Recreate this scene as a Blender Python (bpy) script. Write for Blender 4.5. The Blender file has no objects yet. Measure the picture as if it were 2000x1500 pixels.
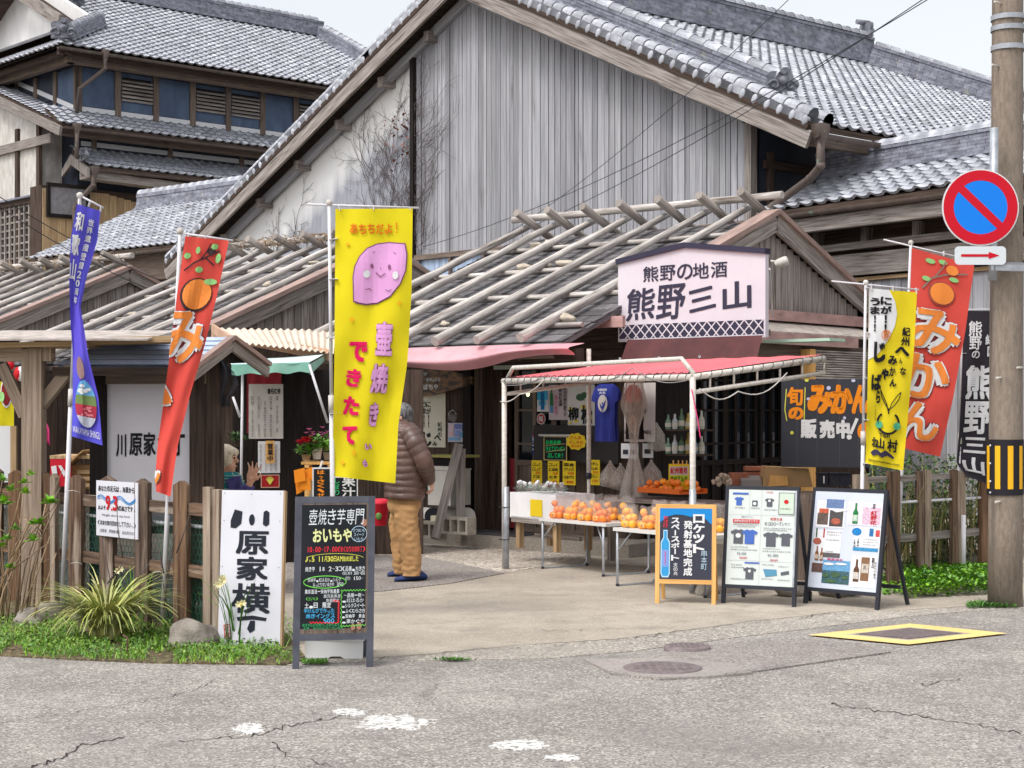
import bpy, bmesh, math, random
from mathutils import Vector as V, Matrix as Mx, noise as NZ
random.seed(7)
R = random.random
def U(a, b): return random.uniform(a, b)
rad = math.radians
sc = bpy.context.scene
COL = sc.collection
# ------------------------------------------------------------------ camera, sky, sun
F, CX, HY, EYE = 3300.0, 1000.0, 796.0, 1.6
cam = bpy.data.cameras.new('camera'); camo = bpy.data.objects.new('camera', cam); COL.objects.link(camo)
camo.location = (0, 0, EYE); camo.rotation_euler = (rad(90), 0, 0)
cam.sensor_width = 36; cam.lens = F/2000*36; cam.shift_y = (HY-750)/2000; cam.clip_start = .1; cam.clip_end = 2000
sc.camera = camo
SUN_EL, SUN_ROT = rad(58), rad(222)
wd = bpy.data.worlds.new('World'); sc.world = wd; wd.use_nodes = True
wn = wd.node_tree; wn.nodes.clear()
sky = wn.nodes.new('ShaderNodeTexSky'); sky.sky_type = 'NISHITA'; sky.sun_disc = False
sky.sun_elevation = SUN_EL; sky.sun_rotation = SUN_ROT; sky.air_density = 1.0; sky.dust_density = 4.0; sky.ozone_density = 1.0
bg = wn.nodes.new('ShaderNodeBackground'); bg.inputs[1].default_value = .15
wo = wn.nodes.new('ShaderNodeOutputWorld')
hsv = wn.nodes.new('ShaderNodeHueSaturation'); hsv.inputs['Saturation'].default_value = .22; hsv.inputs['Value'].default_value = 1.45   # thin overcast: the blue is greyed out
wn.links.new(sky.outputs[0], hsv.inputs['Color']); wn.links.new(hsv.outputs[0], bg.inputs[0]); wn.links.new(bg.outputs[0], wo.inputs[0])
sl = bpy.data.lights.new('sun', 'SUN'); sl.energy = .95; sl.angle = rad(13); sl.color = (1, .965, .92)
so = bpy.data.objects.new('sun', sl); COL.objects.link(so)
sd = V((math.sin(SUN_ROT)*math.cos(SUN_EL), math.cos(SUN_ROT)*math.cos(SUN_EL), math.sin(SUN_EL)))
so.rotation_euler = sd.to_track_quat('Z', 'Y').to_euler(); so.location = sd*60
sc.view_settings.view_transform = 'Standard'; sc.view_settings.look = 'None'
sc.view_settings.gamma = 1; sc.view_settings.exposure = 0.27; sc.view_settings.use_curve_mapping = False
sc.cycles.max_bounces = 6; sc.cycles.transparent_max_bounces = 12; sc.cycles.use_denoising = True

# ------------------------------------------------------------------ helpers
CAM = V((0, 0, EYE))
def ray(px, py): return V(((px-CX)/F, 1, -(py-HY)/F))
def P(px, py, Y): return CAM + ray(px, py)*Y
def G(px, py, z=0): return CAM + ray(px, py)*((EYE-z)*F/(py-HY))
def on(px, py, o, n):
    d = ray(px, py); return CAM + d*((o-CAM).dot(n)/d.dot(n))
class Fr:
    def __init__(s, x, y, th, z=0):
        s.o = V((x, y, z)); t = rad(th); s.u = V((math.cos(t), -math.sin(t), 0)); s.b = V((math.sin(t), math.cos(t), 0)); s.z = V((0, 0, 1))
    def p(s, a, b, z=0): return s.o + s.u*a + s.b*b + s.z*z
    def ua(s, px, b):      # the a at which the pixel column px meets the line b = const
        t = (px-CX)/F; q = s.o + s.b*b
        return (t*q.y - q.x)/(s.u.x - t*s.u.y)
    def ub(s, px, a):
        t = (px-CX)/F; q = s.o + s.u*a
        return (t*q.y - q.x)/(s.b.x - t*s.b.y)
def hsh(a, b=.3, c=.7): return NZ.noise(V((a*1.37+3.1, b*1.37+3.1, c*1.37+3.1)))
class MB:
    def __init__(s): s.v = []; s.f = []; s.uv = []; s.mi = []; s.sm = []
    def add(s, vs, fs, uvs=None, m=0, smooth=False):
        k = len(s.v); s.v += [tuple(x) for x in vs]
        for i, f in enumerate(fs):
            s.f.append([k+j for j in f]); s.uv.append(uvs[i] if uvs else [(vs[j][0]+vs[j][1], vs[j][2]) for j in f]); s.mi.append(m); s.sm.append(smooth)
        return s
    def slab(s, o, ex, ey, ez, m=0):     # parallelepiped from corner o with three edge vectors
        L = [ex.length, ey.length, ez.length]; lo = L.index(max(L)); r1, r2 = R()*9, R()*9
        c = [(i, j, k) for i in (0, 1) for j in (0, 1) for k in (0, 1)]
        vs = [o + ex*i + ey*j + ez*k for i, j, k in c]
        fs = [(0, 1, 3, 2), (4, 6, 7, 5), (0, 4, 5, 1), (2, 3, 7, 6), (0, 2, 6, 4), (1, 5, 7, 3)]; ax = [0, 0, 1, 1, 2, 2]
        uvs = []
        for f, a in zip(fs, ax):
            o2 = [i for i in (0, 1, 2) if i != a]
            vi = lo if lo in o2 else o2[1]; ui = o2[0] if o2[1] == vi else o2[1]
            uvs.append([(c[j][ui]*L[ui]+r1+a*.37, c[j][vi]*L[vi]+r2) for j in f])
        if ex.cross(ey).dot(ez) < 0: fs = [f[::-1] for f in fs]; uvs = [q[::-1] for q in uvs]
        s.add(vs, fs, uvs, m); return s
    def box(s, c, sx, sy, sz, fr=None, m=0):  # centred in x, y; c.z the bottom
        u = fr.u if fr else V((1, 0, 0)); b = fr.b if fr else V((0, 1, 0))
        return s.slab(V(c)-u*sx/2-b*sy/2, u*sx, b*sy, V((0, 0, sz)), m)
    def beam(s, p0, p1, w, h, up=V((0, 0, 1)), m=0):
        p0 = V(p0); p1 = V(p1); d = p1-p0; sd_ = d.cross(up)
        if sd_.length < 1e-6: sd_ = d.cross(V((0, 1, 0)))
        sd_.normalize(); n = sd_.cross(d).normalized()
        return s.slab(p0-sd_*w/2-n*h/2, d, sd_*w, n*h, m)
    def tube(s, pts, r, n=8, m=0, cap=True, wob=0, smooth=True):
        pts = [V(p) for p in pts]; rs = r if isinstance(r, (list, tuple)) else [r]*len(pts)
        vs = []; L = 0; ls = []; r0 = R()*9; pr = None
        for i, p in enumerate(pts):
            t = (pts[min(i+1, len(pts)-1)]-pts[max(i-1, 0)]).normalized()
            if pr is None: pr = t.orthogonal().normalized()
            pr = (pr - t*pr.dot(t)).normalized(); q = t.cross(pr)
            if i: L += (pts[i]-pts[i-1]).length
            ls.append(L)
            for j in range(n):
                a = 2*math.pi*j/n; rr = rs[i]*(1+wob*hsh(i*1.7, j*2.3, r0))
                vs.append(p + (pr*math.cos(a)+q*math.sin(a))*rr)
        fs = []; uvs = []
        for i in range(len(pts)-1):
            for j in range(n):
                j2 = (j+1) % n; fs.append((i*n+j, i*n+j2, (i+1)*n+j2, (i+1)*n+j))
                c = 2*math.pi*max(rs)/n
                uvs.append([(j*c+r0, ls[i]+r0), ((j+1)*c+r0, ls[i]+r0), ((j+1)*c+r0, ls[i+1]+r0), (j*c+r0, ls[i+1]+r0)])
        s.add(vs, fs, uvs, m, smooth)
        if cap:
            k = len(s.v)-len(vs)
            for e, rev in ((0, True), (len(pts)-1, False)):
                ids = [k+e*n+j for j in range(n)]
                if rev: ids = ids[::-1]
                s.f.append(ids); s.uv.append([(math.cos(2*math.pi*j/n)*rs[e]*3, math.sin(2*math.pi*j/n)*rs[e]*.2) for j in range(n)]); s.mi.append(m); s.sm.append(False)
        return s
    def prism(s, poly, o, ex, ey, dp, m=0, ms=None):  # polygon (counter-clockwise seen along -dp) pushed by the vector dp
        n = len(poly); A = [o+ex*x+ey*y for x, y in poly]; B = [p+dp for p in A]; r1 = R()*5
        uvq = [(x+r1, y+r1) for x, y in poly]
        s.add(A+B, [list(range(n))[::-1], [n+i for i in range(n)]], [uvq[::-1], uvq], m)
        k = len(s.v)-2*n; d = dp.length
        for i in range(n):
            j = (i+1) % n; l = (A[j]-A[i]).length
            s.f.append([k+i, k+j, k+n+j, k+n+i]); s.uv.append([(r1, 0), (r1, l), (r1+d, l), (r1+d, 0)]); s.mi.append(m if ms is None else ms); s.sm.append(False)
        return s
    def grid(s, fn, nu, nv, m=0, smooth=True, su=1, sv=1):
        vs = [fn(i/nu, j/nv) for j in range(nv+1) for i in range(nu+1)]
        fs = []; uvs = []
        for j in range(nv):
            for i in range(nu):
                a = j*(nu+1)+i; fs.append((a, a+1, a+nu+2, a+nu+1))
                uvs.append([(i/nu*su, j/nv*sv), ((i+1)/nu*su, j/nv*sv), ((i+1)/nu*su, (j+1)/nv*sv), (i/nu*su, (j+1)/nv*sv)])
        return s.add(vs, fs, uvs, m, smooth)
    def lathe(s, prof, o, n=12, m=0, ax=None, smooth=True):
        ax = ax or Mx.Identity(3); o = V(o)
        def fn(u, v):
            k = v*(len(prof)-1); i = min(int(k), len(prof)-2); f = k-i
            r = prof[i][0]*(1-f)+prof[i+1][0]*f; z = prof[i][1]*(1-f)+prof[i+1][1]*f
            return o + ax @ V((r*math.cos(-u*2*math.pi), r*math.sin(-u*2*math.pi), z))
        return s.grid(fn, n, len(prof)-1, m, smooth)
    def sph(s, c, r, n=10, m=0, wob=0):
        c = V(c); r = V(r) if isinstance(r, (tuple, V)) else V((r, r, r)); q = R()*50
        def fn(u, v):
            a = -u*2*math.pi; b = (v-.5)*math.pi; d = V((math.cos(a)*math.cos(b), math.sin(a)*math.cos(b), math.sin(b)))
            k = 1+(wob*NZ.noise(d*1.3+V((q, q, q))) if wob else 0)
            return c + V((d.x*r.x*k, d.y*r.y*k, d.z*r.z*k))
        return s.grid(fn, n, max(4, n*2//3), m)
    def mesh(s, name, mats):
        me = bpy.data.meshes.new(name); me.from_pydata(s.v, [], s.f)
        ul = me.uv_layers.new(name='UVMap'); flat = []
        for q in s.uv:
            for a in q: flat += [a[0], a[1]]
        ul.data.foreach_set('uv', flat)
        me.polygons.foreach_set('material_index', s.mi); me.polygons.foreach_set('use_smooth', s.sm)
        for mt in (mats if isinstance(mats, (list, tuple)) else [mats]): me.materials.append(mt)
        me.update(); return me
def obj(name, mb, mats, parent=None, kind=None, label=None):
    me = mb.mesh(name, mats) if isinstance(mb, MB) else mb
    o = bpy.data.objects.new(name, me); COL.objects.link(o)
    if parent is not None:
        setp(o, parent)
    if kind: o['kind'] = kind
    if label: o['label'] = label
    return o
PINV = {}
def setp(o, parent): o.parent = parent; o.matrix_parent_inverse = PINV.get(parent.name, Mx.Identity(4))
def thing(name, label, cat, loc=(0, 0, 0), group=None):
    o = bpy.data.objects.new(name, None); COL.objects.link(o); o.location = loc; o.empty_display_size = .1
    o['label'] = label; o['category'] = cat
    if group: o['group'] = group
    PINV[o.name] = Mx.Translation(-V(loc)); return o
def solo(name, mb, mats, label, cat, group=None):
    o = obj(name, mb, mats); o['label'] = label; o['category'] = cat
    if group: o['group'] = group
    return o
def struct(name, mb, mats): return obj(name, mb, mats, kind='structure')
def copy_tree(root, loc, rz=0, label=None):
    r = root.copy(); COL.objects.link(r); r.location = loc; r.rotation_euler = (0, 0, rz)
    if label: r['label'] = label
    for ch in root.children:
        c = ch.copy(); COL.objects.link(c); c.parent = r
        for g in ch.children:
            d = g.copy(); COL.objects.link(d); d.parent = c
    return r

# ------------------------------------------------------------------ materials
def srgb(r, g, b):
    f = lambda c: (c/255/12.92 if c/255 <= .04045 else ((c/255+.055)/1.055)**2.4)
    return (f(r), f(g), f(b))
MT = {}
def mk(name, c1, c2=None, st=(8, 8, 8), rough=.75, bump=.0, coord='UV', var=0.0, metal=0, detail=5, c3=None, st3=None, th3=.6, w3=.12, spec=.5, bst=None, bdist=.01, trans=0, alpha=1, emit=0, lo=.35, hi=.65, sat=0):
    if name in MT: return MT[name]
    m = bpy.data.materials.new(name); m.use_nodes = True; nt = m.node_tree; N = nt.nodes; L = nt.links
    b = N['Principled BSDF']; b.inputs['Roughness'].default_value = rough; b.inputs['Metallic'].default_value = metal
    b.inputs['Specular IOR Level'].default_value = spec
    if trans: b.inputs['Transmission Weight'].default_value = trans
    if alpha < 1: b.inputs['Alpha'].default_value = alpha
    tc = N.new('ShaderNodeTexCoord'); src = tc.outputs[coord]
    def nz(st, det):
        mp = N.new('ShaderNodeMapping'); mp.inputs['Scale'].default_value = st; L.new(src, mp.inputs[0])
        n = N.new('ShaderNodeTexNoise'); n.inputs['Scale'].default_value = 1; n.inputs['Detail'].default_value = det; n.inputs['Roughness'].default_value = .6
        L.new(mp.outputs[0], n.inputs[0]); return n.outputs[0]
    def ramp(x, lo, hi):
        r = N.new('ShaderNodeMapRange'); r.inputs[1].default_value = lo; r.inputs[2].default_value = hi; r.clamp = True
        L.new(x, r.inputs[0]); return r.outputs[0]
    def mix(f, a, c):
        x = N.new('ShaderNodeMix'); x.data_type = 'RGBA'
        if isinstance(f, float): x.inputs[0].default_value = f
        else: L.new(f, x.inputs[0])
        for s_, q in ((6, a), (7, c)):
            if isinstance(q, (tuple, list)): x.inputs[s_].default_value = (*q, 1)
            else: L.new(q, x.inputs[s_])
        return x.outputs[2]
    c = None
    if c2 is not None: c = mix(ramp(nz(st, detail), lo, hi), tuple(c1), tuple(c2))
    if c3 is not None: c = mix(ramp(nz(st3 or (1, 1, 1), 4), th3, th3+w3), c if c is not None else tuple(c1), tuple(c3))
    if var or sat:
        g = N.new('ShaderNodeNewGeometry'); oi = N.new('ShaderNodeObjectInfo')
        ad = N.new('ShaderNodeMath'); ad.operation = 'ADD'; L.new(g.outputs['Random Per Island'], ad.inputs[0]); L.new(oi.outputs['Random'], ad.inputs[1])
        fr = N.new('ShaderNodeMath'); fr.operation = 'FRACT'; L.new(ad.outputs[0], fr.inputs[0])
        mr = N.new('ShaderNodeMapRange'); mr.inputs[3].default_value = 1-var; mr.inputs[4].default_value = 1+var; L.new(fr.outputs[0], mr.inputs[0])
        hs = N.new('ShaderNodeHueSaturation'); L.new(mr.outputs[0], hs.inputs['Value'])
        if sat:
            m3 = N.new('ShaderNodeMath'); m3.operation = 'MULTIPLY'; m3.inputs[1].default_value = 7.3; L.new(fr.outputs[0], m3.inputs[0])
            m4 = N.new('ShaderNodeMath'); m4.operation = 'FRACT'; L.new(m3.outputs[0], m4.inputs[0])
            m5 = N.new('ShaderNodeMapRange'); m5.inputs[3].default_value = 1-sat; m5.inputs[4].default_value = 1+sat; L.new(m4.outputs[0], m5.inputs[0]); L.new(m5.outputs[0], hs.inputs['Saturation'])
        if c is None: hs.inputs['Color'].default_value = (*c1, 1)
        else: L.new(c, hs.inputs['Color'])
        c = hs.outputs[0]
    if c is None: b.inputs['Base Color'].default_value = (*c1, 1)
    else: L.new(c, b.inputs['Base Color'])
    if emit:
        b.inputs['Emission Strength'].default_value = emit; b.inputs['Emission Color'].default_value = (*c1, 1)
    if bump:
        bp = N.new('ShaderNodeBump'); bp.inputs['Strength'].default_value = bump; bp.inputs['Distance'].default_value = bdist
        L.new(nz(bst or st, 6), bp.inputs['Height']); L.new(bp.outputs[0], b.inputs['Normal'])
    MT[name] = m; return m
def flat(name, r, g, b, rough=.6, **k): k.setdefault('spec', .2); return mk(name, tuple(x*.8 for x in srgb(r, g, b)), rough=rough, **k)
def wood(name, a, b, var=.18, c3=None, st=(38, 1.6, 1), bump=.6, **k):
    return mk(name, srgb(*a), srgb(*b), st=st, rough=.85, bump=bump, bst=(60, 2, 1), var=var, c3=srgb(*c3) if c3 else None, st3=(9, .8, 1), bdist=.006, spec=.2, **k)
W_SIDE = wood('weathered_board', (168, 168, 173), (128, 127, 130), var=.24, c3=(92, 88, 86), th3=.6, w3=.2, sat=.25, st=(30, .9, 1), lo=.3, hi=.75)
W_GREY = wood('grey_wood', (166, 158, 152), (110, 101, 95), var=.2, c3=(70, 60, 52), th3=.6)
W_LOG = wood('bleached_log', (208, 202, 196), (146, 138, 132), var=.16, c3=(104, 94, 86), th3=.56, w3=.14, st=(30, 2, 1), bump=.8)
W_SHING = wood('roof_shingle', (116, 113, 115), (82, 79, 80), var=.3, st=(30, 3, 1))
W_DARK = wood('dark_wood', (88, 73, 64), (50, 40, 35), var=.2, c3=(100, 84, 72), th3=.66)
W_BLACK = wood('black_wood', (44, 38, 36), (24, 20, 19), var=.2)
W_BROWN = wood('brown_wood', (128, 113, 102), (92, 79, 71), var=.18, c3=(64, 50, 40))
W_TAN = wood('tan_wood', (196, 168, 130), (150, 122, 90), var=.2, c3=(108, 100, 96), th3=.6)
W_PINE = wood('new_pine', (226, 178, 112), (196, 146, 84), var=.08, bump=.2)
W_POST = wood('fence_wood', (128, 104, 86), (70, 54, 44), var=.25, c3=(166, 150, 134), th3=.56, w3=.1, bump=1, sat=.2)
W_POST2 = wood('pale_fence_wood', (176, 160, 144), (124, 106, 90), var=.15, c3=(92, 76, 62), th3=.6, bump=1)
TILE = mk('roof_tile', srgb(184, 186, 192), srgb(136, 138, 147), st=(5, 5, 5), rough=.5, coord='Object', var=.24, c3=srgb(112, 112, 112), st3=(1.5, 1.5, 1.5), th3=.56, w3=.2, bump=.15)
TILE_R = mk('ridge_tile', srgb(142, 144, 156), srgb(100, 101, 112), st=(6, 6, 12), rough=.6, coord='Object', var=.22, c3=srgb(160, 160, 150), st3=(5, 5, 5), th3=.62)
TILE_D = mk('onigawara_tile', srgb(128, 130, 140), srgb(84, 86, 94), st=(9, 9, 9), rough=.55, coord='Object')
PLAST = mk('white_plaster', srgb(224, 222, 220), srgb(206, 204, 203), st=(2, 2, 1), rough=.9, coord='Object')
WHITE = flat('white_paint', 236, 236, 238, .5)
OFFW = mk('aged_white', srgb(206, 202, 196), srgb(176, 170, 162), st=(7, 7, 3), coord='Object', rough=.6)
BLUEW = mk('slate_blue_plaster', srgb(84, 102, 128), srgb(62, 78, 102), st=(2, 2, 1), coord='Object', rough=.75)
NAVYW = mk('dark_blue_plaster', srgb(44, 52, 68), srgb(32, 38, 50), st=(2, 2, 1), coord='Object', rough=.7)
COPPER = mk('old_copper_gutter', srgb(106, 90, 82), srgb(82, 72, 66), st=(6, 6, 2), coord='Object', rough=.6, c3=srgb(112, 138, 128), st3=(5, 5, 5), th3=.62)
BLACKM = flat('black_metal', 52, 54, 62, .5)
GREYM = mk('galvanised_steel', srgb(176, 180, 186), srgb(146, 150, 156), st=(9, 9, 9), coord='Object', rough=.45, metal=.4)
PIPE_W = mk('chipped_white_pipe', srgb(208, 203, 196), srgb(188, 180, 170), st=(8, 30, 1), rough=.5, c3=srgb(150, 112, 84), st3=(25, 14, 1), th3=.64, w3=.05)
POLE_W = flat('white_pole', 226, 224, 228, .45)
CLEARP = flat('clear_plastic', 235, 235, 238, .15, alpha=.16)
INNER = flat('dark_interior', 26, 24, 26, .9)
GLASSD = flat('dark_window_glass', 26, 32, 38, .08, spec=.6)
CONC = mk('utility_pole_concrete', srgb(140, 127, 114), srgb(120, 108, 96), st=(40, 40, 12), coord='Object', rough=.9, c3=srgb(84, 74, 67), st3=(9, 9, .5), th3=.5, w3=.22, bump=.5, bst=(60, 60, 60))
STONE = mk('field_stone', srgb(150, 142, 132), srgb(104, 96, 88), st=(6, 6, 6), coord='Object', rough=.9, c3=srgb(128, 130, 92), st3=(4, 4, 4), th3=.58, bump=.7, bst=(22, 22, 22), bdist=.02)
def leafm(name, a, b, tr=.35):
    m = mk(name, srgb(*a), srgb(*b), st=(3, 3, 3), coord='Object', rough=.5, var=.35, sat=.15); return m
LEAF = leafm('fresh_leaf', (92, 138, 44), (58, 104, 30)); LEAFY = leafm('bright_leaf', (134, 178, 52), (92, 146, 40))
LEAFD = leafm('dark_leaf', (62, 92, 44), (38, 66, 28)); STRAW = leafm('variegated_blade', (196, 190, 120), (120, 140, 62)); DRY = leafm('dry_twig', (160, 134, 104), (112, 90, 68))

# ------------------------------------------------------------------ lettering
_fc = bpy.data.curves.new('lettering_source', 'FONT'); _fo = bpy.data.objects.new('lettering_source', _fc); COL.objects.link(_fo)
_GC = {}
def glyph(ch, bold=0):
    k = (ch, bold)
    if k not in _GC:
        _fc.body = ch; _fc.offset = bold; _fc.resolution_u = 3
        bpy.context.view_layer.update(); dg = bpy.context.evaluated_depsgraph_get()
        me = bpy.data.meshes.new_from_object(_fo.evaluated_get(dg))
        vs = [(v.co.x, v.co.y) for v in me.vertices]; fs = [list(p.vertices) for p in me.polygons]
        if len(fs) == 0: _GC[k] = ([], [], (0, 0, 1, 1))
        else:
            x0 = min(v[0] for v in vs); x1 = max(v[0] for v in vs); y0 = min(v[1] for v in vs); y1 = max(v[1] for v in vs)
            # orient faces up
            f2 = []
            for f in fs:
                a, b_, c_ = (vs[i] for i in f[:3])
                if (b_[0]-a[0])*(c_[1]-a[1])-(b_[1]-a[1])*(c_[0]-a[0]) < 0: f = f[::-1]
                f2.append(f)
            _GC[k] = (vs, f2, (x0, y0, x1, y1))
        bpy.data.meshes.remove(me)
    return _GC[k]
class Txt:                      # collects glyphs in a flat u,v space (v downward); bold grows all outlines
    def __init__(s): s.g = []
    def ch(s, c, x, y, w, h, bold=0, rot=0, shear=0):  # fit the glyph into a cell
        vs, fs, (x0, y0, x1, y1) = glyph(c, 0)
        if not fs: return s
        if bold > .008:          # fatten by repeating the outline a hair apart, each copy slightly nearer
            e = w/max(x1-x0, .3)*bold*.9; f_ = h/max(y1-y0, .3)*bold*.9
            w = max(w-2*e, w*.5); h = max(h-2*f_, h*.5); dl = ((-e, -f_), (e, -f_), (e, f_), (-e, f_))+(((0, 0),) if bold > .034 else ())+(((-e*1.2, 0), (e*1.2, 0), (0, f_*1.2), (0, -f_*1.2)) if bold > .05 else ())
        else: e = f_ = 0; dl = ((0, 0),)
        ww = max(x1-x0, .001); hh = max(y1-y0, .001); cx, cy = x+e+w/2, y+f_+h/2; cr, sr = math.cos(rad(rot)), math.sin(rad(rot)); q = []
        for a, b_ in vs:
            lx = ((a-x0)/ww-.5)*w; ly = ((y1-b_)/hh-.5)*h; lx -= shear*ly
            q.append((cx+lx*cr-ly*sr, cy+lx*sr+ly*cr))
        for dx, dy in dl: s.g.append(([(a+dx, b_+dy) for a, b_ in q], fs))
        return s
    def line(s, t, x, y, w, h, bold=0, shear=0, prop=False):
        if prop:                # latin text with natural advance
            vs, fs, (x0, y0, x1, y1) = glyph(t, bold)
            return s.ch(t, x, y, w, h, bold, 0, shear)
        n = len(t); cw = w/n
        for i, c in enumerate(t):
            small = c in '、。・,.:っゃゅょ'; k = .45 if small else .9; kw = .25 if c in '、。,.:!1！一' and c != '一' else .88
            if c in 'ー〜-~一': s.ch(c, x+i*cw+cw*.08, y+h*.4, cw*.84, h*.16, bold)
            elif c != ' ' and c != '　': s.ch(c, x+i*cw+cw*(1-kw)/2, y+(h*(1-k) if small else h*.05), cw*kw, h*k, bold, 0, shear)
        return s
    def col(s, t, x, y, w, h, bold=0, rot=0, jit=0):
        n = len(t); ch_ = h/n
        for i, c in enumerate(t):
            if c in ' 　': continue
            j = (random.uniform(-jit, jit)*w) if jit else 0
            if c in 'ー': s.ch('|', x+w*.42+j, y+i*ch_, w*.16, ch_*.85, bold); continue
            kw = .2 if c in '!！' else (.5 if c in 'っゃゅょ' else 1)
            s.ch(c, x+w*(1-kw)/2+j, y+i*ch_+(ch_*.3 if kw == .5 else 0), w*kw, ch_*.9*(.6 if kw == .5 else 1), bold, rot)
        return s
    def poly(s, pts): s.g.append(([tuple(p) for p in pts], [list(range(len(pts)))[::-1]])); return s
    def rect(s, x, y, w, h): return s.poly([(x, y), (x+w, y), (x+w, y+h), (x, y+h)])
    def ell(s, x, y, rx, ry, n=20): return s.poly([(x+rx*math.cos(2*math.pi*i/n), y+ry*math.sin(2*math.pi*i/n)) for i in range(n)])
    def stroke(s, pts, w, taper=False):
        n = len(pts)
        for i in range(n-1):
            (x0, y0), (x1, y1) = pts[i], pts[i+1]; d = math.hypot(x1-x0, y1-y0) or 1; nx, ny = -(y1-y0)/d, (x1-x0)/d
            w0 = w/2*(1-.8*i/(n-1) if taper else 1); w1 = w/2*(1-.8*(i+1)/(n-1) if taper else 1); ex, ey = (x1-x0)/d*w*.18, (y1-y0)/d*w*.18
            s.poly([(x0-ex+nx*w0, y0-ey+ny*w0), (x0-ex-nx*w0, y0-ey-ny*w0), (x1+ex-nx*w1, y1+ey-ny*w1), (x1+ex+nx*w1, y1+ey+ny*w1)])
        return s
    def ring(s, x, y, rx, ry, w, a0=0, a1=360, n=24):
        return s.stroke([(x+rx*math.cos(rad(a0+(a1-a0)*i/n)), y+ry*math.sin(rad(a0+(a1-a0)*i/n))) for i in range(n+1)], w)
    def put(s, name, fn, m, parent, cut=None, clip=None, nv=None):      # fn maps (u, v) to a point; overlapping pieces get a hair of stagger
        vs = []; fs = []
        if cut:
            bm = bmesh.new()
            for i_, (q, f) in enumerate(s.g):
                bv = [bm.verts.new((a, b_, (i_ % 5)*.0003)) for a, b_ in q]
                for ff in f:
                    try: bm.faces.new([bv[i] for i in ff])
                    except ValueError: pass
            for axis, cuts in cut:
                for c in cuts:
                    co = (c, 0, 0) if axis == 0 else (0, c, 0); no = (1, 0, 0) if axis == 0 else (0, 1, 0)
                    bmesh.ops.bisect_plane(bm, geom=bm.verts[:]+bm.edges[:]+bm.faces[:], dist=1e-6, plane_co=co, plane_no=no)
            if clip:
                for co, no in clip: bmesh.ops.bisect_plane(bm, geom=bm.verts[:]+bm.edges[:]+bm.faces[:], dist=1e-6, plane_co=co, plane_no=no, clear_outer=True)
            bm.verts.index_update()
            vs = [fn(v.co.x, v.co.y)+(nv*v.co.z if nv else V((0, 0, 0))) for v in bm.verts]; fs = [[v.index for v in f.verts] for f in bm.faces]; bm.free()
        else:
            for i_, (q, f) in enumerate(s.g):
                k = len(vs); o_ = nv*((i_ % 7)*.00015) if nv else V((0, 0, 0)); vs += [fn(a, b_)+o_ for a, b_ in q]; fs += [[k+i for i in ff] for ff in f]
        if not fs: return None
        return obj(name, MB().add(vs, fs, [[(0, 0)]*len(f) for f in fs]), m, parent)
class Pl:                       # a flat panel: top-left corner o, unit right r, unit down d; photo units -> metres
    def __init__(s, o, r, d, kx, ky=None, x0=0, y0=0): s.o = o; s.r = r; s.d = d; s.kx = kx; s.ky = ky or kx; s.n = d.cross(r).normalized(); s.x0 = x0; s.y0 = y0
    def f(s, off): return lambda x, y: s.o + s.r*((x-s.x0)*s.kx) + s.d*((y-s.y0)*s.ky) + s.n*off
    def txt(s, t, m, parent, off=.003, name='lettering'): 
        o = t.put(name, s.f(off), m, parent, nv=s.n)
        if o and name == 'small_lettering': o['kind'] = 'stuff'
        return o
    def slab(s, mb, x, y, w, h, th, off=0, m=0):
        return mb.slab(s.f(off)(x, y+h), s.r*(w*s.kx), s.d*(-h*s.ky), s.n*th, m)
INK = flat('black_ink', 28, 28, 34, .6); REDI = flat('red_ink', 206, 34, 44, .6); CHALKW = flat('white_chalk', 232, 238, 240, .8)
CH_Y = flat('yellow_chalk', 226, 224, 96, .8); CH_R = flat('red_chalk', 232, 60, 70, .8); CH_B = flat('blue_chalk', 78, 178, 226, .8); CH_G = flat('green_chalk', 64, 190, 120, .8); CH_O = flat('orange_chalk', 250, 150, 40, .8)
def wallpl(px, py, o, fr, side='u'):   # panel frame whose origin is where the pixel meets a vertical plane
    r = fr.u if side == 'u' else fr.b; n = V((-r.y, r.x, 0)); n = n if n.dot(CAM-o) > 0 else -n
    return on(px, py, o, n), r, n
def poster(px0, py0, px1, py1, o, r, th=.006):   # a panel on the vertical plane through o along r, spanned by photo pixels; returns Pl in pixel units
    n = V((r.y, -r.x, 0)); n = n if n.dot(CAM-o) > 0 else -n
    a = on(px0, py0, o, n); b_ = on(px1, py0, o, n); c = on(px0, py1, o, n)
    w = (b_-a).dot(r); h = a.z-c.z
    return Pl(a, r, V((0, 0, -1)), w/(px1-px0), h/(py1-py0), px0, py0)
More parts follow.
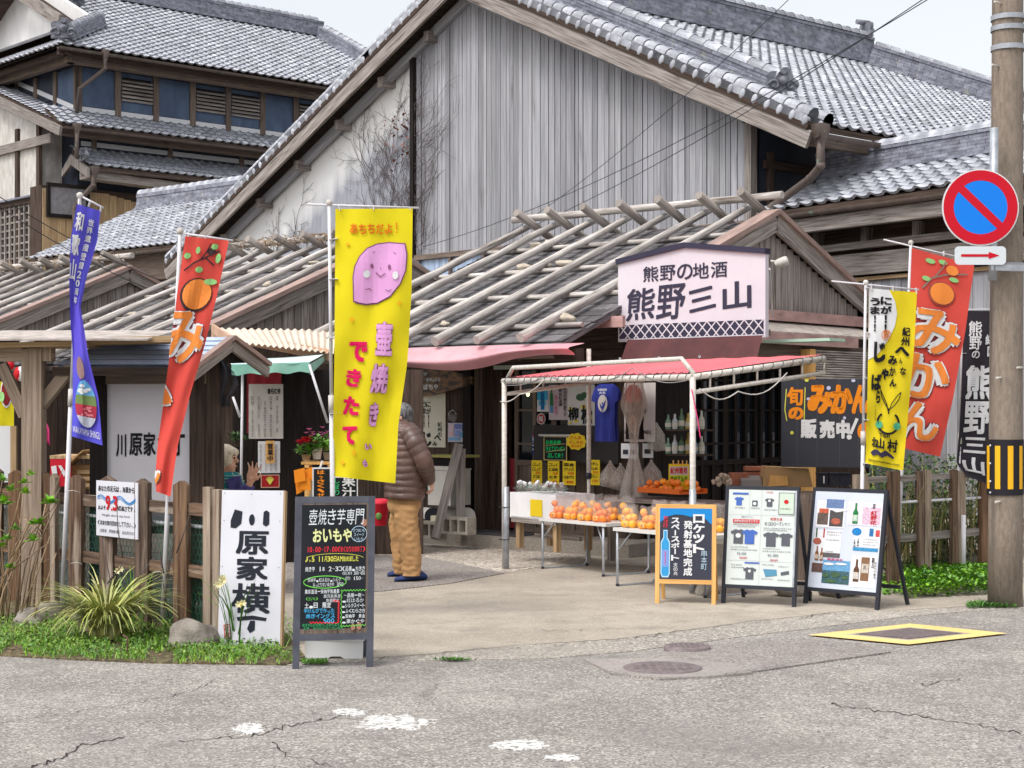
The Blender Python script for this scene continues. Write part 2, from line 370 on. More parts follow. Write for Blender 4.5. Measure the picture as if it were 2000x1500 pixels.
# ------------------------------------------------------------------ ground
def gpoly(name, pts, z, m, cell=None):
    mb = MB(); vs = [G(x, y) for x, y in pts]; vs = [V((p.x, p.y, z)) for p in vs]
    # counter-clockwise seen from above
    a = sum(vs[i].x*vs[(i+1) % len(vs)].y-vs[(i+1) % len(vs)].x*vs[i].y for i in range(len(vs)))
    if a < 0: vs = vs[::-1]
    mb.add(vs, [list(range(len(vs)))], [[(p.x, p.y) for p in vs]]); n = len(vs)
    lo = [V((p.x, p.y, -.01)) for p in vs]; mb.add(lo+vs, [(i, (i+1) % n, n+(i+1) % n, n+i) for i in range(n)]); return struct(name, mb, m)
def ground_mat(name, c1, c2, speck, scale, c3=None, bump=.5, cracks=None, patch=.5, rough=.9, pst=.5):
    m = bpy.data.materials.new(name); m.use_nodes = True; nt = m.node_tree; N = nt.nodes; L = nt.links; b = N['Principled BSDF']; b.inputs['Roughness'].default_value = rough
    b.inputs['Specular IOR Level'].default_value = .25
    tc = N.new('ShaderNodeTexCoord')
    def noise(s, d, r=.6):
        n = N.new('ShaderNodeTexNoise'); n.inputs['Scale'].default_value = s; n.inputs['Detail'].default_value = d; n.inputs['Roughness'].default_value = r; L.new(tc.outputs['Object'], n.inputs[0]); return n.outputs[0]
    def rng(x, a, c, d=0, e=1):
        r = N.new('ShaderNodeMapRange'); r.inputs[1].default_value = a; r.inputs[2].default_value = c; r.inputs[3].default_value = d; r.inputs[4].default_value = e; L.new(x, r.inputs[0]); return r.outputs[0]
    def mix(f, a, c, bt='MIX'):
        x = N.new('ShaderNodeMix'); x.data_type = 'RGBA'; x.blend_type = bt; L.new(f, x.inputs[0])
        for s_, q in ((6, a), (7, c)):
            if isinstance(q, tuple): x.inputs[s_].default_value = (*q, 1)
            else: L.new(q, x.inputs[s_])
        return x.outputs[2]
    vo = N.new('ShaderNodeTexVoronoi'); vo.inputs['Scale'].default_value = scale; L.new(tc.outputs['Object'], vo.inputs[0])
    sep = N.new('ShaderNodeSeparateColor'); L.new(vo.outputs['Color'], sep.inputs[0])
    c = mix(rng(noise(pst, 5), .38, .62), c1, c2)
    if c3: c = mix(rng(noise(1.7, 6, .7), .52, .72, 0, patch), c, c3)
    c = mix(rng(sep.outputs[0], .70, .80, 0, .85), c, speck[0]); c = mix(rng(sep.outputs[1], .78, .86, 0, .75), c, speck[1])
    h = vo.outputs['Distance']
    if cracks:
        v2 = N.new('ShaderNodeTexVoronoi'); v2.feature = 'DISTANCE_TO_EDGE'; v2.inputs['Scale'].default_value = cracks
        mp = N.new('ShaderNodeVectorMath'); mp.operation = 'ADD'; nn = N.new('ShaderNodeTexNoise'); nn.inputs['Scale'].default_value = 1.6; nn.inputs['Detail'].default_value = 8; nn.inputs['Roughness'].default_value = .7
        L.new(tc.outputs['Object'], nn.inputs[0]); L.new(nn.outputs['Color'], mp.inputs[0]); L.new(tc.outputs['Object'], mp.inputs[1]); L.new(mp.outputs[0], v2.inputs[0])
        k = rng(v2.outputs['Distance'], .0006, .0035, .8, 0); g = rng(noise(.7, 3), .5, .58)
        ml = N.new('ShaderNodeMath'); ml.operation = 'MULTIPLY'; L.new(k, ml.inputs[0]); L.new(g, ml.inputs[1])
        c = mix(ml.outputs[0], c, tuple(x*.32 for x in c1))
    c = mix(rng(noise(2.6, 9, .72), .5, .68, 0, .55), c, tuple(x*.68 for x in c2)); c = mix(rng(noise(.35, 4), .5, .62, 0, .45), c, tuple(x*.8 for x in c2)); c = mix(rng(noise(14, 4), .66, .7, 0, .5), c, tuple(x*.6 for x in c2))
    L.new(c, b.inputs['Base Color'])
    bp = N.new('ShaderNodeBump'); bp.inputs['Strength'].default_value = bump; bp.inputs['Distance'].default_value = .006; L.new(h, bp.inputs['Height']); L.new(bp.outputs[0], b.inputs['Normal'])
    return m
ASPH = ground_mat('worn_asphalt', srgb(148, 143, 137), srgb(132, 127, 122), (srgb(190, 184, 176), srgb(92, 88, 85)), 90, c3=srgb(170, 162, 152), cracks=.22, pst=.9)
ASPH2 = ground_mat('patch_asphalt', srgb(148, 141, 136), srgb(136, 129, 125), (srgb(178, 170, 162), srgb(98, 93, 90)), 90)
ASPH3 = ground_mat('light_asphalt_margin', srgb(162, 155, 145), srgb(148, 142, 134), (srgb(206, 198, 186), srgb(104, 98, 94)), 70, c3=srgb(146, 140, 132))
CONCG = ground_mat('forecourt_concrete', srgb(176, 167, 154), srgb(148, 140, 130), (srgb(192, 180, 160), srgb(150, 140, 128)), 160, c3=srgb(140, 132, 120), bump=.12, patch=.75, pst=.8)
CONCP = ground_mat('smooth_patch_concrete', srgb(160, 154, 148), srgb(146, 140, 135), (srgb(168, 154, 148), srgb(118, 112, 110)), 120, bump=.1)
GRAV = ground_mat('gravel', srgb(182, 172, 160), srgb(160, 148, 136), (srgb(226, 220, 210), srgb(96, 86, 78)), 42, bump=1)
SOIL = ground_mat('soil', srgb(110, 96, 74), srgb(84, 78, 56), (srgb(130, 120, 90), srgb(60, 54, 40)), 40, bump=1)
YLINE = mk('worn_yellow_paint', srgb(236, 204, 132), srgb(224, 190, 116), st=(3, 3, 3), coord='Object', rough=.7, c3=srgb(150, 142, 130), st3=(30, 30, 30), th3=.66, w3=.03)
WLINE = mk('worn_white_paint', srgb(218, 216, 212), srgb(200, 198, 194), st=(5, 5, 5), coord='Object', rough=.7, c3=srgb(140, 135, 130), st3=(30, 30, 30), th3=.53, w3=.03)
IRON = mk('cast_iron', srgb(130, 117, 117), srgb(104, 94, 94), st=(20, 20, 20), coord='Object', rough=.6, bump=.6, bst=(60, 60, 60))
g = MB(); g.add([(-400, -40, -.02), (400, -40, -.02), (400, 600, -.02), (-400, 600, -.02)], [(0, 1, 2, 3)], [[(0, 0)]*4]); struct('ground', g, SOIL)
g = MB(); g.add([(-60, -20, 0), (60, -20, 0), (60, 60, 0), (-60, 60, 0)], [(0, 1, 2, 3)], [[(0, 0)]*4]); struct('road', g, ASPH)
edge = [(738, 1286), (830, 1280), (950, 1268), (1010, 1262), (1200, 1250), (1360, 1230), (1470, 1214), (1560, 1206), (1640, 1196), (1760, 1193), (1880, 1186), (2100, 1176)]
gpoly('pavement', [(560, 1300), (738, 1292), (900, 1290), (1080, 1286), (1240, 1272), (1420, 1248), (1600, 1226), (1760, 1206), (1900, 1194), (2100, 1184), (2100, 1172), (1640, 1160), (900, 1200), (560, 1270)], .004, ASPH3)
gpoly('forecourt', edge+[(2100, 1120), (1700, 1120), (1500, 1120), (1000, 1095), (600, 1080), (430, 1080), (430, 1280), (600, 1288)], .008, CONCG)
gpoly('forecourt_back', [(1000, 1095.5), (1500, 1120.4), (1700, 1120.4), (2400, 1120.4), (2400, 990), (-400, 990), (-400, 1079.5), (430, 1079.5), (600, 1079.5)], .008, CONCG)
gpoly('gravel_strip', [(560, 1110), (740, 1086), (850, 1092), (978, 1122), (1062, 1108), (1168, 1082), (1150, 1069), (960, 1064), (740, 1050), (560, 1040)], .012, GRAV)
gpoly('asphalt_patch', [(560, 1160), (740, 1158), (880, 1142), (985, 1122), (900, 1104), (830, 1092), (740, 1088), (560, 1090)], .016, ASPH2)
# repaired utility trench round the two covers
gpoly('utility_patch', [(1160, 1300), (1250, 1284), (1400, 1260), (1560, 1250), (1700, 1262), (1740, 1276), (1600, 1296), (1420, 1322), (1290, 1330), (1190, 1318)], .012, ASPH2)
gpoly('utility_patch_inner', [(1140, 1292), (1290, 1290), (1430, 1300), (1470, 1318), (1380, 1326), (1280, 1328), (1190, 1316)], .016, CONCP)
for i, (cx, cy, r_) in enumerate(((1342, 1270, .155), (1294, 1310, .24))):
    c = G(cx, cy); t = thing('manhole_cover', ['small round iron cover nearer the forecourt, standing slightly proud', 'larger round iron cover sunk in the grey concrete patch'][i], 'manhole cover', (c.x, c.y, .018))
    mb = MB().lathe([(r_, -.02), (r_, [.012, .004][i]), (r_*.94, [.014, .006][i]), (0.001, [.014, .006][i])], (c.x, c.y, .018), 32); obj('cover', mb, IRON, t)
    mb = MB()
    for k in range(-3, 4):
        for j in range(-3, 4):
            if k*k+j*j < 12: mb.box((c.x+k*r_*.22, c.y+j*r_*.22, .018+[.014, .006][i]), r_*.12, r_*.12, .003)
    obj('tread_pattern', mb, IRON, t, kind='stuff')
# yellow framed grating
dq = [G(1578, 1243), G(1775, 1262), G(1968, 1240), G(1778, 1221)]
c0 = sum(dq, V())/4; t = thing('drain_grating', 'square steel drain grating inside a yellow painted border', 'drain', (c0.x, c0.y, .01))
def ringpoly(k0, k1, z): 
    mb = MB(); A = [c0+(p-c0)*k0 for p in dq]; B = [c0+(p-c0)*k1 for p in dq]
    for i in range(4):
        j = (i+1) % 4; mb.add([V((q.x, q.y, z)) for q in (A[i], A[j], B[j], B[i])], [(0, 1, 2, 3)])
    return mb
obj('painted_border', ringpoly(1, .64, .012), YLINE, t); obj('concrete_rim', ringpoly(.64, .54, .012), CONCG, t); obj('steel_rim', ringpoly(.54, .5, .015), IRON, t)
mb = MB(); A = [c0+(p-c0)*.5 for p in dq]; mb.add([V((q.x, q.y, .009)) for q in A], [(0, 1, 2, 3)]); obj('drain_pit', mb, flat('pit_grey', 150, 140, 138, .9), t)
mb = MB()
for k in range(13):
    f = (k+.5)/13; p = A[0].lerp(A[1], f); q = A[3].lerp(A[2], f); mb.beam(V((p.x, p.y, .014)), V((q.x, q.y, .014)), .022, .008)
for k in range(5):
    f = (k+.5)/5; p = A[0].lerp(A[3], f); q = A[1].lerp(A[2], f); mb.beam(V((p.x, p.y, .0145)), V((q.x, q.y, .0145)), .012, .005)
obj('grating_bars', mb, IRON, t, kind='stuff')
# worn road paint
def blob(cx, cy, w, h, n=110, seed=0, pts=None):
    q = []
    for i in range(n):
        a = 2*math.pi*i/n; k = 1+.3*hsh(math.cos(a)*1.5+seed, math.sin(a)*1.5, seed)+.26*hsh(math.cos(a)*6+seed, math.sin(a)*6, 3)+.3*hsh(math.cos(a)*16+seed, math.sin(a)*16, 5)
        q.append((cx+w/2*k*math.cos(a), cy+h/2*k*math.sin(a)))
    return q
for i, (cx, cy, w, h) in enumerate(((487, 1424, 58, 19), (683, 1392, 58, 14), (768, 1412, 136, 30), (1012, 1456, 104, 19), (1100, 1481, 66, 13))):
    gpoly('road_marking', blob(cx, cy, w, h, seed=i*3.3+1), .004, WLINE)
# big cracks in the asphalt as thin recessed dark seams
CRK = flat('crack_filling', 62, 58, 56, 1)
def crack(pts, w=.007, z=.0032):
    w *= .55
    mb = MB(); q = []
    for i in range(len(pts)-1):
        for k in range(14):
            f = k/14; x = pts[i][0]*(1-f)+pts[i+1][0]*f; y = pts[i][1]*(1-f)+pts[i+1][1]*f
            q.append((x+hsh(x*.05, y*.1, 5)*9, y+hsh(x*.09, y*.2, 9)*6))
    for i in range(len(q)-1):
        a = G(*q[i]); b_ = G(*q[i+1]); d = (b_-a).normalized(); n = V((-d.y, d.x, 0))*w*(.6+.9*abs(hsh(i*.6, w*99, 1)))
        mb.add([V((p.x, p.y, z)) for p in (a-n, b_-n, b_+n, a+n)], [(0, 1, 2, 3)])
    return struct('road_crack', mb, CRK)
crack([(60, 1500), (120, 1480), (160, 1455), (250, 1440)], .009); crack([(0, 1413), (120, 1395), (250, 1375), (370, 1352), (420, 1330)], .004)
crack([(350, 1448), (480, 1440), (560, 1420), (640, 1405), (740, 1385)], .007); crack([(530, 1448), (560, 1475), (660, 1500)], .005)
crack([(1620, 1376), (1740, 1392), (1860, 1410), (2000, 1432)], .008); crack([(1800, 1338), (1880, 1328)], .006)
crack([(740, 1289), (950, 1271), (1200, 1253), (1360, 1232), (1560, 1208), (1640, 1199)], .006, .012)
crack([(1060, 1236), (1180, 1232), (1330, 1228)], .003, .012); crack([(1420, 1322), (1480, 1312), (1550, 1300)], .003, .018)
# grass verge and planting bed in front of the left fence
gpoly('planting_bed', [(-300, 1276), (0, 1282), (150, 1290), (300, 1296), (420, 1298), (558, 1300), (600, 1290), (560, 1240), (430, 1190), (250, 1172), (0, 1150), (-300, 1130)], .012, SOIL)

# ------------------------------------------------------------------ roof tiles
def tile_mesh(tw, tl, name='tile'):
    mb = MB(); prof = [(0, .0), (.12, .030), (.26, .038), (.40, .022), (.56, .0), (.80, -.006), (1.0, .004)]
    k = tw/.27; top = []; n = len(prof)
    vs = [V((x*tw, 0, z*k+.040*k)) for x, z in prof]+[V((x*tw, tl*1.08, z*k+.004*k)) for x, z in prof]+[V((x*tw, .02, z*k+.000*k)) for x, z in prof]
    for i in range(n-1):
        mb.add([vs[i], vs[i+1], vs[n+i+1], vs[n+i]], [(0, 1, 2, 3)], m=0, smooth=False)
        mb.add([vs[2*n+i], vs[2*n+i+1], vs[i+1], vs[i]], [(0, 1, 2, 3)], m=0)
    return mb
def tile_field(parent, o, eu, ev, rng_, tw=.27, tl=.24, nind=150, mat=TILE, seed=0):
    """o on the eave line, eu along it, ev up the slope; rng_(row) -> (u0, u1)"""
    n = eu.cross(ev).normalized(); n = n if n.z > 0 else -n; mb0 = tile_mesh(tw, tl); me = mb0.mesh('tile', mat); pl = []
    for r_, (u0, u1) in enumerate(rng_):
        k0 = math.ceil(u0/tw); k1 = math.floor(u1/tw)
        for k in range(k0, k1): pl.append((o+eu*(k*tw)+ev*(r_*tl)+n*(.004*hsh(k, r_, seed)), .012*hsh(r_*3.1, k*1.7, seed)))
    pl.sort(key=lambda q: (q[0]-CAM).length)
    vis = [q for q in pl if abs((q[0].x/q[0].y)*F) < 1010 and HY-(q[0].z-EYE)*F/q[0].y > -10]
    ind = vis[:nind]; ids = set(id(q) for q in ind)
    for p, a in ind:
        ob = bpy.data.objects.new('tile', me); COL.objects.link(ob)
        M = Mx((eu, ev, n)).transposed().to_4x4() @ Mx.Rotation(a, 4, 'Z'); M.translation = p
        setp(ob, parent); ob.matrix_basis = M
    big = MB(); B = Mx((eu, ev, n)).transposed()
    for q in pl:
        if id(q) in ids: continue
        p, a = q; R2 = B @ Mx.Rotation(a, 3, 'Z'); vs = [p + R2 @ V(v) for v in mb0.v]; k = len(big.v); big.v += vs
        big.f += [[k+i for i in f] for f in mb0.f]; big.uv += mb0.uv; big.mi += mb0.mi; big.sm += mb0.sm
    if big.f: obj('tiles', big, mat, parent, kind='stuff')
def ridge(parent, p0, p1, h=.4, w=.3, tl=.32, layers=5, mat=TILE_R, cap=TILE, stack='ridge_course', up=V((0, 0, 1))):
    """stacked flat courses with joints and round cap tiles"""
    d = (p1-p0); L = d.length; d = d/L; s = d.cross(up).normalized(); u2 = s.cross(d).normalized()
    mb = MB(); lh = h/layers; n = max(1, int(L/.3))
    for l in range(layers):
        ww = w*(1-.07*l)+(.06 if l in (0, layers-1) else 0); off = (l % 2)*.5
        for k in range(-1, n+1):
            a = max(0, (k+off)*L/n); b_ = min(L, (k+1+off)*L/n)-.008
            if b_ > a+.02: mb.slab(p0+d*a-s*ww/2+u2*(l*lh), d*(b_-a), s*ww, u2*(lh-.006))
    obj(stack, mb, mat, parent, kind='stuff')
    n = int(L/tl); cm = MB(); r_ = w*.42
    def half(u, v):
        a = math.pi*u; rr = r_*(1.0 if v < .12 else .9); return V((-math.cos(a)*rr, v*tl*1.03, math.sin(a)*rr*.9))
    cm.grid(half, 7, 3, smooth=False); me = cm.mesh('cap_tile', cap)
    for k in range(n):
        ob = bpy.data.objects.new('ridge_cap_tile', me); COL.objects.link(ob); M = Mx((s, d, u2)).transposed().to_4x4(); M.translation = p0+d*(k*tl)+u2*h
        setp(ob, parent); ob.matrix_basis = M
def onigawara(parent, p, fwd, s=.5):
    """ogre-end tile: scrolled crest with a boss"""
    r = V((0, 0, 1)).cross(fwd).normalized(); z = V((0, 0, 1)); mb = MB(); q = []
    for i in range(28):
        a = rad(-30+240*i/27); k = 1+.14*math.cos(5*a); q.append((math.cos(a)*.5*s*k, math.sin(a)*.5*s*k))
    mb.prism(q, p, r, z, fwd*.14*s)
    for sx in (-1, 1):
        pts = []
        for i in range(12):
            a = i*.55; rr = .2*s*(1-i/14); pts.append(p+r*(sx*(.28*s)+math.cos(a)*rr*sx)+z*(math.sin(a)*rr-.05*s)+fwd*.17*s)
        mb.tube(pts, .045*s, 6)
    mb.sph(p+fwd*.2*s+z*.12*s, .15*s, 10); mb.tube([p-fwd*.4*s+z*.42*s, p+fwd*.28*s+z*.42*s], .11*s, 10)
    obj('ridge_end_tile', mb, TILE_D, parent)
def gutter(parent, p0, p1, r=.06, hooks=True):
    mb = MB(); d = p1-p0; s = d.cross(V((0, 0, 1))).normalized(); n = 8
    def fn(u, v): a = math.pi*u; return p0+d*v-s*math.cos(a)*r-V((0, 0, 1))*math.sin(a)*r
    mb.grid(fn, n, 4); fn2 = lambda u, v: fn(1-u, v)+V((0, 0, .004)); mb.grid(fn2, n, 4)
    if hooks:
        L = d.length; k = int(L/.9)
        for i in range(k): q = p0+d*((i+.5)/k); mb.box(q+V((0, 0, -r-.012)), .025, .025, r+.02)
    obj('gutter', mb, COPPER, parent)
def downpipe(parent, pts, r=.045):
    mb = MB().tube(pts, r, 8)
    mb.lathe([(r*2.2, .12), (r*2.2, .02), (r*1.2, -.14), (r, -.2)], pts[0], 4)
    for p in pts[1:-1]: mb.sph(p, r*1.15, 8)
    obj('downpipe', mb, COPPER, parent)
Z = V((0, 0, 1))
# ================================================================== gable storehouse (board-clad end wall)
GB = Fr(-.63, 29.7, 48)
BZ = lambda t: 8.80-.463*abs(t)            # top of the board wall
RZ = lambda t: 9.16-.463*abs(t)            # upper face of the roof boarding
TB = -1.55; TE = 6.27
sh = thing('storehouse', 'large tiled storehouse whose tall gable wall is clad in silvery vertical boards', 'building', GB.p(0, 0))
mb = MB()                                     # plaster gable wall behind and left of the boards
mb.prism([(-11, 0), (TE-.1, 0), (TE-.1, BZ(TE)-.02), (0, BZ(0)), (-10.2, BZ(10.2)), (-11, BZ(10.6)-.3)], GB.p(0, 0), GB.u, Z, GB.b*.25)
def plaster_gable():
    m = mk('stained_gable_plaster', srgb(240, 239, 237), None, coord='Object', rough=.9).copy(); nt = m.node_tree; N = nt.nodes; L = nt.links; b = N['Principled BSDF']
    tc = N.new('ShaderNodeTexCoord'); sp = N.new('ShaderNodeSeparateXYZ'); L.new(tc.outputs['Object'], sp.inputs[0])
    # grime creeps up to a line that runs parallel to the eaves, soft and streaky
    def M(op, a, b_=None):
        n = N.new('ShaderNodeMath'); n.operation = op
        for i, q in enumerate((a, b_)):
            if q is None: continue
            if isinstance(q, (int, float)): n.inputs[i].default_value = q
            else: L.new(q, n.inputs[i])
        return n.outputs[0]
    t = M('DIVIDE', M('ADD', sp.outputs[0], .63), GB.u.x)
    line = M('ADD', M('MULTIPLY', t, .5), 8.15)
    mp = N.new('ShaderNodeMapping'); mp.inputs['Scale'].default_value = (3.5, 3.5, .35); L.new(tc.outputs['Object'], mp.inputs[0])
    nz = N.new('ShaderNodeTexNoise'); nz.inputs['Scale'].default_value = 1; nz.inputs['Detail'].default_value = 7; L.new(mp.outputs[0], nz.inputs[0])
    dd = M('ADD', M('SUBTRACT', line, sp.outputs[2]), M('MULTIPLY', M('SUBTRACT', nz.outputs[0], .5), .9))
    r = N.new('ShaderNodeMapRange'); r.inputs[1].default_value = -.1; r.inputs[2].default_value = .45; L.new(dd, r.inputs[0])
    mp2 = N.new('ShaderNodeMapping'); mp2.inputs['Scale'].default_value = (14, 14, .7); L.new(tc.outputs['Object'], mp2.inputs[0])
    n2 = N.new('ShaderNodeTexNoise'); n2.inputs['Scale'].default_value = 1; n2.inputs['Detail'].default_value = 8; L.new(mp2.outputs[0], n2.inputs[0])
    x2 = N.new('ShaderNodeMix'); x2.data_type = 'RGBA'; L.new(n2.outputs[0], x2.inputs[0]); x2.inputs[6].default_value = (*srgb(118, 120, 128), 1); x2.inputs[7].default_value = (*srgb(176, 178, 186), 1)
    x = N.new('ShaderNodeMix'); x.data_type = 'RGBA'; L.new(r.outputs[0], x.inputs[0]); x.inputs[6].default_value = (*srgb(236, 235, 233), 1); L.new(x2.outputs[2], x.inputs[7])
    L.new(x.outputs[2], b.inputs['Base Color']); return m
obj('gable_wall', mb, plaster_gable(), sh)
# boards, each one a plank with its own width and tint
bw = obj('board_cladding', MB().prism([(TB, 4.40), (TE, 4.40), (TE, BZ(TE)-.03), (0, BZ(0)-.03), (TB, BZ(TB)-.03)], GB.p(0, -.07), GB.u, Z, GB.b*.06), W_BLACK, sh)
t = TB; k = 0
while t < TE-.02:
    w = min(U(.085, .15), TE-t); pr = .022+.012*R(); lo = 4.36+.015*R()
    for_top = [(t+.002, BZ(t)), (t+w-.003, BZ(t+w))]
    gp_ = .006+.010*(R() < .4); poly = [(t+.002, lo), (t+w-gp_, lo), (t+w-gp_, BZ(t+w)-.01)]+([(0, BZ(0)-.01)] if t < 0 < t+w else [])+[(t+.002, BZ(t)-.01)]
    m2 = MB(); m2.prism(poly, GB.p(0, -.07-pr), GB.u, Z, GB.b*(pr-.001)); obj('plank', m2, W_SIDE, bw); t += w; k += 1
mb = MB(); mb.beam(GB.p(TB, -.13, 4.32), GB.p(TE, -.13, 4.32), .07, .09); obj('bottom_rail', mb, W_BROWN, bw)
mb = MB(); mb.beam(GB.p(TB-.05, -.12, 3.3), GB.p(TB-.05, -.12, BZ(TB)), .12, .1, up=GB.u); obj('corner_post', mb, W_BLACK, sh)
mb = MB(); mb.beam(GB.p(TE+.05, -.1, 3.0), GB.p(TE+.05, -.1, BZ(TE)-.02), .14, .12, up=GB.u); obj('corner_post', mb, W_GREY, sh)
# white-curtained windows below the boards
for a0, a1 in ((TB+.1, .35), (.45, 2.2)):
    w_ = MB(); w_.slab(GB.p(a0, -.1, 3.0), GB.u*(a1-a0), GB.b*.03, Z*1.28)
    wp = obj('window', w_, mk('curtain_glass', srgb(186, 204, 226), srgb(120, 140, 170), st=(26, 26, .6), coord='Object', rough=.2), sh)
    f_ = MB()
    for aa in (a0, (a0+a1)/2, a1): obj('window_frame', MB().beam(GB.p(aa, -.12, 2.9), GB.p(aa, -.12, 4.3), .07, .06, up=GB.u), W_BROWN, wp)
# bargeboards, purlin ends, soffit
FO = -.55; RB = 11.6
for sg, nm in ((-1, 'left'), (1, 'right')):
    e = 9.6 if sg < 0 else 7.75
    p0 = GB.p(0, FO, RZ(0)-.24); p1 = GB.p(sg*e, FO, RZ(e)-.24)
    mb = MB().beam(p0, p1, .06, .24); obj('bargeboard', mb, W_GREY, sh)
    mb = MB().beam(GB.p(0, FO-.02, RZ(0)-.06), GB.p(sg*e, FO-.02, RZ(e)-.06), .05, .08); obj('verge_batten', mb, W_DARK, sh)
    mb = MB().beam(GB.p(0, -.14, BZ(0)-.02), GB.p(sg*(TE if sg > 0 else 10.4), -.14, BZ(TE if sg > 0 else 10.4)-.02), .12, .16); obj('wall_plate', mb, W_SIDE, sh)
    mb = MB(); n = (Z*e+GB.u*sg*.463*e).normalized()
    mb.slab(GB.p(0, FO, RZ(0)-.1), GB.p(sg*e, FO, RZ(e)-.1)-GB.p(0, FO, RZ(0)-.1), GB.b*(RB-FO), Z*.08); rf = obj('roof', mb, W_DARK, sh)
    for k in range(9):
        tt = 1.35*k+1.0
        if tt > e-.5 or (sg > 0): continue
        q = GB.p(sg*tt, FO+.22, RZ(tt)-.54); obj('purlin', MB().slab(q-GB.u*.065, GB.u*.13, GB.b*.4, Z*.18), W_GREY, sh)
    sl_ = math.hypot(1, .463); ev = (GB.u*(-sg)+Z*.463)/sl_; 
    if sg > 0:
        rows = int(e*sl_/.25); eo = GB.p(e, FO+.55, RZ(e)-.0)
        hip0 = RB-.2
        def rr():
            for r_ in range(rows):
                up_ = r_*.25/sl_; lim = hip0+(e-up_)*1.0 if True else 0
                yield (0, min(lim, 19))
        # eave runs along b, tile columns climb towards the ridge
        tile_field(rf, eo, GB.b, ev, list(rr()), .27, .25, nind=190, seed=1)
        gutter(sh, GB.p(e+.12, FO, RZ(e)-.16), GB.p(e+.12, 9, RZ(e)-.16), .07)
        mb = MB().beam(GB.p(e-.12, FO+.1, RZ(e)-.2), GB.p(e-.12, 11, RZ(e)-.2), .12, .16); obj('eave_beam', mb, W_BROWN, sh)
    else:
        tile_field(rf, GB.p(-e, 11, RZ(e)), -GB.b, ev, [(0, 11)]*int(e*sl_/.25), .27, .25, nind=0, seed=2)
    # verge tiles: rolled tile plus hanging apron every course
    n_ = int(e*sl_/.25); vt = MB(); 
    dn = -ev; sd2 = -GB.b if True else 0
    nn = GB.b.cross(ev).normalized(); nn = nn if nn.z > 0 else -nn
    def roll(u, v): a = math.pi*1.15*u; rr_ = .115*(1.0 if v > .15 else .84); return V((-math.cos(a)*rr_, v*.265, math.sin(a)*rr_+.04))
    vt.grid(roll, 7, 2, smooth=False); vt.add([V((-.11, .0, .05)), V((-.11, .25, .05)), V((-.11, .23, -.12)), V((-.11, .12, -.16)), V((-.11, .02, -.12))], [(0, 1, 2, 3, 4), (4, 3, 2, 1, 0)])
    vt.add([roll(i/7, 1) for i in range(8)], [tuple(range(8)), tuple(range(8))[::-1]])
    vt.sph((-.11, .24, -.05), (.03, .055, .08), 8)
    vme = vt.mesh('verge_tile', TILE)
    for k in range(n_):
        tt = e-(k*.25)/sl_; M = Mx((GB.b, -ev, nn)).transposed().to_4x4(); M.translation = GB.p(sg*(tt-.25), FO+.08, RZ(tt-.25)+.07)
        ob = bpy.data.objects.new('verge_tile', vme); COL.objects.link(ob); setp(ob, rf); ob.matrix_basis = M
        if sg > 0:
            M2 = M.copy(); M2.translation = GB.p(sg*(tt-.25), FO+.42, RZ(tt-.25)+.03); ob = bpy.data.objects.new('cover_tile', vme); COL.objects.link(ob); setp(ob, rf); ob.matrix_basis = M2
    if sg > 0:      # descending ridge beside the verge, its end tile, then the main ridge and the hip
        ridge(rf, GB.p(6.5, FO+.78, RZ(6.5)+.02), GB.p(.1, FO+.78, RZ(.1)+.02), h=.34, w=.3, layers=6)
        onigawara(rf, GB.p(6.62, FO+.78, RZ(6.62)+.28), (GB.u-Z*.2-GB.b*.6).normalized(), .46)
        ridge(rf, GB.p(0, FO+.3, RZ(0)), GB.p(0, 11.55, RZ(0)), h=.62, w=.36, layers=9)
        onigawara(rf, GB.p(0, 11.3, RZ(0)+.72), (GB.b+GB.u*.3).normalized(), .5)
        hipd = (GB.u+GB.b-Z*.463); ridge(rf, GB.p(7.6, 18.9, RZ(7.6)), GB.p(.05, 11.3, RZ(.05)), h=.46, w=.34, layers=7)
        mb = MB(); mb.add([GB.p(0, RB-.3, RZ(0)-.03), GB.p(e, RB-.3, RZ(e)-.03), GB.p(e, RB-.3+e, RZ(e)-.03)], [(0, 1, 2)]); obj('roof', mb, W_DARK, sh)
# right-hand side wall with its dark plaster, sill band and downpipe
mb = MB().slab(GB.p(TE-.05, .1, 0), GB.b*11, GB.u*.1, Z*(RZ(7)-.1)); obj('side_wall', mb, NAVYW, sh)
mb = MB().slab(GB.p(TE+.06, .15, 4.25), GB.b*3.2, GB.u*.05, Z*.14); obj('sill_band', mb, WHITE, sh)
mb = MB().slab(GB.p(TE+.06, .15, 3.9), GB.b*3.4, GB.u*.45, Z*.06); mb.slab(GB.p(TE+.06, .15, 5.15), GB.b*9, GB.u*.06, Z*.12); obj('side_trim', mb, W_DARK, sh, kind='stuff')
for bb in (.25, 2.1, 4.0): obj('wall_post', MB().slab(GB.p(TE+.05, bb, 3.9), GB.b*.12, GB.u*.06, Z*1.5), W_DARK, sh)
downpipe(sh, [GB.p(7.87, FO+.1, RZ(7.75)-.14), GB.p(7.87, FO+.1, RZ(7.75)-.6), GB.p(7.6, FO+.2, RZ(7.75)-.75), GB.p(6.55, -.15, RZ(7.75)-1.15), GB.p(6.5, -.2, RZ(7.75)-1.3), GB.p(6.5, -.2, 3.7)], .06)
